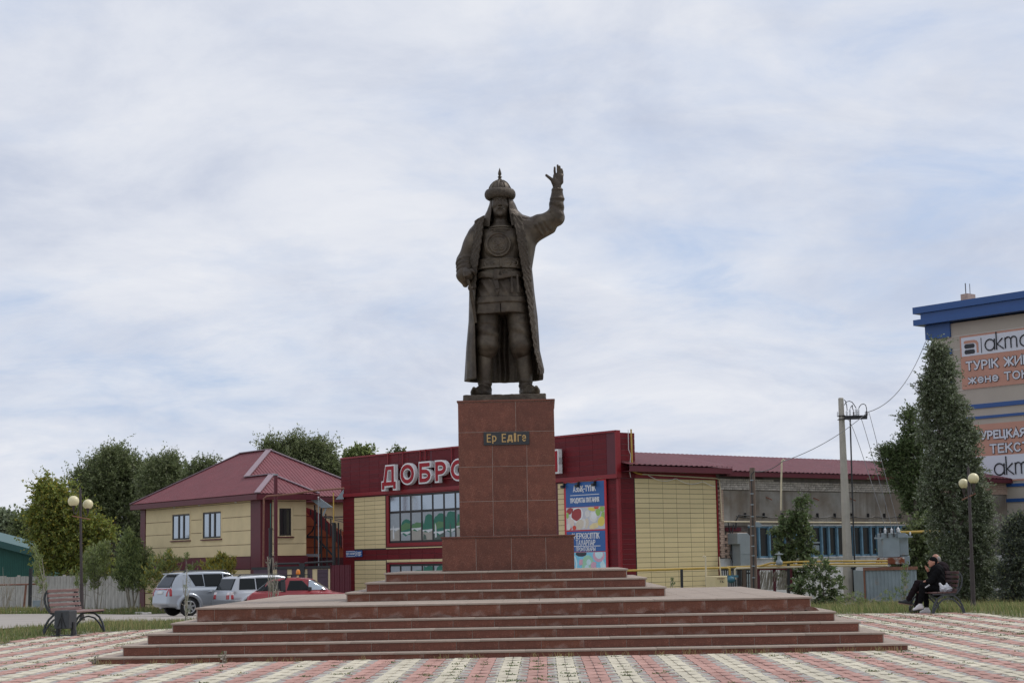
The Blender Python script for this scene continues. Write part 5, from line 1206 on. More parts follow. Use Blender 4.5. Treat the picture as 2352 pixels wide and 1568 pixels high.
m.tube([zp(68, 1330, 82), zp(74, 400, 82), zp(80, -140, 82), zp(140, -190, 82), zp(240, -200, 82), zp(330, -205, 82), zp(700, -240, 82), zp(1100, -300, 82), zp(1500, -335, 82), zp(1760, -355, 82)], .045, 8); m.build('pipe', MT['pipe_rust'], gp_)
# gate: cream sheet with purple panels, black frame and arched rail
gate = thing('yard_gate', 'cream yard gate with embossed purple panels and a black arched top rail', 'gate'); GY = 81.0
def gbox(name, x0, x1, y0, y1, mat, d0=0, d1=.05, par=None):
    a, b = zp(x0, y0, GY), zp(x1, y1, GY); return MB().box(a[0], b[0], GY-d1, GY-d0, b[2], a[2]).build(name, MT[mat], par or gate)
gb = zp(0, 1568+700, GY)[2]
def gpan(x0, x1, mat, d0, d1):
    a, b = zp(x0, 1335, GY), zp(x1, 1335, GY); return MB().box(a[0], b[0], GY-d1, GY-d0, gb, a[2]).build('gate_panel', MT[mat], gate)
gpan(278, 870, 'cream_wall', 0, .03); gpan(880, 1465, 'cream_wall', 0, .03)
for x0, x1 in ((360, 570), (668, 768), (994, 1096), (1200, 1425)):
    pn = gpan(x0, x1, 'purple', .032, .055)
    if x1-x0 > 150:
        for yy, sg in ((1400, 1), (1490, -1)):
            c = zp((x0+x1)/2, yy, GY); MB().tube([(c[0]+.28*math.sin(k*.25), GY-.06, c[2]+sg*(.10*math.cos(k*.25)-.1)) for k in range(-4, 5)], .018, 6).build('emboss', MT['purple'], pn)
m = MB(); m.bar(zp(270, 1312, GY-.06), zp(868, 1300, GY-.06), .08, .14); m.bar(zp(895, 1300, GY-.06), zp(1468, 1285, GY-.06), .08, .12); a = zp(878, 1250, GY-.1); m.box(a[0]-.13, a[0]+.13, GY-.2, GY-.05, gb, a[2]+.1)
m.tube([zp(300, 1230, GY-.1), zp(420, 1220, GY-.1), zp(820, 1212, GY-.1), zp(880, 1265, GY-.1), zp(945, 1205, GY-.1), zp(1200, 1190, GY-.1), zp(1510, 1172, GY-.1)], .05, 8); m.build('gate_frame', MT['steel_black'], gate)
gate2 = thing('wicket_gate', 'purple wicket gate leaf with dark frame left of the black post', 'gate')
a, b = zp(0, 1345, GY), zp(185, 1345, GY); MB().box(a[0]-.3, b[0], GY-.03, GY, gb, a[2]).build('gate_panel', MT['purple'], gate2); MB().box(a[0]-.4, b[0], GY-.05, GY+.02, a[2], a[2]+.12).build('gate_frame', MT['steel_black'], gate2)
wall2 = thing('sheet_fence', 'dark red profiled sheet fence between the gate and the shop corner', 'fence'); a, b = zp(1470, 1250, GY), zp(1900, 1240, GY)
corrugated('sheet', (a[0], GY, gb), (b[0], GY, gb), (a[0], GY, a[2]), (b[0], GY, a[2]), MT['maroon'], wall2, .2, .03)
# stairs with red roof against an orange wall
st_ = thing('stair_shelter', 'covered outside stair with red slanting roof against an orange wall', 'stair'); SY = 88.5
def spoly(name, pts, mat, d0, d1, par=st_):
    P = [zp(x, y, SY) for x, y in pts]; return MB().prism([(p[0], p[2]) for p in P], (0, SY-d1, 0), (1, 0, 0), (0, 0, 1), (0, 1, 0), d1-d0).build(name, MT[mat], par)
spoly('wall', [(960, 90), (1760, 560), (1760, 1085), (960, 1085)], 'orange_wall', 0, .1); spoly('base_wall', [(960, 1085), (1760, 1085), (1760, 1900), (960, 1900)], 'maroon', 0, .1)
spoly('stair_roof', [(960, 40), (1120, 90), (1290, 180), (1760, 650), (1760, 900), (1500, 640), (1210, 380), (960, 90)], 'stair_red', .6, .75)
m = MB()
for x in (1145, 1285, 1400, 1640): m.bar(zp(x, -10 if x < 1300 else 360, SY-.9), zp(x, 1400, SY-.9), .08)
for k in range(7): x = 1060+k*105; m.bar(zp(x, 90+max(0, (x-1290))*1.0, SY-.8), zp(x, 200+max(0, (x-1060))*1.05, SY-.8), .06)
m.bar(zp(1180, 680, SY-.8), zp(1520, 1040, SY-.8), .09); m.bar(zp(975, 660, SY-.8), zp(1290, 665, SY-.8), .12); m.bar(zp(1290, 665, SY-.8), zp(1250, 1010, SY-.8), .09); m.tube([zp(980, 640, SY-.9), zp(1090, 540, SY-.9), zp(1180, 340, SY-.9)], .04, 6); m.build('stair_frame', MT['steel_black'], st_)
m = MB()
for yy in (225, 440, 660, 880): m.bar(zp(975, yy, SY-.11), zp(1500 if yy < 500 else 1740, yy, SY-.11), .03)
m.build('joint_line', MT['maroon'], st_)
spoly('porch_roof', [(975, 1015), (1290, 1015), (1290, 1075), (975, 1075)], 'zinc', .9, 1.3)
cano = thing('canopy', 'flat dark grey canopy on struts under the house eave', 'canopy'); m = MB()
P = [zp(975, -190, 86), zp(1180, -205, 86), zp(1535, 45, 86), zp(1310, 60, 86)]; m.prism([(p[0], p[2]) for p in P], (0, 85.6, 0), (1, 0, 0), (0, 0, 1), (0, 1, 0), .3); m.bar(zp(1390, 40, 85.7), zp(1320, 210, 85.7), .07); m.build('sheet', MT['grey_steel'], cano)
cano2 = thing('canopy', 'small dark canopy corner sticking out beside the shop parapet', 'canopy'); P = [zp(1590, -120, 85), zp(1760, -335, 85), zp(1760, -130, 85)]
MB().prism([(p[0], p[2]) for p in P], (0, 84.8, 0), (1, 0, 0), (0, 0, 1), (0, 1, 0), .3).build('sheet', MT['grey_steel'], cano2); 
wr = thing('wires', 'bundle of thin black wires between the stair roof and the shop', 'wires'); m = MB()
for a, b, c in ((230, 265, 300), (250, 290, 355), (245, 240, 235)): m.tube([zp(1330, a, 86.5), zp(1520, b, 86), zp(1760, c, 85.5)], .022, 5)
m.build('wire', MT['wire'], wr)
# ------------------------------------------------------------------ large building with banners at the right (local frame: facade on x = 0 facing -x, -y to the right)
RA = math.atan2(.6525512, .75774464); RX, RY = 21.476, 92.0
big = thing('store_building', 'tall beige department store with blue cornice and salmon advertising banners', 'building', (RX, RY, 0), RA)
WB = 26.0
m = MB(); m.box(0, 14, -WB, -.85, -1.3, 13.6); m.build('wall', MT['beige_wall'], big)
m = MB(); m.box(-.55, 14, -WB, 0, 14.32, 14.68).box(-.42, 14, -WB, -.41, 13.99, 14.32).box(-.55, 14, -WB, .0, 13.68, 13.99); m.build('cornice', MT['blue_band'], big)
for z0, z1, y0, y1 in ((12.88, 13.66, -.42, -2.03), (11.91, 12.26, -.75, -2.05), (10.3, 10.7, -.75, -2.05), (8.36, 9.14, -.75, -2.05)): MB().box(-.10, .3, y1, y0, z0, z1).build('quoin', MT['blue_band'], big)
for z in (12.88, 12.16, 11.42, 10.7, 9.97, 7.6, 6.7, 5.8, 3.11, 2.2, 1.3, .4): MB().box(-.012, .01, -WB, -2.06, z-.02, z+.02).build('groove', MT['groove'], big)
for z0, z1 in ((8.91, 9.14), (8.36, 8.50), (4.72, 4.88), (3.93, 4.11)): MB().box(-.06, -.013, -WB, -.86, z0, z1).build('stripe', MT['blue_band'], big)
m = MB(); m.box(.3, 1.0, -3.0, -2.55, 14.68, 15.15); m.build('vent_stack', MT['brick_pink'], big); MB().tube([(.5, -2.75, 15.1), (.5, -2.75, 15.75)], .03, 6).tube([(.6, -2.95, 15.1), (.6, -2.95, 15.7)], .02, 6).build('antenna', MT['wire'], big)
def bt(txt, y, z, w_, h_, off=.006, par=None):
    o1 = obj('lettering', text_mesh(txt, w_, h_, .02, off+.034, MT['ink']), par, (-.072, y-w_/2, z), (0, 0, -math.pi/2)); obj('lettering', text_mesh(txt, w_-.045, h_-.045, .02, off, MT['banner_white']), par, (-.088, y-w_/2, z), (0, 0, -math.pi/2))
def logo_word(y, z, s, par, n=4):
    """thin round word mark: a k m a"""
    m = MB(); x = 0; r = .37*s; t = .048*s
    def P(u, w_): return (-.085, y-u, z+w_)
    def ring(cx): m.tube([P(cx+r*math.cos(k*.2618), r+r*math.sin(k*.2618)) for k in range(25)], t, 6)
    ring(r); m.tube([P(2*r, 2*r), P(2*r, 0)], t, 6); x = 2*r+.16*s
    m.tube([P(x, 1.18*s), P(x, 0)], t, 6); m.tube([P(x+.48*s, .72*s), P(x+.06*s, .36*s), P(x+.54*s, 0)], t, 6); x += .68*s
    m.tube([P(x, 0), P(x, .74*s)], t, 6)
    for q in (0, 1): c = x+.22*s+q*.44*s; m.tube([P(c-.22*s, .5*s)]+[P(c+.22*s*math.cos(math.pi-k*.3927), .52*s+.22*s*math.sin(k*.3927)) for k in range(9)]+[P(c+.22*s, 0)], t, 6)
    x += .88*s+.26*s
    if n > 3: m.cur = 0; ring_x = x+r; m.tube([P(ring_x+r*math.cos(k*.2618), r+r*math.sin(k*.2618)) for k in range(25)], t, 6); m.tube([P(ring_x+r, 2*r), P(ring_x+r, 0)], t, 6)
    m.build('lettering', MT['ink'], par)
ba = thing('banner', 'upper salmon banner with white logo strip and outlined white lettering on the beige store', 'banner', (RX, RY, 0), RA)
MB().box(-.055, -.02, -14.0, -2.6, 9.98, 12.84).build('cloth', MT['banner'], ba); MB().box(-.066, -.056, -13.9, -2.69, 11.73, 12.74).build('logo_strip', MT['banner_white'], ba)
m = MB(); L0, Z0 = -2.86, 11.86
m.prism([(0, .55), (.62, .55), (.74, .50), (.78, .40), (.78, .0), (.90, .0), (.90, .52), (.82, .64), (.66, .70), (.10, .70), (0, .66)], (-.068, L0, Z0), (0, -1, 0), (0, 0, 1), (-1, 0, 0), .012); m.build('logo_mark', MT['banner'], ba)
m = MB()
for z in (0, .30): m.prism([(.0, .06), (.06, 0), (.58, 0), (.64, .06), (.64, .16), (.58, .23), (.06, .23), (0, .16)], (-.068, L0-.02, Z0-.02+z), (0, -1, 0), (0, 0, 1), (-1, 0, 0), .012)
m.prism([(1.06, -.05), (1.10, -.05), (1.10, .75), (1.06, .75)], (-.068, L0, Z0), (0, -1, 0), (0, 0, 1), (-1, 0, 0), .012); m.build('logo_mark', MT['ink'], ba)
logo_word(-4.18, 11.90, .78, ba)
bt('ТУРІК ЖИҺ', -2.90, 11.20, 3.95, .54, par=ba); bt('және ТОҚ', -3.0, 10.42, 3.75, .56, -.012, par=ba)
bb = thing('banner', 'lower salmon banner with outlined white lettering above a white logo strip on the store', 'banner', (RX, RY, 0), RA)
MB().box(-.055, -.02, -14.0, -2.4, 5.02, 8.06).build('cloth', MT['banner'], bb); MB().box(-.066, -.056, -13.9, -2.5, 5.10, 6.38).build('logo_strip', MT['banner_white'], bb)
bt('ТУРЕЦКАЯ М', -3.20, 7.44, 3.85, .58, par=bb); bt('ТЕКСТ', -4.10, 6.74, 2.45, .54, par=bb); logo_word(-4.34, 5.36, .80, bb)
# ------------------------------------------------------------------ concrete slab fence on the left
fence = thing('concrete_fence', 'long weathered concrete slab fence behind the left lawn', 'fence', (HX-.60228*14.4, HY+.79828*14.4, 0), HA)
fr = random.Random(3); y = .1; sl_i = 0
prof = [(-.5, 0), (-.36, 0), (-.30, -.05), (-.12, -.05), (-.06, 0), (.06, 0), (.12, -.05), (.30, -.05), (.36, 0), (.5, 0)]
while y < 34:
    w_ = .98; me = cached(('fslab', sl_i % 4), lambda: MB().prism([(u*w_, d) for u, d in prof]+[(.5*w_, .10), (-.5*w_, .10)], (0, 0, -1.5), (0, 1, 0), (1, 0, 0), (0, 0, 1), 2.47+fr.uniform(-.03, .03)).mesh('slab', MT['conc']))
    obj('fence_slab', me, fence, (fr.uniform(-.03, .03), y+w_/2, fr.uniform(-.02, .02)), (fr.uniform(-.008, .008), 0, fr.uniform(-.03, .03))); y += 1.0; sl_i += 1
for k in range(0, 34, 4): MB().box(.12, .27, k-.0, k+.16, -1.5, 1.05).build('fence_post', MT['conc'], fence)
# rail and posts in front of the fence
rail = thing('pipe_rail', 'rusty horizontal pipe rail on thin posts before the concrete fence', 'rail'); RYY = 100.0
m = MB(); m.tube([at(-60, 1342, RYY), at(0, 1342.5, RYY), at(70, 1341, RYY), at(82, 1340.5, RYY)], .05, 8); m.bar(at(60, 1342, RYY), at(55, 1393, RYY), .1); m.build('rail', MT['pipe_rust'], rail); MB().bar(at(71, 1304, RYY-.5), at(68.5, 1393, RYY-.5), .17).build('post', MT['steel_black'], rail)
mb_ = thing('meter_box', 'small grey box on a stake by the concrete fence', 'box', tuple(at(85, 1386, 95))); MB().box(-.22, .22, -.1, .1, -.15, .2).box(-.03, .03, -.03, .03, -.4, -.15).build('box', MT['grey_steel'], mb_)
# green sheet-metal shed behind the fence
shed = thing('shed', 'dark green metal shed with sloping roof behind the concrete fence', 'shed'); SYY = 128.0
P = [at(-140, 1215, SYY), at(0, 1254, SYY), at(112, 1281, SYY), at(116, 1330, SYY), at(-140, 1330, SYY)]
w_ = MB().prism([(p[0], p[2]-1.0 if i > 2 else p[2]) for i, p in enumerate(P)], (0, SYY, 0), (1, 0, 0), (0, 0, 1), (0, 1, 0), 9).build('wall', MT['green_wall'], shed)
m = MB(); a, b = at(-140, 1203, SYY), at(101, 1268, SYY)
for k in range(60):
    x0 = P[0][0]+(P[2][0]-P[0][0])*k/60
    z_ = P[0][2]+(P[2][2]-P[0][2])*k/60; m.box(x0, x0+.05, SYY-.03, SYY, -2, z_)
m.build('sheet_rib', MT['green_wall'], shed)
MB().bar((P[0][0], SYY+4.2, P[0][2]+.28), (P[2][0]+.3, SYY+4.2, P[2][2]+.22), 9.6, .16).bar((P[0][0], SYY-.62, P[0][2]+.1), (P[2][0]+.3, SYY-.62, P[2][2]+.02), .04, .42).build('roof', MT['green_roof'], shed)
# small far house beyond the shed
fh = thing('far_house', 'small brown house with flat grey eave and dark window far behind the green shed', 'house'); FY = 190.0
a, b = at(24, 1233, FY), at(70.5, 1262, FY); MB().box(a[0]-4, b[0], FY, FY+8, b[2]-4, a[2]).build('wall', MT['shed_brown'], fh); a, b = at(26, 1220, FY), at(68, 1233, FY); MB().box(a[0]-3, b[0]-.6, FY+.02, FY+7, b[2], a[2]+.6).build('upper_wall', MT['plaster'], fh)
wa, wb_ = at(44, 1218, FY), at(64, 1231, FY); MB().box(wa[0], wb_[0], FY-.05, FY+.02, wb_[2], wa[2]).build('window', MT['dark_frame'], fh); a, b = at(20, 1213, FY), at(68, 1216, FY); MB().box(a[0]-3, b[0], FY-1, FY+8, a[2]-.1, a[2]+.15).build('roof', MT['zinc'], fh); a, b = at(24, 1234, FY), at(71, 1234, FY); MB().box(a[0]-4, b[0]+.2, FY-.4, FY+8, a[2]-.12, a[2]+.1).build('ledge', MT['conc'], fh)
MB().box(b[0]-.6, b[0]-.1, FY-.3, FY, b[2]-5, b[2]+3.3).build('drainpipe', MT['zinc'], fh)
# ------------------------------------------------------------------ benches (local frame: x from front to back, y along the bench)
def make_bench(label, loc, rz, length, slat_mat):
    b = thing('bench', label, 'bench', loc, rz, 'slatted park benches')
    for y in (0.0, length):
        f = MB(); o1 = [(.0, .0), (.02, .10), (.06, .22), (.13, .335), (.24, .415), (.40, .45), (.55, .425), (.66, .33), (.74, .20), (.78, .08), (.795, 0)]
        o2 = [(.02, .0), (.07, .10), (.14, .21), (.25, .315), (.40, .355), (.54, .325), (.65, .22), (.73, .11), (.775, 0)]
        bk = [(.52, .435), (.62, .47), (.70, .56), (.755, .68), (.775, .80), (.755, .90), (.70, .98)]; sp = [(.60, .47), (.655, .60), (.685, .75), (.70, .95)]
        for pts, w_, h_ in ((o1, .05, .028), (o2, .042, .024), (bk, .045, .026), (sp, .04, .022)):
            for p, q in zip(pts[:-1], pts[1:]): f.bar((p[0], y, p[1]), (q[0], y, q[1]), .045, h_*1.3, (0, 0, 1))
        f.bar((.03, y, .455), (.60, y, .465), .045, .03); f.build('end_frame', MT['bench_iron'], b)
    for k in range(5): MB().box(.02+k*.12, .125+k*.12, -.04, length+.04, .472+.002*k, .508+.002*k).build('seat_slat', MT[slat_mat], b, bevel=.006)
    for k in range(5):
        z = .55+k*.103; x = .625+.085*min(1, (z-.5)/.35); o = MB().box(-.016, .016, -.04, length+.04, -.034, .034).build('back_slat', MT[slat_mat], b, loc=(x-.03, 0, z), bevel=.006); o.rotation_euler = (0, .17-.04*k, 0)
    return b
# left bench faces right, right bench faces left
pa, pb = atz(174.6, 1456), atz(239.8, 1449.2)
d = pb-pa; an = math.atan2(d[1], d[0]); L_ = float(np.linalg.norm(d[:2]))
bench_l = make_bench('pale worn slat bench at the left of the plaza beside a dark bin', (pa[0], pa[1], 0), an+math.pi/2-math.pi, L_, 'slat')
bench_l.rotation_euler = (0, 0, an-math.pi/2+math.pi); bench_l.location = (pb[0], pb[1], 0)
pc, pd_ = atz(2142, 1408.3), atz(2088.2, 1403.9)
RBA = math.atan2(pd_[1]-pc[1], pd_[0]-pc[0])-math.pi/2
bench_r = make_bench('dark wooden slat bench on the right where two people sit', (pc[0], pc[1], 0), RBA, 1.62, 'slat_dark')
# litter bin in front of the left bench
pbin = atz(150, 1459.5); bin_ = thing('litter_bin', 'dark square metal litter bin hanging on a frame before the left bench', 'bin', (pbin[0], pbin[1], 0), R(-18))
m = MB(); m.box(-.19, .19, -.15, .15, .16, .55); m.build('bin_body', MT['bench_iron'], bin_, bevel=.01)
m = MB(); m.box(-.17, .17, -.13, .13, .545, .556); m.build('opening', MT['steel_black'], bin_)
m = MB(); m.box(-.22, -.16, -.03, .03, 0, .30).box(.16, .22, -.03, .03, 0, .30).box(-.26, .26, -.17, .17, -.005, .02); m.build('bin_stand', MT['steel_black'], bin_)
m = MB(); m.bar((-.1, -.155, .2), (.0, -.155, .45), .02); m.bar((.1, -.155, .2), (.0, -.155, .45), .02); m.bar((0, -.155, .17), (0, -.155, .5), .02); m.build('ornament', MT['steel_black'], bin_)
# ------------------------------------------------------------------ twin-globe lamps
def make_lamp(label, loc, globes, H_, lean, bar):
    l = thing('street_lamp', label, 'lamp', loc, 0, 'twin-globe plaza lamps'); sx = lambda z: lean*z
    m = MB(); m.lathe([(.11, 0), (.105, .06), (.075, .16), (.07, .22)], 12); m.tube([(sx(.2), 0, .2), (sx(1.25), 0, 1.25)], .068, 12); m.tube([(sx(1.25), 0, 1.25), (sx(1.27), 0, 1.28)], .06, 12); m.tube([(sx(1.25), 0, 1.25), (sx(H_-.12), 0, H_-.12), (sx(H_), 0, H_)], [.05, .04, .008], 12); m.build('pole', MT['lamp_pole'], l, angle=40)
    m = MB(); m.bar(bar[0], bar[1], .03); m.build('cross_bar', MT['pipe_rust'], l)
    for (x, y, z, r_) in globes:
        q = MB(); n = 10; r0 = (sx(z-.1), 0, z+.10); pts = []
        for k in range(n+1): t = k/n; pts.append((r0[0]+(x-r0[0])*t**.8, y*t**.8, z+.08-.52*math.sin(math.pi*.78*t)+.16*t*0))
        pts[-1] = (x, y, z-.30); pts[-2] = (x*.93+.07*r0[0], y*.93, z-.41); q.tube(pts, .014, 6); q.lathe([(.02, -.32), (.035, -.30), (.045, -.20), (.06, -.135), (.065, -.12)], 12, (x, y, z)); a_ = q.build('lamp_arm', MT['lamp_pole'], l, angle=40)
        g = MB(); g.lathe([(.075, -.130)]+[(r_*math.sin(math.pi*(.20+.80*i/12)), -r_*math.cos(math.pi*(.20+.80*i/12))) for i in range(13)], 24, (x, y, z)); g.build('globe', MT['globe'], a_, smooth=True)
    return l
p = on_ground(187.5, 1426); lz = p
def lamp_at(label, base, gl, top, lean, bar):
    B = on_ground(*base); Yb = B[1]; out = []
    for (x, y, rpx, dy) in gl: q = at(x, y, Yb+dy); r_ = abs(at(x+rpx, y, Yb+dy)[0]-q[0]); out.append((q[0]-B[0], dy, q[2]-B[2], r_))
    bb = [tuple(at(x, y, Yb+dy)-np.array([B[0], Yb, B[2]])) for x, y, dy in bar]
    return make_lamp(label, tuple(B), out, at(top[0], top[1], Yb)[2]-B[2], lean, bb)
lamp_at('twin globe lamp post behind the left bench before the concrete fence', (188.3, 1426), ((168.8, 1150.5, 12.6, -.28), (202.0, 1157.5, 11.4, .25)), (184.5, 1118), -.027, ((166, 1184, -.28), (207, 1192, .25)))
lamp_at('twin globe lamp post beside the poplar and the people on the bench', (2236, 1398), ((2213, 1109.5, 11.0, .30), (2235.8, 1098.3, 12.6, -.30)), (2224, 1068), .016, ((2210, 1147.5, .3), (2240, 1133, -.3)))
# ------------------------------------------------------------------ poles, wires, transformer, gas installation
zA = lambda x, y: (1866.2+x/7.584, 884.3+y/7.584)      # zoom of the pole head
PYY = 70.0
pole = thing('utility_pole', 'square concrete utility pole with a steel crossarm and white insulators', 'pole'); b = at(1950.5, 1372, PYY); t = at(*zA(493, 218), PYY); pole.location = tuple(b); T = t-b
m = MB(); w0, w1 = .165, .09; V = [(sx*w0, sy*w0, 0) for sx, sy in ((-1, -1), (1, -1), (1, 1), (-1, 1))]+[(T[0]+sx*w1, T[1]+sy*w1, T[2]) for sx, sy in ((-1, -1), (1, -1), (1, 1), (-1, 1))]
ca, sa = math.cos(.5), math.sin(.5); V = [((x-(T[0] if i > 3 else 0))*ca-y*sa+(T[0] if i > 3 else 0), (x-(T[0] if i > 3 else 0))*sa+y*ca, z) for i, (x, y, z) in enumerate(V)]
m._add(V, [(3, 2, 1, 0), (4, 5, 6, 7), (0, 1, 5, 4), (1, 2, 6, 5), (2, 3, 7, 6), (3, 0, 4, 7)]); m.build('shaft', MT['conc_pole'], pole, bevel=.03)
L3 = lambda x, y, dy=0: tuple(at(*zA(x, y), PYY+dy)-b)
m = MB(); m.bar(L3(555, 565, -.15), L3(950, 556, -.15), .10, .16); m.bar(L3(440, 540), L3(560, 530), .3, .03); m.bar(L3(445, 598), L3(565, 598), .32, .03); m.bar(L3(595, 540, -.2), L3(830, 535, -.2), .04, .05); m.bar(L3(948, 556, -.15), L3(946, 470, -.15), .04); m.build('crossarm', MT['steel_black'], pole)
def insul(x, y0, y1, mat, wpx=25):
    a, c = np.array(L3(x, y1, -.15)), np.array(L3(x, y0, -.15)); h = c[2]-a[2]; r_ = wpx/7.584*PYY/F; pr = [(r_*.4, 0)]
    for k in range(4): z = h*(.05+.22*k); pr += [(r_*.45, z), (r_, z+.02*h), (r_*.9, z+.08*h), (r_*.4, z+.11*h)]
    pr += [(r_*.35, h)]; MB().lathe(pr, 10, tuple(a)).build('insulator', MT[mat], pole, angle=50)
for x, y0, y1, mt, w_ in ((600, 440, 540, 'porcelain', 24), (655, 405, 540, 'porcelain', 24), (718, 455, 530, 'porcelain_dark', 22), (765, 400, 530, 'porcelain', 30), (805, 400, 545, 'porcelain', 26), (944, 450, 525, 'porcelain_dark', 34), (440, 460, 540, 'porcelain', 18)): insul(x, y0, y1, mt, w_)
m = MB()
for pts in (((548, 255), (575, 275), (595, 350), (604, 440)), ((555, 345), (590, 290), (640, 275), (690, 295), (730, 350), (757, 395)), ((665, 400), (668, 380), (697, 345)), ((697, 345), (695, 390), (715, 450)), ((810, 400), (815, 375), (850, 335), (890, 325), (925, 345), (940, 400), (944, 450))): m.tube([L3(x, y, -.15) for x, y in pts], .018, 6)
m.build('jumper', MT['steel_black'], pole)
rod = thing('steel_rod', 'thin dark steel rod standing beside the concrete pole under its crossarm', 'rod'); m = MB(); m.tube([at(*zA(656, 590), PYY-.2), at(1959, 1180, PYY-.2), at(1963.5, 1300, PYY-.2), at(1965, 1362, PYY-.2)], .032, 8); m.bar(at(1960.5, 1303, PYY-.1), at(1961.5, 1358, PYY-.1), .10); m.bar(at(1951, 1303.5, PYY-.1), at(1967, 1302.5, PYY-.1), .05); m.build('rod', MT['steel_black'], rod)
def wire(name, label, pts, r_=.016, mat='wire', sag=True):
    o_ = thing(name, label, 'wire'); m = MB(); m.tube(pts, r_, 5); m.build('strand', MT[mat], o_); return o_
W1 = at(2126, 784, 92); W2 = at(*zA(960, 470), PYY-.1); W3 = at(1866, 1038.6, 62); W4 = at(1796, 1060, 60); W5 = at(1733, 1082, 62)
def curve(a, b, sag, n=14): return [a+(b-a)*t-np.array([0, 0, sag*4*t*(1-t)]) for t in np.linspace(0, 1, n)]
wire('overhead_wire', 'bundled overhead wire rising from the concrete pole to the beige store corner', curve(W1, W2, .75), .017)
wire('overhead_wire', 'sagging wire running from the concrete pole head down to the old wooden pole', curve(W2, W4, .22)+curve(W4, W5, .12)[1:], .014)
zT = lambda x, y: (1866.2+x/6.826, 1148.4+y/6.826)
TY = 67.0
for k, ((x0, y0), (mx, my), (x1, y1)) in enumerate((((610, 600), (800, 1010), (1138, 420)), ((850, 590), (1000, 1080), (1242, 420)), ((980, 462), (1110, 950), (1345, 420)))):
    A_, B_ = at(*zA(x0, y0), PYY-.15), at(*zT(x1, y1), TY); Mp = at(*zA(mx, my), PYY-1.2); pts = [A_*(1-t)**2+(2*Mp-.5*A_-.5*B_)*2*t*(1-t)+B_*t*t for t in np.linspace(0, 1, 16)]
    wire('drop_wire', ['thin wire from the inner crossarm end down to the transformer', 'thin wire from the middle of the crossarm down to the transformer', 'thin wire from the dark end insulator down to the transformer'][k], pts, .012)
tr = thing('transformer', 'grey pole-side transformer with white bushings and rusty cooling box', 'transformer'); TP = lambda x, y, dy=0: at(*zT(x, y), TY+dy)
a, c = TP(1085, 515), TP(1372, 890); m = MB(); m.box(a[0], c[0], TY, TY+.95, c[2], a[2]); m.build('tank', MT['grey_steel'], tr, bevel=.02)
e = TP(1475, 1030); m = MB(); m.box(c[0]+.01, c[0]+.38, TY+.15, TY+.95, TP(0, 890)[2], a[2]-.05).box(c[0]+.05, c[0]+.42, TY+.2, TY+.9, TP(0, 1040)[2], TP(0, 890)[2]-.01); m.build('side_tank', MT['grey_steel'], tr, bevel=.02)
m = MB(); q0, q1 = TP(1062, 895), TP(1440, 1000); m.box(q0[0], q1[0], TY-.12, TY+.9, q1[2], q0[2]-.01); m.build('cooling_box', MT['rust'], tr, bevel=.03)
for (x0, y0, x1, y1, d0, d1) in ((975, 580, 1110, 603, -.1, .1), (1325, 512, 1450, 580, -.16, -.01), (1450, 560, 1558, 580, -.14, .1), (982, 540, 990, 580, -.08, -.04), (1018, 540, 1026, 580, -.08, -.04)):
    q0, q1 = TP(x0, y0), TP(x1, y1); MB().box(q0[0], q1[0], TY+d0, TY+d1, q1[2], q0[2]).build('bracket', MT['grey_steel'], tr)
for x, y0, y1, mt, w_ in ((1140, 440, 515, 'porcelain', 24), (1242, 440, 512, 'porcelain', 22), (1345, 430, 500, 'porcelain', 32), (1068, 465, 585, 'porcelain_dark', 13), (1180, 455, 585, 'porcelain_dark', 16), (1278, 440, 575, 'porcelain_dark', 16), (1383, 505, 560, 'porcelain', 14), (1532, 500, 545, 'porcelain', 16)):
    q, c0 = TP(x, y1, -.05), TP(x, y0, -.05); h = c0[2]-q[2]; r_ = w_/6.826*TY/F; pr = [(r_*.5, 0)]
    for k in range(4): z = h*(.05+.22*k); pr += [(r_*.5, z), (r_, z+.03*h), (r_*.9, z+.09*h), (r_*.5, z+.12*h)]
    pr += [(r_*.3, h*.95), (r_*.2, h*1.25)]; MB().lathe(pr, 10, tuple(q)).build('bushing', MT[mt], tr, angle=50)
kk = thing('kiosk', 'grey corrugated metal enclosure carrying the transformer', 'enclosure'); a, c = TP(785, 1090), TP(1625, 1640)
corrugated('sheet', (a[0], TY-.35, -1.2), (c[0], TY-.35, -1.2), (a[0], TY-.35, a[2]), (c[0], TY-.35, a[2]), MT['grey_steel'], kk, .14, .025)
m = MB(); m.box(a[0]-.04, c[0]+.04, TY-.42, TY-.30, a[2]-.02, a[2]+.10).box(a[0]-.05, a[0]+.02, TY-.40, TY-.36, -1.2, a[2]); m.build('frame', MT['pipe_rust'], kk); MB().box(a[0], c[0], TY-.25, TY+2, -1.2, a[2]-.02).build('body', MT['grey_steel'], kk)
MB().box(TP(1060, 0)[0], TP(1555, 0)[0], TY-.25, TY+1, a[2]+.0, TP(0, 1045)[2]-.05).build('base_frame', MT['steel_black'], kk)
gp1 = thing('gas_pipe', 'yellow pipe reaching right from behind the transformer to a blue valve by the poplar', 'pipe'); m = MB(); m.tube([TP(1375, 500, 1.3), TP(1560, 496, 1.3), TP(1880, 485, 1.3), TP(2050, 482, 1.3)], .05, 8); m.build('pipe', MT['pipe_yellow'], gp1); q = TP(2060, 482, 1.3); MB().box(q[0]-.05, q[0]+.35, q[1]-.2, q[1]+.2, q[2]-.15, q[2]+.15).build('valve', MT['blue_band'], gp1)
zG = lambda x, y: (1607.8+x/5.152, 1062.3+y/5.152)
GP = lambda x, y, Y=64.0: at(*zG(x, y), Y)
wp = thing('wooden_pole', 'weathered wooden pole with a cable fixed down its front by the brick hall', 'pole'); m = MB(); m.tube([GP(640, 1600), GP(628, 800), GP(618, 60)], [.135, .12, .10], 10); m.build('shaft', MT['wood_pole'], wp, angle=40)
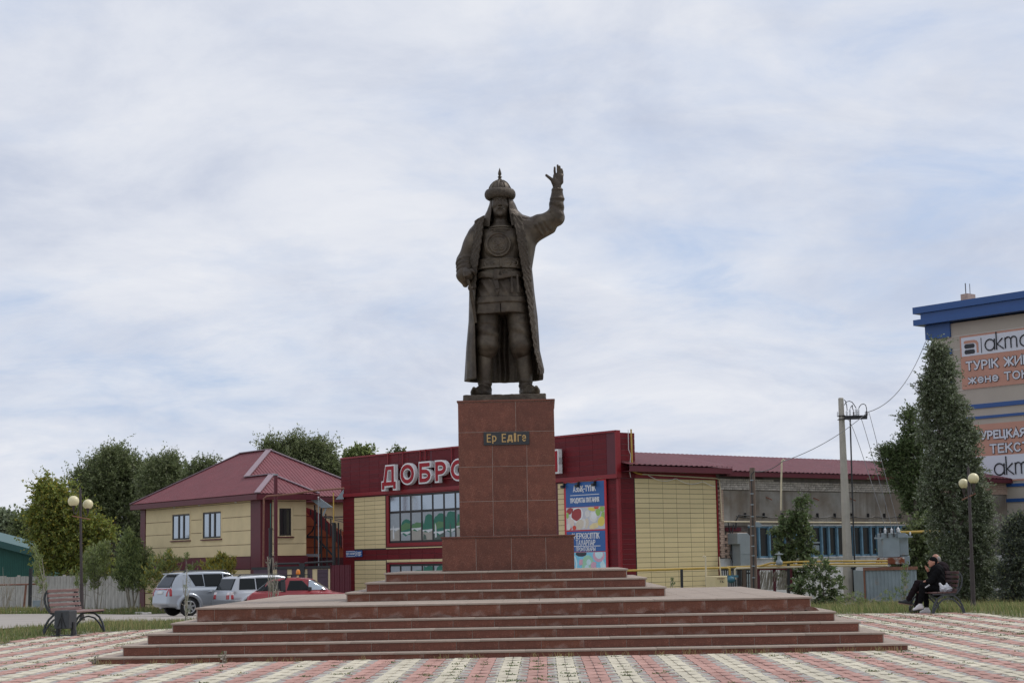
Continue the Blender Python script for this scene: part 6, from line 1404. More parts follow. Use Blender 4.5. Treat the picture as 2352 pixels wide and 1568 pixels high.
m = MB(); m.tube([GP(635, 1480, 63.8), GP(632, 1100, 63.8), GP(624, 700, 63.8), GP(612, 330, 63.8), GP(606, 140, 63.8), GP(640, 105, 63.8)], .022, 6); m.build('cable', MT['steel_black'], wp)
for k, y in enumerate((205, 365, 495, 635, 750, 860, 985, 1098, 1220, 1357)): q = GP(612+k*2.4, y, 63.8); MB().box(q[0]-.06, q[0]+.06, q[1]-.03, q[1]+.0, q[2]-.018, q[2]+.018).build('clip', MT['zinc'], wp)
ip = thing('iron_post', 'dark red iron post with a small floodlight beside the wooden pole', 'post'); m = MB(); m.bar(GP(665, 1600), GP(648, 720), .09); m.build('post', MT['maroon'], ip); q = GP(668, 728); MB().box(q[0]-.12, q[0]+.10, q[1]-.08, q[1]+.02, q[2]-.1, q[2]+.09).bar(GP(688, 722), GP(716, 750), .14).build('floodlight', MT['grey_steel'], ip)
def pipe(label, pts, r_, mat, Y=64.5, name='gas_pipe', posts=()):
    o_ = thing(name, label, 'pipe'); m = MB(); m.tube([GP(x, y, Y) for x, y in pts], r_, 8); m.build('pipe', MT[mat], o_)
    for x, y0, y1 in posts: MB().bar(GP(x, y0, Y), GP(x+6, y1, Y), .10).build('support', MT['steel_black'], o_)
    return o_
pipe('long upper yellow gas pipe rising past a valve in front of the white plinth', [(700, 1225), (840, 1185), (930, 1182), (1000, 1180), (1100, 1172), (1630, 1163), (2220, 1160)], .036, 'pipe_yellow')
pipe('yellow gas pipe bending down to the meter by the gas cabinet', [(-870, 1275), (-600, 1268), (0, 1248), (320, 1240), (350, 1255), (355, 1345)], .042, 'pipe_yellow', 64.2, posts=((-218, 1258, 1560),))
pipe('yellow gas pipe running under the upper pipe toward the transformer', [(320, 1236), (600, 1226), (1100, 1212), (1630, 1198), (2220, 1192)], .040, 'pipe_yellow', 64.8, posts=((1045, 1200, 1600),))
pipe('cream pipe crossing in front of the plinth and turning down at the meter', [(415, 1380), (412, 1262), (430, 1248), (1100, 1232), (1630, 1219), (2220, 1216)], .038, 'pipe_cream', 64.5)
pipe('thin cream vent pipe with a curled top by the cream panels', [(75, 1450), (66, 1110), (50, 1103), (35, 1118)], .03, 'pipe_cream', 62.5, 'vent_pipe'); pipe('short thin cream vent pipe next to the brick pier', [(246, 1335), (228, 1110)], .022, 'pipe_cream', 63.0, 'vent_pipe')
pipe('tall cream vent pipe with hooked top standing against the hall roof', [(958, 560), (962, 200), (968, -20), (985, -38), (1002, -22)], .035, 'pipe_cream', 66.0, 'vent_pipe')
vlv = thing('gas_valve', 'grey gas valve with handwheel on the upper yellow pipe', 'valve'); q = GP(938, 1180, 64.4); m = MB(); m.lathe([(.09, -.1), (.13, -.05), (.13, .05), (.07, .12), (.05, .28), (.16, .30), (.16, .33), (.03, .35), (.03, .42)], 12, tuple(q)); m.build('valve', MT['zinc'], vlv, angle=40)
mt_ = thing('gas_meter', 'small blue gas meter between the two pipe ends', 'meter'); q = GP(365, 1380, 64.2); m = MB(); m.ball((q[0], q[1], q[2]), .17, 12, 8, .8); m.box(q[0]-.28, q[0]+.28, q[1]-.06, q[1]+.06, q[2]+.08, q[2]+.16); m.build('meter', MT['meter_blue'], mt_, smooth=False)
gb_ = thing('gas_cabinet', 'cream gas cabinet with black lettering beside the brick hall', 'cabinet'); a, c, e = GP(178, 1340, 62), GP(322, 1500, 62), GP(82, 1345, 62)
m = MB(); m.prism([(a[0], 62), (c[0], 61.9), (c[0]+.1, 62.8), (e[0]+.05, 62.7), (e[0], 62.45)], (0, 0, c[2]-.3), (1, 0, 0), (0, 1, 0), (0, 0, 1), a[2]-c[2]+.3); m.build('cabinet', MT['gasbox'], gb_, bevel=.015)
q = GP(270, 1403, 61.88); obj('lettering', text_mesh('ГАЗ', .17, .085, .006, .0, MT['ink']), gb_, (q[0], 61.93, q[2])); q = GP(250, 1368, 61.9); obj('lettering', text_mesh('ОГНЕОПАСНО', .28, .045, .006, -.02, MT['pipe_rust']), gb_, (q[0], 61.93, q[2]))
rl_ = thing('fence', 'low dark iron bar fence with dry twigs before the white plinth', 'fence'); m = MB()
for x in range(235, 600, 26): m.bar(GP(x, 1265, 65.2), GP(x+4, 1480, 65.2), .035)
m.bar(GP(230, 1262, 65.2), GP(610, 1262, 65.2), .07); m.bar(GP(530, 1305, 65.0), GP(610, 1303, 65.0), .06); m.build('bars', MT['steel_black'], rl_)
for x in (462, 520): MB().bar(GP(x, 1262, 65), GP(x+6, 1500, 65), .14).build('fence_post', MT['steel_black'] if x < 500 else MT['wood_pole'], rl_)
rl2 = thing('fence', 'rusty framed fence panel woven with dry grey branches', 'fence'); m = MB(); rr = random.Random(8)
m.bar(GP(690, 1255, 65.2), GP(1060, 1250, 65.2), .10)
for x in (690, 880, 1075): m.bar(GP(x, 1255, 65.2), GP(x+4, 1520, 65.2), .10)
m.build('frame', MT['maroon'], rl2); m = MB()
for k in range(70): x = rr.uniform(700, 1060); m.bar(GP(x, rr.uniform(1265, 1300), 65.2+rr.uniform(-.1, .1)), GP(x+rr.uniform(-70, -10), 1500, 65.2), .022)
tag(m.build('branches', MT['bark_pale'], rl2), kind='stuff')
# ------------------------------------------------------------------ cars (local frame: +x forward, y to the left, z up from the road)
def poly_sdf(P):
    P = np.array(P, float)
    def fn(x, z):
        x, z = np.broadcast_arrays(x, z); d = np.full(x.shape, 1e9); s = np.ones(x.shape)
        n = len(P)
        for i in range(n):
            a, b = P[i], P[i-1]; e = b-a; wx, wz = x-a[0], z-a[1]; t = np.clip((wx*e[0]+wz*e[1])/(e@e), 0, 1)
            d = np.minimum(d, (wx-e[0]*t)**2+(wz-e[1]*t)**2)
            c1 = z >= a[1]; c2 = z < b[1]; c3 = e[0]*wz > e[1]*wx
            s = np.where((c1 & c2 & c3) | (~c1 & ~c2 & ~c3), -s, s)
        return s*np.sqrt(d)
    return fn
def make_car(label, loc, rz, C, paint):
    car = thing('parked_car', label, 'car', loc, rz, 'cars parked in front of the house')
    L_, Wd, H_ = C['L'], C['W'], C['H']; h = .03
    V = Vol((-.15, -Wd/2-.12, .1), (L_+.15, Wd/2+.12, H_+.12), h)
    low, top = poly_sdf(C['low']), poly_sdf(C['top']); bel = C['belt']
    def rsm(a, b, r): return np.minimum(np.maximum(a+r, b+r), 0)+np.sqrt(np.maximum(a+r, 0)**2+np.maximum(b+r, 0)**2)-r
    X, Y, Z = V.co((slice(None),)*3)
    hw = Wd/2-.22*np.clip((X-(L_-.9))/.9, 0, 1)**2-.13*np.clip((.7-X)/.7, 0, 1)**2-.05*np.clip((.5-Z)/.3, 0, 1)-.03*np.clip((Z-bel+.25)/.25, 0, 1)
    dl = rsm(low(X[:, 0, :], Z[0])[:, None, :] if False else low(X, Z), np.abs(Y)-hw, .10)
    ht = Wd/2-.06-C['tumble']*np.clip(Z-bel+.05, 0, 2)-C.get('nose', .16)*np.clip((X-C['ws'])/.8, 0, 1)**1.5-C.get('tail', .10)*np.clip((C['rs']-X)/.6, 0, 1)**1.5
    dt = rsm(top(X, Z), np.abs(Y)-ht, .09)
    Fv = smin(dl, dt, .05)
    for xw in C['wheels']:
        dw = np.sqrt((X-xw)**2+(Z-C['rw'])**2)-(C['rw']+.075); Fv = np.maximum(Fv, -np.maximum(dw, -(np.abs(Y)-(Wd/2-.32))))
        ar = np.sqrt((X-xw)**2+(Z-C['rw'])**2); fl = np.maximum(np.maximum(np.abs(ar-(C['rw']+.10))-.055, np.abs(np.abs(Y)-(Wd/2-.08))-.10-C.get('flare', .0)), .0-Z+.3)
        Fv = smin(Fv, fl, .03)
    V.F = Fv.astype(np.float32)
    Fi = V.F
    body = obj('body', V.mesh('body', paint), car)
    def sample(p):
        q = (p-V.lo)/h; q = np.clip(q, 0, np.array(Fi.shape)-1.001); i = q.astype(int); f = q-i; r = 0
        for a in (0, 1):
            for b in (0, 1):
                for c in (0, 1): r = r+Fi[i[:, 0]+a, i[:, 1]+b, i[:, 2]+c]*(f[:, 0] if a else 1-f[:, 0])*(f[:, 1] if b else 1-f[:, 1])*(f[:, 2] if c else 1-f[:, 2])
        return r
    def patch(name, quad, dirv, mat, off=.012, parent=None, n=12):
        """quad of four 3-D points bilinearly filled, shot along dirv on to the body"""
        q = [np.array(p, float) for p in quad]; u = np.linspace(0, 1, n+1); dv = np.array(dirv, float)
        P = np.array([q[0]*(1-a)*(1-b)+q[1]*a*(1-b)+q[2]*a*b+q[3]*(1-a)*b for b in u for a in u]); t = np.zeros(len(P))
        for _ in range(60): t += np.clip(sample(P+t[:, None]*dv), -.05, .2)*.8
        t = np.minimum(t, 2.2); P = P+t[:, None]*dv-dv*off; Q = P+dv*.05
        Fq = [(b*(n+1)+a, b*(n+1)+a+1, (b+1)*(n+1)+a+1, (b+1)*(n+1)+a) for b in range(n) for a in range(n)]; m_ = (n+1)**2
        rim = [a for a in range(n+1)]+[b*(n+1)+n for b in range(1, n+1)]+[n*(n+1)+a for a in range(n-1, -1, -1)]+[b*(n+1) for b in range(n-1, 0, -1)]
        Fq += [(rim[k], rim[k-1], rim[k-1]+m_, rim[k]+m_) for k in range(len(rim))]
        return obj(name, np_mesh(name, np.concatenate([P, Q]), Fq, MT[mat], None, True), parent or car)
    for s in (-1, 1):
        for (x0, x1, x2, x3, z0, z1) in C['side']:
            yq = s*(Wd/2+.3); patch('side_window', [(x0, yq, z0), (x1, yq, z0), (x2, yq, z1), (x3, yq, z1)], (0, -s, 0), 'glass_car')
        for (x0, x1, z0, z1) in C.get('pillar', []): yq = s*(Wd/2+.3); patch('pillar', [(x0, yq, z0), (x1, yq, z0), (x1-.04, yq, z1), (x0-.04, yq, z1)], (0, -s, 0), 'plastic_black', .014, None, 5)
        zh = C['belt']-.13
        for xh in C['handles']: yq = s*(Wd/2+.3); patch('door_handle', [(xh, yq, zh-.02), (xh+.18, yq, zh-.02), (xh+.18, yq, zh+.02), (xh, yq, zh+.02)], (0, -s, 0), C.get('hmat', 'plastic_black'), .03, None, 3)
        if 'mirror' in C: mx, mz = C['mirror']; MB().box(mx-.06, mx+.06, s*(Wd/2-.03), s*(Wd/2+.14), mz-.06, mz+.08).build('mirror', MT['plastic_black'], car, bevel=.02)
        if C.get('rail'): x0, x1 = C['rail']; MB().tube([(x0, s*(Wd/2-.30), H_-.07), (x0+.15, s*(Wd/2-.30), H_+.01), (x1-.15, s*(Wd/2-.30), H_+.01), (x1, s*(Wd/2-.30), H_-.08)], .022, 6).build('roof_rail', MT['plastic_black'], car)
        for (y0, y1, z0, z1, mt) in C['tail_l']: patch('tail_light', [(-.4, s*y0, z0), (-.4, s*y1, z0), (-.4, s*y1, z1), (-.4, s*y0, z1)], (1, 0, 0), mt, .016, None, 6)
        for (x0, x1, z0, z1, mt) in C.get('tail_s', []): yq = s*(Wd/2+.3); patch('tail_light', [(x0, yq, z0), (x1, yq, z0), (x1, yq, z1), (x0, yq, z1)], (0, -s, 0), mt, .014, None, 5)
    y0, y1, z0, z1 = C['rearw']; patch('rear_window', [(-.5, -y0, z0), (-.5, y0, z0), (-.5, y1, z1), (-.5, -y1, z1)], (1, 0, 0), 'glass_car', .010, None, 14)
    if 'frontw' in C:
        y0, y1, z0, z1 = C['frontw']; patch('windscreen', [(L_+.5, -y0, z0), (L_+.5, y0, z0), (L_+.5, y1, z1), (L_+.5, -y1, z1)], (-1, 0, 0), 'glass_sky', .012, None, 14)
    z0, z1 = C['plate_z']; pl_ = patch('number_plate', [(-.5, -.26, z0), (-.5, .26, z0), (-.5, .26, z1), (-.5, -.26, z1)], (1, 0, 0), 'plate', .03, None, 4)
    if C.get('bumper'): z0, z1 = C['bumper']; V2 = Vol((-.3, -Wd/2-.1, z0-.1), (.7, Wd/2+.1, z1+.1), .03); V2.op(lambda x, y, z: np.maximum(np.sqrt((np.maximum(np.abs(y)-Wd/2+.28, 0)/.28)**2+np.maximum((.25-x)/.31, 0)**2)*.25-.25-.006, np.maximum(np.abs(z-(z0+z1)/2)-(z1-z0)/2, x-.62)), (-.2, -Wd/2, z0), (.65, Wd/2, z1)); obj('bumper', V2.mesh('bumper', MT[C['bmat']]), car)
    if C.get('spoiler'): x, z = C['spoiler']; MB().box(x-.05, x+.22, -Wd/2+.32, Wd/2-.32, z-.03, z+.02).build('spoiler', paint, car, bevel=.015)
    for xw in C['wheels']:
        for s in (-1, 1):
            wz, yw = C['rw'], s*(Wd/2-.13); wh = MB(); n = 28; pr = [(.0, -.10), (wz*.72, -.11), (wz*.95, -.10), (wz, -.06), (wz, .06), (wz*.95, .10), (wz*.70, .11)]
            vs = []
            for r_, y_ in pr: vs += [(xw+r_*math.cos(2*math.pi*k/n), yw+s*y_, wz+r_*math.sin(2*math.pi*k/n)) for k in range(n)]
            wh._add(vs, [(i*n+k, i*n+(k+1) % n, (i+1)*n+(k+1) % n, (i+1)*n+k) for i in range(len(pr)-1) for k in range(n)]+[tuple(range((len(pr)-1)*n, len(pr)*n))]); w_ = wh.build('wheel', MT['tyre'], car, angle=40)
            m = MB(); yo = yw+s*.112
            for k in range(C.get('spokes', 6)):
                an = 2*math.pi*k/C.get('spokes', 6)+.3; c_, s_ = math.cos(an), math.sin(an); m.bar((xw+.03*c_, yo, wz+.03*s_), (xw+wz*.60*c_, yo, wz+wz*.60*s_), .075, .03, (0, 1, 0))
            m.tube([(xw+wz*.63*math.cos(2*math.pi*k/20), yo, wz+wz*.63*math.sin(2*math.pi*k/20)) for k in range(21)], .022, 6); m.tube([(xw, yo-s*.02, wz), (xw, yo+s*.03, wz)], .075, 10); m.build('rim', MT['alloy'], w_)
    return car, patch
def heading(hx, hy): return math.atan2(hy, hx)
# silver SUV: rear axle point read off the photograph
q = on_ground(415, 1415.2); hd = heading(.82, .57); LSU = dict(L=4.72, W=1.87, H=1.80, belt=1.10, tumble=.20, ws=3.0, rs=.5, rw=.375, wheels=(.93, 3.75), flare=.02, spokes=6,
    low=[(.0, .50), (.12, .38), (.6, .33), (4.1, .33), (4.6, .42), (4.70, .62), (4.62, .88), (4.3, 1.00), (3.45, 1.10), (.15, 1.12), (.04, .95)],
    top=[(.10, 1.0), (.22, 1.25), (.50, 1.64), (.72, 1.735), (1.6, 1.785), (2.4, 1.77), (2.75, 1.70), (3.55, 1.12), (3.5, 1.0)],
    side=[(1.20, 1.58, 1.52, .92, 1.20, 1.66), (1.62, 2.42, 2.38, 1.57, 1.17, 1.67), (2.48, 3.28, 2.72, 2.44, 1.17, 1.65)], pillar=[], handles=(1.72, 2.62), hmat='car_silver', rail=(.75, 2.75), spoiler=(.44, 1.70),
    tail_l=[(.66, .755, .82, 1.13, 'tail_red')], tail_s=[(.10, .19, .82, 1.13, 'tail_red')], rearw=(.80, .56, 1.16, 1.62), plate_z=(.90, 1.02), mirror=(3.15, 1.2))
off = Vector((math.cos(hd), math.sin(hd), 0))*.93
make_car('silver SUV with dark tinted rear window and red tail lamps by the house', (q[0]-off.x, q[1]-off.y, q[2]+.02), hd, LSU, MT['car_silver'])
# silver wagon
YW = 67.0; q = at(507, 1418, YW); hd = heading(.80, .60); gz = float(tz(0, YW))+.035
WAG = dict(L=4.45, W=1.72, H=1.56, belt=.93, tumble=.16, ws=2.75, rs=.3, rw=.31, wheels=(.86, 3.38), spokes=5,
    low=[(.0, .42), (.12, .28), (.6, .24), (3.9, .24), (4.35, .34), (4.43, .52), (4.3, .74), (3.2, .90), (.12, .94), (.02, .8)],
    top=[(.06, .85), (.12, 1.0), (.34, 1.42), (.48, 1.50), (1.4, 1.545), (2.2, 1.53), (2.5, 1.47), (3.25, .95), (3.2, .85)],
    side=[(.40, 1.12, 1.10, .46, .99, 1.42), (1.18, 2.02, 1.98, 1.15, .98, 1.43), (2.08, 2.95, 2.42, 2.04, .98, 1.41)], handles=(1.3, 2.2), rail=(.45, 2.4), bumper=(.34, .60), bmat='car_grey',
    tail_l=[(.46, .68, .63, .79, 'tail_red'), (.46, .68, .795, .90, 'tail_white')], tail_s=[(.07, .16, .63, .79, 'tail_red'), (.07, .16, .795, .90, 'tail_white')], rearw=(.70, .62, .98, 1.42), plate_z=(.40, .52), mirror=(2.85, 1.02))
make_car('light silver wagon with black roof rails between the SUV and the red hatchback', (q[0], q[1], gz), hd, WAG, MT['car_silver_warm'])
# red hatchback with roof bar and amber beacon
YR = 62.5; q = at(574, 1405, YR); hd = heading(.995, -.02); gz = float(tz(0, YR))+.035
HAT = dict(L=4.0, W=1.62, H=1.38, belt=.86, tumble=.26, ws=1.95, rs=.95, nose=.42, tail=.34, rw=.28, wheels=(.72, 3.18), spokes=4,
    low=[(.0, .42), (.08, .28), (.5, .22), (3.6, .22), (3.95, .34), (3.98, .52), (3.9, .68), (2.9, .84), (.22, .86), (.03, .72)],
    top=[(.10, .80), (.25, .90), (.82, 1.28), (1.05, 1.34), (1.6, 1.37), (2.05, 1.345), (2.25, 1.30), (3.0, .86), (2.95, .78)],
    side=[(.52, 1.28, 1.38, .90, .91, 1.26), (1.48, 2.36, 2.04, 1.58, .91, 1.26)], pillar=[(1.28, 1.45, .86, 1.31)], handles=(1.55,), tail_l=[(.46, .62, .52, .72, 'tail_red')], tail_s=[(.07, .14, .52, .72, 'tail_red')],
    rearw=(.62, .52, .90, 1.24), frontw=(.66, .56, .90, 1.27), plate_z=(.52, .64), mirror=(2.35, .95))
hat, hp = make_car('red hatchback with a roof bar and an amber beacon behind the stepped plinth', (q[0], q[1], gz), hd, HAT, MT['car_red'])
m = MB(); m.bar((1.45, -.62, 1.45), (1.45, .62, 1.45), .04)
for s in (-1, 1): m.bar((1.42, s*.60, 1.30), (1.45, s*.60, 1.47), .05)
m.build('roof_bar', MT['plastic_black'], hat); m = MB(); m.bar((2.28, -.50, 1.47), (1.2, -.50, 1.46), .03); m.bar((2.28, -.5, 1.36), (2.28, -.5, 1.48), .05); m.build('roof_bar', MT['plastic_black'], hat)
bc = MB().lathe([(.075, 1.47), (.08, 1.50), (.078, 1.58), (.06, 1.64), (.02, 1.66)], 14, (1.83, -.3, 0)).build('beacon', MT['amber'], hat, angle=40); MB().lathe([(.085, 1.44), (.085, 1.475)], 14, (1.83, -.3, 0)).build('beacon_base', MT['plastic_black'], bc)
MB().bar((2.75, -.45, .93), (2.62, .0, 1.0), .025).bar((2.8, .0, .93), (2.68, .42, 1.0), .025).build('wiper', MT['plastic_black'], hat)
# ------------------------------------------------------------------ two people on the right bench (read off the photograph; X to the right, facing left)
zP = lambda x, y: ((3560+x/5.2275)/1.7415, (2180+y/5.2275)/1.7415)
def PP(Y): return lambda x, y, dy=0.0: at(*zP(x, y), Y+dy)
def person(label, Y): o = thing('person', label, 'person', (0, 0, 0)); return o
def vol(pts, pad, h): P = np.array(pts); return Vol(P.min(0)-pad, P.max(0)+pad, h)
def head(V, c, s=1.0, fx=-1):
    """head facing -x"""
    c = np.array(c); V.ell(c, (.098*s, .076*s, .115*s), .01); V.ell(c+[fx*.03, 0, -.06*s], (.062*s, .055*s, .065*s), .03)
    V.cap(c+[fx*.092*s, 0, .005], c+[fx*.118*s, 0, -.028*s], .010, .015, .015); V.ell(c+[fx*.088*s, 0, -.062*s], (.016, .026, .008), .006); V.ell(c+[fx*.086*s, 0, -.076*s], (.016, .024, .009), .006); V.ell(c+[fx*.07*s, 0, -.105*s], (.025, .03, .022), .02)
    for q in (-1, 1):
        V.ell(c+[.008, q*.076*s, -.01], (.028, .014, .034), .008); V.ell(c+[fx*.088*s, q*.032, .012], (.014, .018, .010), .006, cut=True); V.ell(c+[fx*.079*s, q*.032, .012], (.012, .014, .009), .003); V.cap(c+[fx*.092*s, q*.014, .032], c+[fx*.078*s, q*.052, .034], .008, .006, .008)
def hand(V, w_, tip, r_=.017, n=4, spread=.02, curl=(0, 0, -.02)):
    w_, tip = np.array(w_), np.array(tip); d = (tip-w_); L_ = np.linalg.norm(d); d /= L_; side = np.cross(d, [0, 0, 1.]); side /= np.linalg.norm(side)+1e-9; k_ = w_+d*.085
    V.cap(w_, k_, .030, .036, .02)
    for i in range(n):
        o = side*(i-(n-1)/2)*spread; ln = (.07, .08, .075, .058)[i]; a = k_+o; b = a+d*ln*.55; c = b+d*ln*.4+np.array(curl); V.cap(a, b, .0105, .0095, .006); V.cap(b, c, .0095, .008, .004)
    t = w_+d*.03-side*.036; V.cap(t, t+d*.045-side*.018, .013, .010, .012)
# --- woman nearest the camera: black cap, black jacket, cropped trousers, white shoes
Y0 = 41.75
W = PP(Y0); wo = person('woman in black cap and black jacket with white shoes eating on the bench', Y0)
hc = W(895, 345); sh = W(985, 480); hip = W(960, 900)
V = vol([W(180, 180), W(1180, 1430)], .35, .0115)
head(V, hc, 1.0); V.cap(W(935, 425), W(965, 480), .052, .065, .03)
V.cap(sh+[0, 0, -.08], hip+[0, 0, .05], .13, .155, .05)
el1 = W(850, 760, -.20); wr1 = W(790, 745, -.16); hn1 = W(700, 775, -.08)
el2 = W(862, 690, .16); wr2 = W(800, 545, .06)
V.cap(sh+[0, -.16, -.05], el1, .05, .042, .02); V.cap(el1, wr1, .04, .03, .02); hand(V, W(785, 735, -.14), W(705, 775, -.08), curl=(-.01, 0, -.03))
V.cap(sh+[0, .15, -.05], el2, .05, .042, .02); V.cap(el2, wr2, .04, .028, .02); hand(V, W(800, 545, .05), W(775, 490, .03), curl=(-.015, -.01, .0))
kn1, kn2 = W(690, 850, -.12), W(720, 880, .10); an1, an2 = W(640, 1170, -.10), W(765, 1250, .08)
for hp_, kn, an in ((hip+[0, -.09, 0], kn1, an1), (hip+[0, .09, 0], kn2, an2)): V.cap(hp_, kn, .082, .058, .04); V.cap(kn, an, .055, .034, .02)
V.cap(an1, W(625, 1255, -.10), .033, .034, .01); V.cap(an2, W(775, 1325, .08), .033, .034, .01)
obj('body', V.mesh('body', MT['skin']), wo)
V = vol([W(180, 180), W(1180, 1430)], .35, .012)
wv = lambda a: (lambda x, y, z, t: a*np.sin(z*47+x*31+y*25))
V.cap(sh+[.0, 0, -.06], W(985, 700), .165, .18, .06, wob=wv(.006)); V.cap(W(985, 700), W(985, 905), .18, .205, .06, wob=wv(.007)); V.cap(sh+[-.03, -.1, -.01], sh+[-.03, .1, -.01], .10, .10, .05); V.tor(W(955, 455), .085, .034, 2, k=.03)
V.cap(sh+[-.02, -.17, -.06], el1, .078, .070, .04, wob=wv(.006)); V.cap(el1, wr1, .068, .052, .02); V.cap(sh+[-.02, .16, -.06], el2, .078, .068, .04); V.cap(el2, W(805, 570, .06), .064, .048, .02)
obj('jacket', V.mesh('jacket', MT['cloth_black']), wo)
V = vol([W(380, 700), W(1180, 1430)], .3, .012)
for hp_, kn, an in ((hip+[0, -.09, 0], kn1, an1), (hip+[0, .09, 0], kn2, an2)): V.cap(hp_, kn, .112, .088, .05, wob=wv(.005)); V.cap(kn, an, .086, .062, .03, wob=wv(.006))
obj('trousers', V.mesh('trousers', MT['cloth_black']), wo)
V = vol([hc], .2, .009); V.ell(hc+[.012, 0, .03], (.106, .084, .10), .01); V.op(lambda x, y, z: (z-(hc[2]+.015+.25*(x-hc[0]+.05)*0-.32*(x-hc[0])*(x > hc[0]+.02)))*-1+0*y, hc-.3, hc+.3, 0, cut=False) if False else None
V.rbox(hc+[-.09, 0, -.06], (.07, .2, .085), .02, .01, cut=True); V.ell(hc+[.055, 0, -.06], (.055, .07, .06), .02); obj('cap', V.mesh('cap', MT['cloth_black']), wo)
for an, toe, heel in ((W(640, 1245, -.10), W(505, 1335, -.10), W(660, 1300, -.10)), (W(775, 1325, .08), W(650, 1392, .08), W(800, 1385, .08))):
    V = vol([an, toe, heel], .14, .009); V.cap(heel+[0, 0, .01], toe, .050, .036, .02); V.cap(an, heel, .045, .048, .03); V.cap(an*.5+toe*.5+[0, 0, .012], an, .034, .042, .03); sh_ = obj('shoe', V.mesh('shoe', MT['shoe_white']), wo)
    d = (toe-heel); d /= np.linalg.norm(d); MB().bar(heel-d*.045+[0, 0, -.042], toe+d*.035+[0, 0, -.034], .085, .020).build('sole', MT['shoe_dark'] if an[1] < Y0 else MT['shoe_white'], sh_, bevel=.006)
q = W(772, 478, .03); fd = MB().ball(tuple(q), .030, 10, 6, 1.3).build('bread', MT['bread']); tag(fd, 'small piece of bread held in the hand of the woman in black', 'bread')
m = MB(); a = W(745, 890, -.27)
for k in range(4): m.box(a[0]+k*.030, a[0]+k*.030+.022, a[1]+.05, a[1]+.06, a[2]+k*.018, a[2]+.03+k*.018)
m.build('trouser_print', MT['white'], wo)
# --- man behind her: grey hair, dark jacket, plum trousers, one leg crossed
Y1 = 42.4; Mn = PP(Y1); ma = person('grey-haired man in dark jacket with crossed legs sitting behind the woman', Y1)
hc2 = Mn(960, 285); sh2 = Mn(1080, 450); hip2 = Mn(1050, 900)
V = vol([Mn(150, 150), Mn(1280, 1430)], .35, .0125); head(V, hc2, 1.04); V.cap(Mn(1000, 360), Mn(1060, 430), .056, .07, .03); V.cap(sh2+[0, 0, -.05], hip2+[0, 0, .05], .15, .165, .05)
k1, k2 = Mn(580, 800, -.06), Mn(640, 880, .12); f1, f2 = Mn(390, 1130, -.05), Mn(560, 1290, .14)
for hp_, kn, an in ((hip2+[0, -.08, .03], k1, f1), (hip2+[0, .09, 0], k2, f2)): V.cap(hp_, kn, .09, .06, .04); V.cap(kn, an, .056, .038, .02)
for s in (-1, 1): e = sh2+[-.08, s*.22, -.30]; w2 = e+[-.26, -s*.12, -.05]; V.cap(sh2+[0, s*.17, -.06], e, .055, .045, .02); V.cap(e, w2, .042, .03, .02); hand(V, w2, w2+[-.12, -s*.02, -.03], curl=(-.005, 0, -.03))
obj('body', V.mesh('body', MT['skin']), ma)
V = vol([Mn(150, 150), Mn(1280, 1430)], .35, .0125); V.cap(sh2+[.0, 0, -.05], Mn(1110, 690), .185, .19, .06, wob=wv(.006)); V.cap(Mn(1110, 690), Mn(1080, 890), .19, .20, .06); V.cap(sh2+[-.02, -.12, .01], sh2+[-.02, .12, .01], .10, .10, .05)
for s in (-1, 1): e = sh2+[-.08, s*.22, -.30]; w2 = e+[-.24, -s*.11, -.05]; V.cap(sh2+[0, s*.18, -.06], e, .085, .075, .04, wob=wv(.006)); V.cap(e, w2, .072, .055, .02)
obj('jacket', V.mesh('jacket', MT['cloth_plum']), ma)
V = vol([Mn(150, 700), Mn(1280, 1430)], .3, .0125)
for hp_, kn, an in ((hip2+[0, -.08, .03], k1, f1), (hip2+[0, .09, 0], k2, f2)): V.cap(hp_, kn, .115, .092, .05, wob=wv(.005)); V.cap(kn, an, .09, .068, .03, wob=wv(.005))
obj('trousers', V.mesh('trousers', MT['cloth_plum']), ma)
V = vol([hc2], .2, .009); V.ell(hc2+[.03, 0, .0], (.082, .088, .088), .01, wob=lambda x, y, z: .003*np.sin(x*190)*np.sin(z*170)); V.ell(hc2+[-.01, 0, .02], (.10, .07, .112), .01, cut=True); V.ell(hc2+[.07, 0, -.02], (.042, .075, .085), .02); obj('hair', V.mesh('hair', MT['hair_grey']), ma)
for an, toe, heel in ((Mn(400, 1150, -.05), Mn(205, 1178, -.05), Mn(430, 1205, -.05)), (Mn(560, 1320, .14), Mn(450, 1385, .14), Mn(590, 1385, .14))):
    V = vol([an, toe, heel], .14, .010); V.cap(heel, toe, .052, .040, .02); V.cap(an, heel, .05, .05, .03); V.cap(an*.5+toe*.5, an, .036, .045, .03); s2 = obj('shoe', V.mesh('shoe', MT['shoe_dark']), ma); d = (toe-heel); d /= np.linalg.norm(d); MB().bar(heel-d*.05+[0, 0, -.045], toe+d*.04+[0, 0, -.038], .09, .022).build('sole', MT['sole_tan'], s2, bevel=.006)
# white carrier bag on the seat
Bg = PP(41.55); V = vol([Bg(1020, 780), Bg(1330, 965)], .12, .010); c = Bg(1175, 905)
cr = lambda x, y, z: .012*np.sin(x*52+z*40)+.009*np.sin(z*75-x*33+y*40)
V.ell(c, (.155, .10, .075), .02, wob=cr); V.cap(Bg(1100, 900), Bg(1040, 800), .06, .028, .04); V.cap(Bg(1190, 880), Bg(1185, 795), .07, .022, .05); V.cap(Bg(1080, 935), Bg(1300, 935), .05, .045, .03); V.op(lambda x, y, z: z-.512+0*x+0*y, c-.5, np.array([c[0]+.5, c[1]+.5, .51]), 0, cut=True, mg=.02)
tag(obj('carrier_bag', V.mesh('carrier_bag', MT['bag'])), 'crumpled white carrier bag lying on the bench seat behind the woman', 'bag')
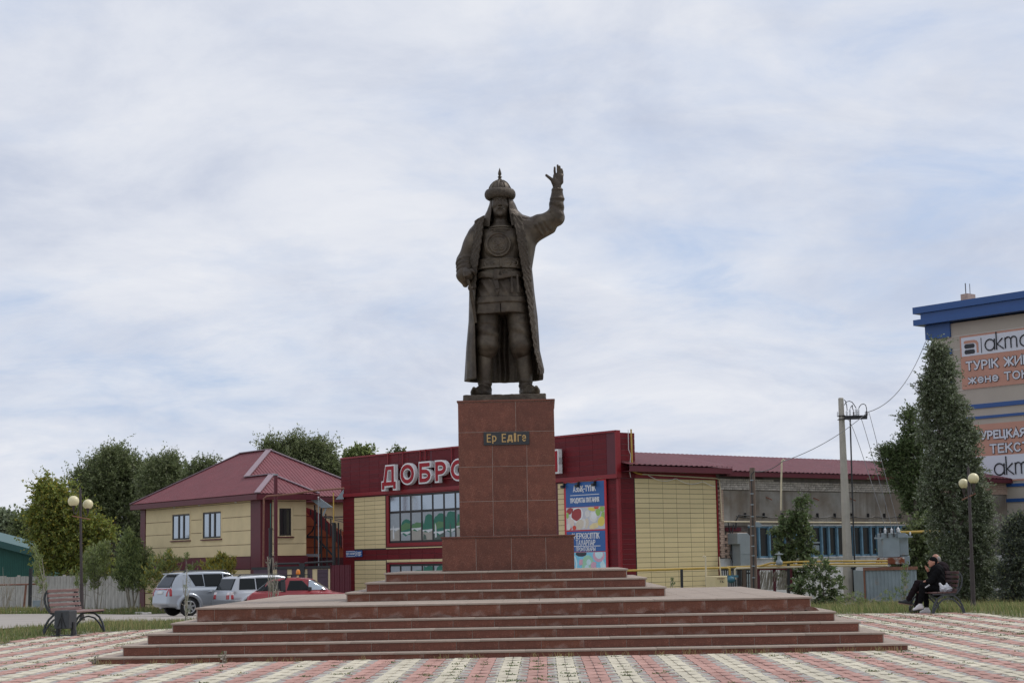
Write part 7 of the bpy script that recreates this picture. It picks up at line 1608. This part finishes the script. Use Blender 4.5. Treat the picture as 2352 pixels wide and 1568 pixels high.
# ------------------------------------------------------------------ trees and shrubs
def branch_pts(a, b, bend, n=6, seed=0):
    r = np.random.default_rng(seed); a, b = np.array(a, float), np.array(b, float); L_ = np.linalg.norm(b-a); o = r.normal(size=3)*bend*L_; return [a+(b-a)*t+o*math.sin(math.pi*t)*.5 for t in np.linspace(0, 1, n)]
def tree(name, label, cat, base, trunk_h, trunk_r, lobes, leaf, mats, seed, group=None, clumps=26, per=46, spread=.5, droop=.0, wind=(0, 0, 0), lean=(0, 0), bark='bark', split=0.0, mixp=.25, limbs=True, hole=0.0):
    """lobes: (dx, dy, z, rx, ry, rz, weight) in metres from the base; leaves hang in clumps round twig ends, thinner inside"""
    r = np.random.default_rng(seed); t = thing(name, label, cat, tuple(base), 0, group)
    m = MB(); top = np.array([lean[0]*trunk_h, lean[1]*trunk_h, trunk_h]); tp = branch_pts((0, 0, -.3), top, .05, 8, seed); m.tube(tp, list(np.linspace(trunk_r*1.15, trunk_r*.45, 8)), 9)
    Pl, Dl, Sl = [], [], []
    for li, (dx, dy, z, rx, ry, rz_, wt) in enumerate(lobes):
        c = np.array([dx, dy, z]); nc = max(3, int(clumps*wt))
        d = r.normal(size=(nc, 3)); d /= np.linalg.norm(d, axis=1, keepdims=True); rad = r.uniform(.35, 1.0, nc)**.55; cc = c+d*rad[:, None]*np.array([rx, ry, rz_])
        if limbs:
            k = min(len(tp)-1, max(2, int(len(tp)*min(.95, max(.25, (z-rz_*.6)/max(trunk_h, .1)))))); st = tp[k]; bp = branch_pts(st, c-np.array([0, 0, rz_*.2]), .08, 6, seed+li); m.tube(bp, list(np.linspace(trunk_r*.5, trunk_r*.16, 6)), 6)
            for q in range(min(nc, 7)): m.tube(branch_pts(bp[4], cc[q], .10, 5, seed+li*7+q), list(np.linspace(trunk_r*.15, trunk_r*.03, 5)), 4)
        for q in range(nc):
            n_ = int(per*r.uniform(.6, 1.4)); s_ = spread*r.uniform(.65, 1.3); up_ = np.array([wind[0], wind[1], wind[2]-droop+.12])
            ntw = max(4, n_//15); tw = d[q]*.55+r.normal(size=(ntw, 3))*.62+up_; tw /= np.linalg.norm(tw, axis=1, keepdims=True); ln = s_*r.uniform(.7, 1.6, ntw); st0 = cc[q]+r.normal(size=(ntw, 3))*s_*.32-d[q]*s_*.35
            k = r.integers(0, ntw, n_); t_ = r.uniform(.05, 1, n_)[:, None]; sag = np.zeros((n_, 3)); sag[:, 2] = -droop*.8*(t_[:, 0]**2)*ln[k]
            Pl.append(st0[k]+tw[k]*t_*ln[k][:, None]+sag+r.normal(size=(n_, 3))*s_*.085*(1.25-t_)); Dl.append(tw[k]+r.normal(size=(n_, 3))*.55+np.array([0, 0, -droop])); Sl.append(leaf*r.uniform(.6, 1.3, n_)*(1.1-.35*t_[:, 0]))
            for g in range(min(3, ntw)): m.tube([st0[g], st0[g]+tw[g]*ln[g]*.8], [.012+.004*trunk_r, .004], 3, False)
    P, D, S = np.concatenate(Pl), np.concatenate(Dl), np.concatenate(Sl); k = P[:, 2] > .05; P, D, S = P[k], D[k], S[k]
    mi = (r.random(len(P)) < mixp).astype(int) if len(mats) > 1 else None
    m.build('trunk', MT[bark], t, smooth=True); obj('crown', leaf_mesh('crown', P, D, S, [MT[q] for q in mats], mi, .6, seed+99), t); return t
def px_lobes(base, Y, items, depth=.8):
    """lobes measured on the photograph: (x, y, half width, half height) in picture units at distance Y"""
    out = []; k = Y/F
    for it in items:
        x, y, hw_, hh = it[:4]; q = at(x, y, Y); out.append((q[0]-base[0], it[5] if len(it) > 5 else 0.0, q[2]-base[2], hw_*k, max(.3, min(hw_, hh)*k*depth), hh*k, it[4] if len(it) > 4 else 1.0))
    return out
def photo_tree(name, label, cat, bx, by, Y, items, leaf, mats, seed, **kw):
    q = at(bx, by, Y); b = np.array([q[0], Y, float(tz(q[0], Y))]); lo = px_lobes(b, Y, items); th = kw.pop('th', None) or max(1.0, max(l[2] for l in lo)*.72); return tree(name, label, cat, b, th, kw.pop('tr', th*.028), lo, leaf, mats, seed, **kw)
G1 = 'trees behind the left fence and the house'
photo_tree('elm_tree', 'big dark elm behind the concrete fence left of the house', 'tree', 270, 1390, 122, [(262, 1105, 72, 62, 1.4), (215, 1170, 55, 60, 1.1), (300, 1180, 60, 70, 1.3), (250, 1080, 45, 40, .8), (320, 1110, 40, 50, .8), (190, 1110, 36, 36, .5), (270, 1270, 80, 70, 1.2), (325, 1260, 45, 80, .9), (255, 1050, 28, 16, .35)], .165, ['leaf_elm', 'leaf_elm_light'], 101, clumps=80, per=200, spread=.85, wind=(.25, 0, 0), group=G1, mixp=.3, tr=.42)
photo_tree('elm_tree', 'smaller elm with feathery top rising left of the red roof ridge', 'tree', 395, 1390, 116, [(385, 1098, 48, 46, 1.1), (350, 1110, 36, 50, .9), (420, 1120, 36, 40, .8), (380, 1065, 22, 18, .35), (395, 1180, 60, 60, .9)], .16, ['leaf_elm', 'leaf_elm_light'], 102, clumps=64, per=180, spread=.75, wind=(.3, 0, 0), group=G1, mixp=.35)
photo_tree('elm_tree', 'low elm top peeping over the left slope of the red roof', 'tree', 455, 1390, 112, [(445, 1085, 22, 24, .7), (475, 1078, 14, 22, .5), (455, 1130, 40, 40, .8)], .15, ['leaf_elm', 'leaf_elm_light'], 103, clumps=46, per=150, spread=.65, wind=(.3, 0, 0), group=G1)
photo_tree('elm_tree', 'round elm behind the right slope of the red roof', 'tree', 700, 1390, 118, [(690, 1060, 55, 38, 1.3), (740, 1075, 40, 38, 1.0), (655, 1045, 26, 20, .5), (720, 1035, 36, 20, .6), (765, 1085, 18, 18, .4), (700, 1120, 90, 50, 1.2), (617, 1026, 14, 8, .2), (672, 1022, 22, 8, .25)], .16, ['leaf_elm', 'leaf_elm_light'], 104, clumps=72, per=180, spread=.75, wind=(.25, 0, 0), group=G1, mixp=.4)
photo_tree('poplar_tree', 'pale poplar top peeping over the left end of the shop parapet', 'tree', 832, 1390, 120, [(822, 1044, 12, 8, .5), (845, 1042, 14, 10, .5), (804, 1042, 5, 8, .2), (830, 1070, 30, 20, .6)], .26, ['leaf_willow'], 105, clumps=34, per=46, spread=.5, group=G1)
photo_tree('poplar_tree', 'tiny tree tip showing above the shop parapet near the sign letters', 'tree', 916, 1390, 120, [(918, 1036, 5, 4, .25), (896, 1038, 2, 3, .1), (912, 1060, 16, 14, .4)], .24, ['leaf_elm'], 106, clumps=24, per=36, spread=.35, group=G1)
photo_tree('maple_tree', 'yellow-green maple with golden lower boughs before the dark elm', 'tree', 160, 1390, 108, [(130, 1150, 48, 34, 1.2), (105, 1190, 32, 40, .9), (165, 1200, 50, 40, 1.1), (120, 1240, 42, 34, .9), (200, 1245, 36, 36, .8), (155, 1290, 60, 32, 1.1), (215, 1290, 30, 24, .6), (110, 1125, 24, 14, .4), (235, 1215, 14, 12, .25)], .20, ['leaf_maple', 'leaf_maple_gold'], 107, clumps=50, per=140, spread=.8, wind=(0, 0, .1), group=G1, mixp=.16, droop=.15, tr=.25)
photo_tree('far_tree', 'pale grey-green tree far off at the left edge', 'tree', 10, 1390, 190, [(10, 1205, 28, 30, 1), (-15, 1230, 30, 40, .8), (30, 1225, 22, 24, .6)], .45, ['leaf_far'], 108, clumps=40, per=50, spread=1.2, group=G1)
photo_tree('far_tree', 'dark round tree far behind the brown house', 'tree', 62, 1390, 185, [(62, 1202, 18, 20, .9), (48, 1225, 18, 24, .6), (85, 1230, 24, 34, .8)], .42, ['leaf_elm'], 109, clumps=40, per=50, spread=1.0, group=G1)
# saplings and shrubs in front of the fence and the house
G2 = 'young trees along the left verge'
def sapling(label, bx, by, Y, items, leaf, mats, seed, stems=3, name='sapling', **kw):
    q = at(bx, by, Y); b = np.array([q[0], Y, float(tz(q[0], Y))]); lo = px_lobes(b, Y, items); t = thing(name, label, 'sapling', tuple(b), 0, kw.get('group', G2)); r = np.random.default_rng(seed); m = MB(); zt = max(l[2]+l[5] for l in lo)
    for k in range(stems):
        l = lo[k % len(lo)]; e = np.array([l[0]+r.normal()*l[3]*.5, l[1], l[2]+l[5]*.6]); m.tube(branch_pts((r.normal()*.06, r.normal()*.06, -.1), e, .10, 6, seed+k), list(np.linspace(kw.get('sr', .03), .008, 6)), 5)
        for j in range(4): e2 = e*.6+np.array([r.normal()*l[3], r.normal()*.2, r.normal()*l[5]*.6]); m.tube(branch_pts(e*.45, e2, .1, 4, seed+k*5+j), [.014, .011, .008, .005], 4)
    m.build('stem', MT[kw.get('bark', 'bark_pale')], t); Pl, Dl, Sl = [], [], []
    for dx, dy, z, rx, ry, rz_, wt in lo:
        n_ = int(kw.get('n', 900)*wt*.85); d = r.normal(size=(n_, 3)); d /= np.linalg.norm(d, axis=1, keepdims=True); tw = r.normal(size=(max(6, n_//14), 3))*.55; tw /= np.maximum(1, np.linalg.norm(tw, axis=1, keepdims=True)); a = tw[r.integers(0, len(tw), n_)]
        P = np.array([dx, dy, z])+(a+d*.16)*np.array([rx, ry, rz_]); P[:, 2] += r.uniform(-.2, .2, n_)*rz_*.6; Pl.append(P); Dl.append(np.stack([r.normal(size=n_)*.5+kw.get('wx', 0), r.normal(size=n_)*.5, np.full(n_, kw.get('up', .7))+r.normal(size=n_)*.3], 1)); Sl.append(leaf*r.uniform(.6, 1.3, n_))
    P = np.concatenate(Pl); k = P[:, 2] > .03; mi = (r.random(k.sum()) < .25).astype(int) if len(mats) > 1 else None; obj('crown', leaf_mesh('crown', P[k], np.concatenate(Dl)[k], np.concatenate(Sl)[k]*.8, [MT[q] for q in mats], mi, .26, seed+5), t); return t
sapling('thin leaning willow sapling by the thick black rail post', 92, 1390, 92, [(86, 1300, 10, 34, .8), (80, 1275, 5, 26, .3), (95, 1350, 14, 26, .4)], .26, ['leaf_willow', 'leaf_elm_light'], 201, 4, n=420)
sapling('bare grey sapling at the far left before the fence', 12, 1390, 94, [(10, 1350, 10, 34, .5), (30, 1355, 8, 26, .3)], .14, ['bark_pale'], 202, 5, n=120)
sapling('willow sapling with dense round top right of the lamp post', 222, 1396, 93, [(222, 1290, 30, 34, 1.3), (215, 1330, 26, 22, .6), (240, 1265, 16, 20, .4)], .26, ['leaf_willow', 'leaf_elm_light'], 203, 4, n=1300)
sapling('slender sapling hidden behind the lamp post', 190, 1396, 93, [(185, 1335, 14, 34, .6), (176, 1320, 12, 22, .3)], .22, ['leaf_willow'], 204, 4, n=420)
sapling('large bushy willow before the maroon house corner', 302, 1400, 92, [(298, 1275, 28, 44, 1.6), (315, 1320, 34, 36, 1.5), (285, 1320, 24, 34, 1.0), (330, 1290, 26, 30, .8), (300, 1240, 12, 24, .4)], .27, ['leaf_willow', 'leaf_shrub'], 205, 6, n=1700, sr=.06)
sapling('light feathery willow shrub in front of the cream house wall', 375, 1390, 88, [(370, 1305, 34, 30, 1.2), (395, 1290, 24, 24, .7), (345, 1320, 22, 26, .6), (352, 1370, 10, 20, .2)], .25, ['leaf_willow', 'leaf_gold'], 206, 5, n=900)
sapling('small green shrub above the roof of the silver SUV', 440, 1380, 86, [(438, 1300, 18, 20, .6), (430, 1275, 4, 10, .1)], .22, ['leaf_willow'], 207, 3, n=480)
sapling('golden yellow shrub behind the silver wagon', 505, 1375, 84, [(505, 1305, 28, 24, 1.3), (480, 1300, 20, 16, .5), (530, 1300, 16, 20, .6), (508, 1288, 18, 16, .5)], .25, ['leaf_gold', 'leaf_willow'], 208, 6, n=1000)
sapling('thin pale weed stalk standing in front of the silver SUV', 431, 1440, 42, [(430, 1330, 4, 40, .4), (432, 1395, 4, 40, .6), (426, 1345, 6, 20, .2)], .05, ['leaf_far', 'bark_pale'], 209, 3, sr=.010, n=420)
sapling('dry grey weed stalks rising before the left black gate post', 628, 1370, 50, [(628, 1300, 10, 34, .5), (636, 1340, 5, 28, .4), (616, 1285, 5, 12, .15)], .06, ['bark_pale', 'leaf_far'], 210, 7, sr=.010, n=300)
# right side: poplar, elm, bushes
G3 = 'trees and bushes round the transformer'
photo_tree('poplar_tree', 'tall leaning poplar with silvery leaves in front of the beige store', 'tree', 2215, 1388, 58, [(2152, 808, 14, 22, .5), (2158, 850, 28, 30, 1.0), (2150, 895, 36, 36, 1.2), (2172, 940, 42, 44, 1.5), (2150, 985, 40, 44, 1.1), (2195, 1010, 44, 46, 1.4), (2165, 1050, 56, 50, 1.5), (2215, 1080, 42, 56, 1.3), (2170, 1130, 66, 56, 1.8), (2235, 1150, 36, 60, 1.2), (2190, 1210, 70, 54, 1.8), (2245, 1235, 34, 60, 1.1), (2200, 1290, 74, 50, 1.7), (2255, 1310, 30, 46, .9), (2215, 1350, 62, 30, 1.0), (2120, 890, 16, 16, .3), (2120, 935, 14, 14, .25)], .085, ['leaf_poplar', 'leaf_poplar_pale'], 301, clumps=36, per=230, spread=.31, wind=(.45, 0, -.1), lean=(-.09, 0), bark='bark', group=G3, mixp=.24, droop=.10, tr=.10, th=7.0)
photo_tree('elm_tree', 'ragged dark elm reaching left beside the poplar', 'tree', 2125, 1385, 73, [(2100, 1000, 34, 30, .9), (2070, 1035, 36, 26, .8), (2110, 1060, 44, 40, 1.3), (2050, 1070, 26, 18, .5), (2095, 1108, 46, 30, 1.2), (2118, 1150, 44, 44, 1.4), (2135, 1220, 36, 60, 1.2), (2140, 1300, 44, 60, 1.3), (2095, 955, 18, 18, .35), (2040, 1040, 18, 10, .25), (2110, 1355, 40, 26, .6)], .09, ['leaf_shrub', 'leaf_elm'], 302, clumps=36, per=200, spread=.36, wind=(-.35, 0, .05), lean=(-.05, 0), group=G3, tr=.14)
photo_tree('elder_bush', 'dark leafy bush behind the lamp at the right edge', 'bush', 2330, 1392, 56, [(2330, 1250, 34, 50, 1.3), (2350, 1290, 40, 60, 1.3), (2320, 1330, 30, 50, 1.1), (2335, 1205, 18, 20, .5), (2365, 1220, 30, 30, .6), (2330, 1370, 34, 20, .6)], .09, ['leaf_dark', 'leaf_elm_light'], 303, clumps=44, per=110, spread=.3, wind=(.2, 0, .1), group=G3, mixp=.18, th=1.8)
photo_tree('ash_sapling', 'green maple sapling growing before the hall windows', 'tree', 1815, 1385, 66, [(1840, 1150, 9, 16, .35), (1836, 1185, 22, 18, .8), (1812, 1196, 18, 14, .6), (1800, 1220, 26, 18, .9), (1846, 1222, 20, 20, .8), (1815, 1262, 34, 24, 1.2), (1856, 1262, 18, 20, .6), (1830, 1310, 38, 24, 1.1), (1792, 1275, 18, 18, .5)], .13, ['leaf_shrub', 'leaf_elm'], 304, clumps=20, per=62, spread=.27, droop=.25, group=G3, mixp=.4, tr=.06)
photo_tree('maple_shrub', 'low leafy shrub between the wooden pole and the concrete pole', 'bush', 1890, 1392, 63, [(1885, 1312, 36, 24, 1.1), (1848, 1345, 36, 24, 1.1), (1915, 1345, 22, 22, .7), (1880, 1372, 46, 14, .9)], .12, ['leaf_shrub', 'leaf_elm_light'], 305, clumps=16, per=60, spread=.27, group=G3, mixp=.2, th=1.0)
photo_tree('undergrowth_bush', 'dark bush filling the gap between transformer and elm', 'bush', 2110, 1390, 70, [(2120, 1230, 34, 40, 1), (2110, 1290, 40, 40, 1), (2150, 1320, 40, 40, 1), (2060, 1290, 20, 20, .4)], .17, ['leaf_elm'], 306, clumps=40, per=60, spread=.45, group=G3, th=2)
sapling('light green weed stalk before the grey metal enclosure', 2078, 1402, 52, [(2078, 1325, 9, 24, .7), (2070, 1358, 16, 16, .5), (2083, 1300, 4, 12, .15), (2090, 1370, 14, 20, .5)], .09, ['leaf_shrub', 'leaf_willow'], 307, 3, n=520, sr=.014, group=G3)
sapling('pale green weeds at the foot of the concrete pole', 1975, 1398, 54, [(1968, 1372, 16, 16, .7), (1940, 1378, 22, 14, .6), (2040, 1372, 16, 14, .5), (2000, 1382, 30, 10, .6)], .09, ['leaf_willow', 'leaf_shrub'], 308, 6, n=620, sr=.010, group=G3)
sapling('small conifer-like weed in front of the cream side wall', 1545, 1350, 50, [(1545, 1338, 5, 8, .6), (1543, 1329, 3, 5, .25)], .05, ['leaf_shrub'], 309, 2, n=420, sr=.008, group=G3)
sapling('leafy weed clump growing round the left bench leg', 138, 1455, 38.6, [(135, 1436, 14, 12, .9), (120, 1444, 10, 9, .4)], .055, ['leaf_shrub', 'leaf_willow'], 310, 4, n=520, sr=.008, group=G2)
sapling('small weed tuft on the lowest granite step', 514, 1503, 25.9, [(514, 1498, 5, 6, .5), (510, 1506, 7, 4, .3)], .03, ['leaf_shrub'], 311, 3, n=160, sr=.004, group=G2)
sapling('weed growing at the left end of the lowest step', 216, 1524, 26.2, [(216, 1516, 6, 8, .5), (222, 1508, 7, 4, .3)], .03, ['leaf_shrub', 'weed_dry'], 312, 4, n=200, sr=.004, group=G2)
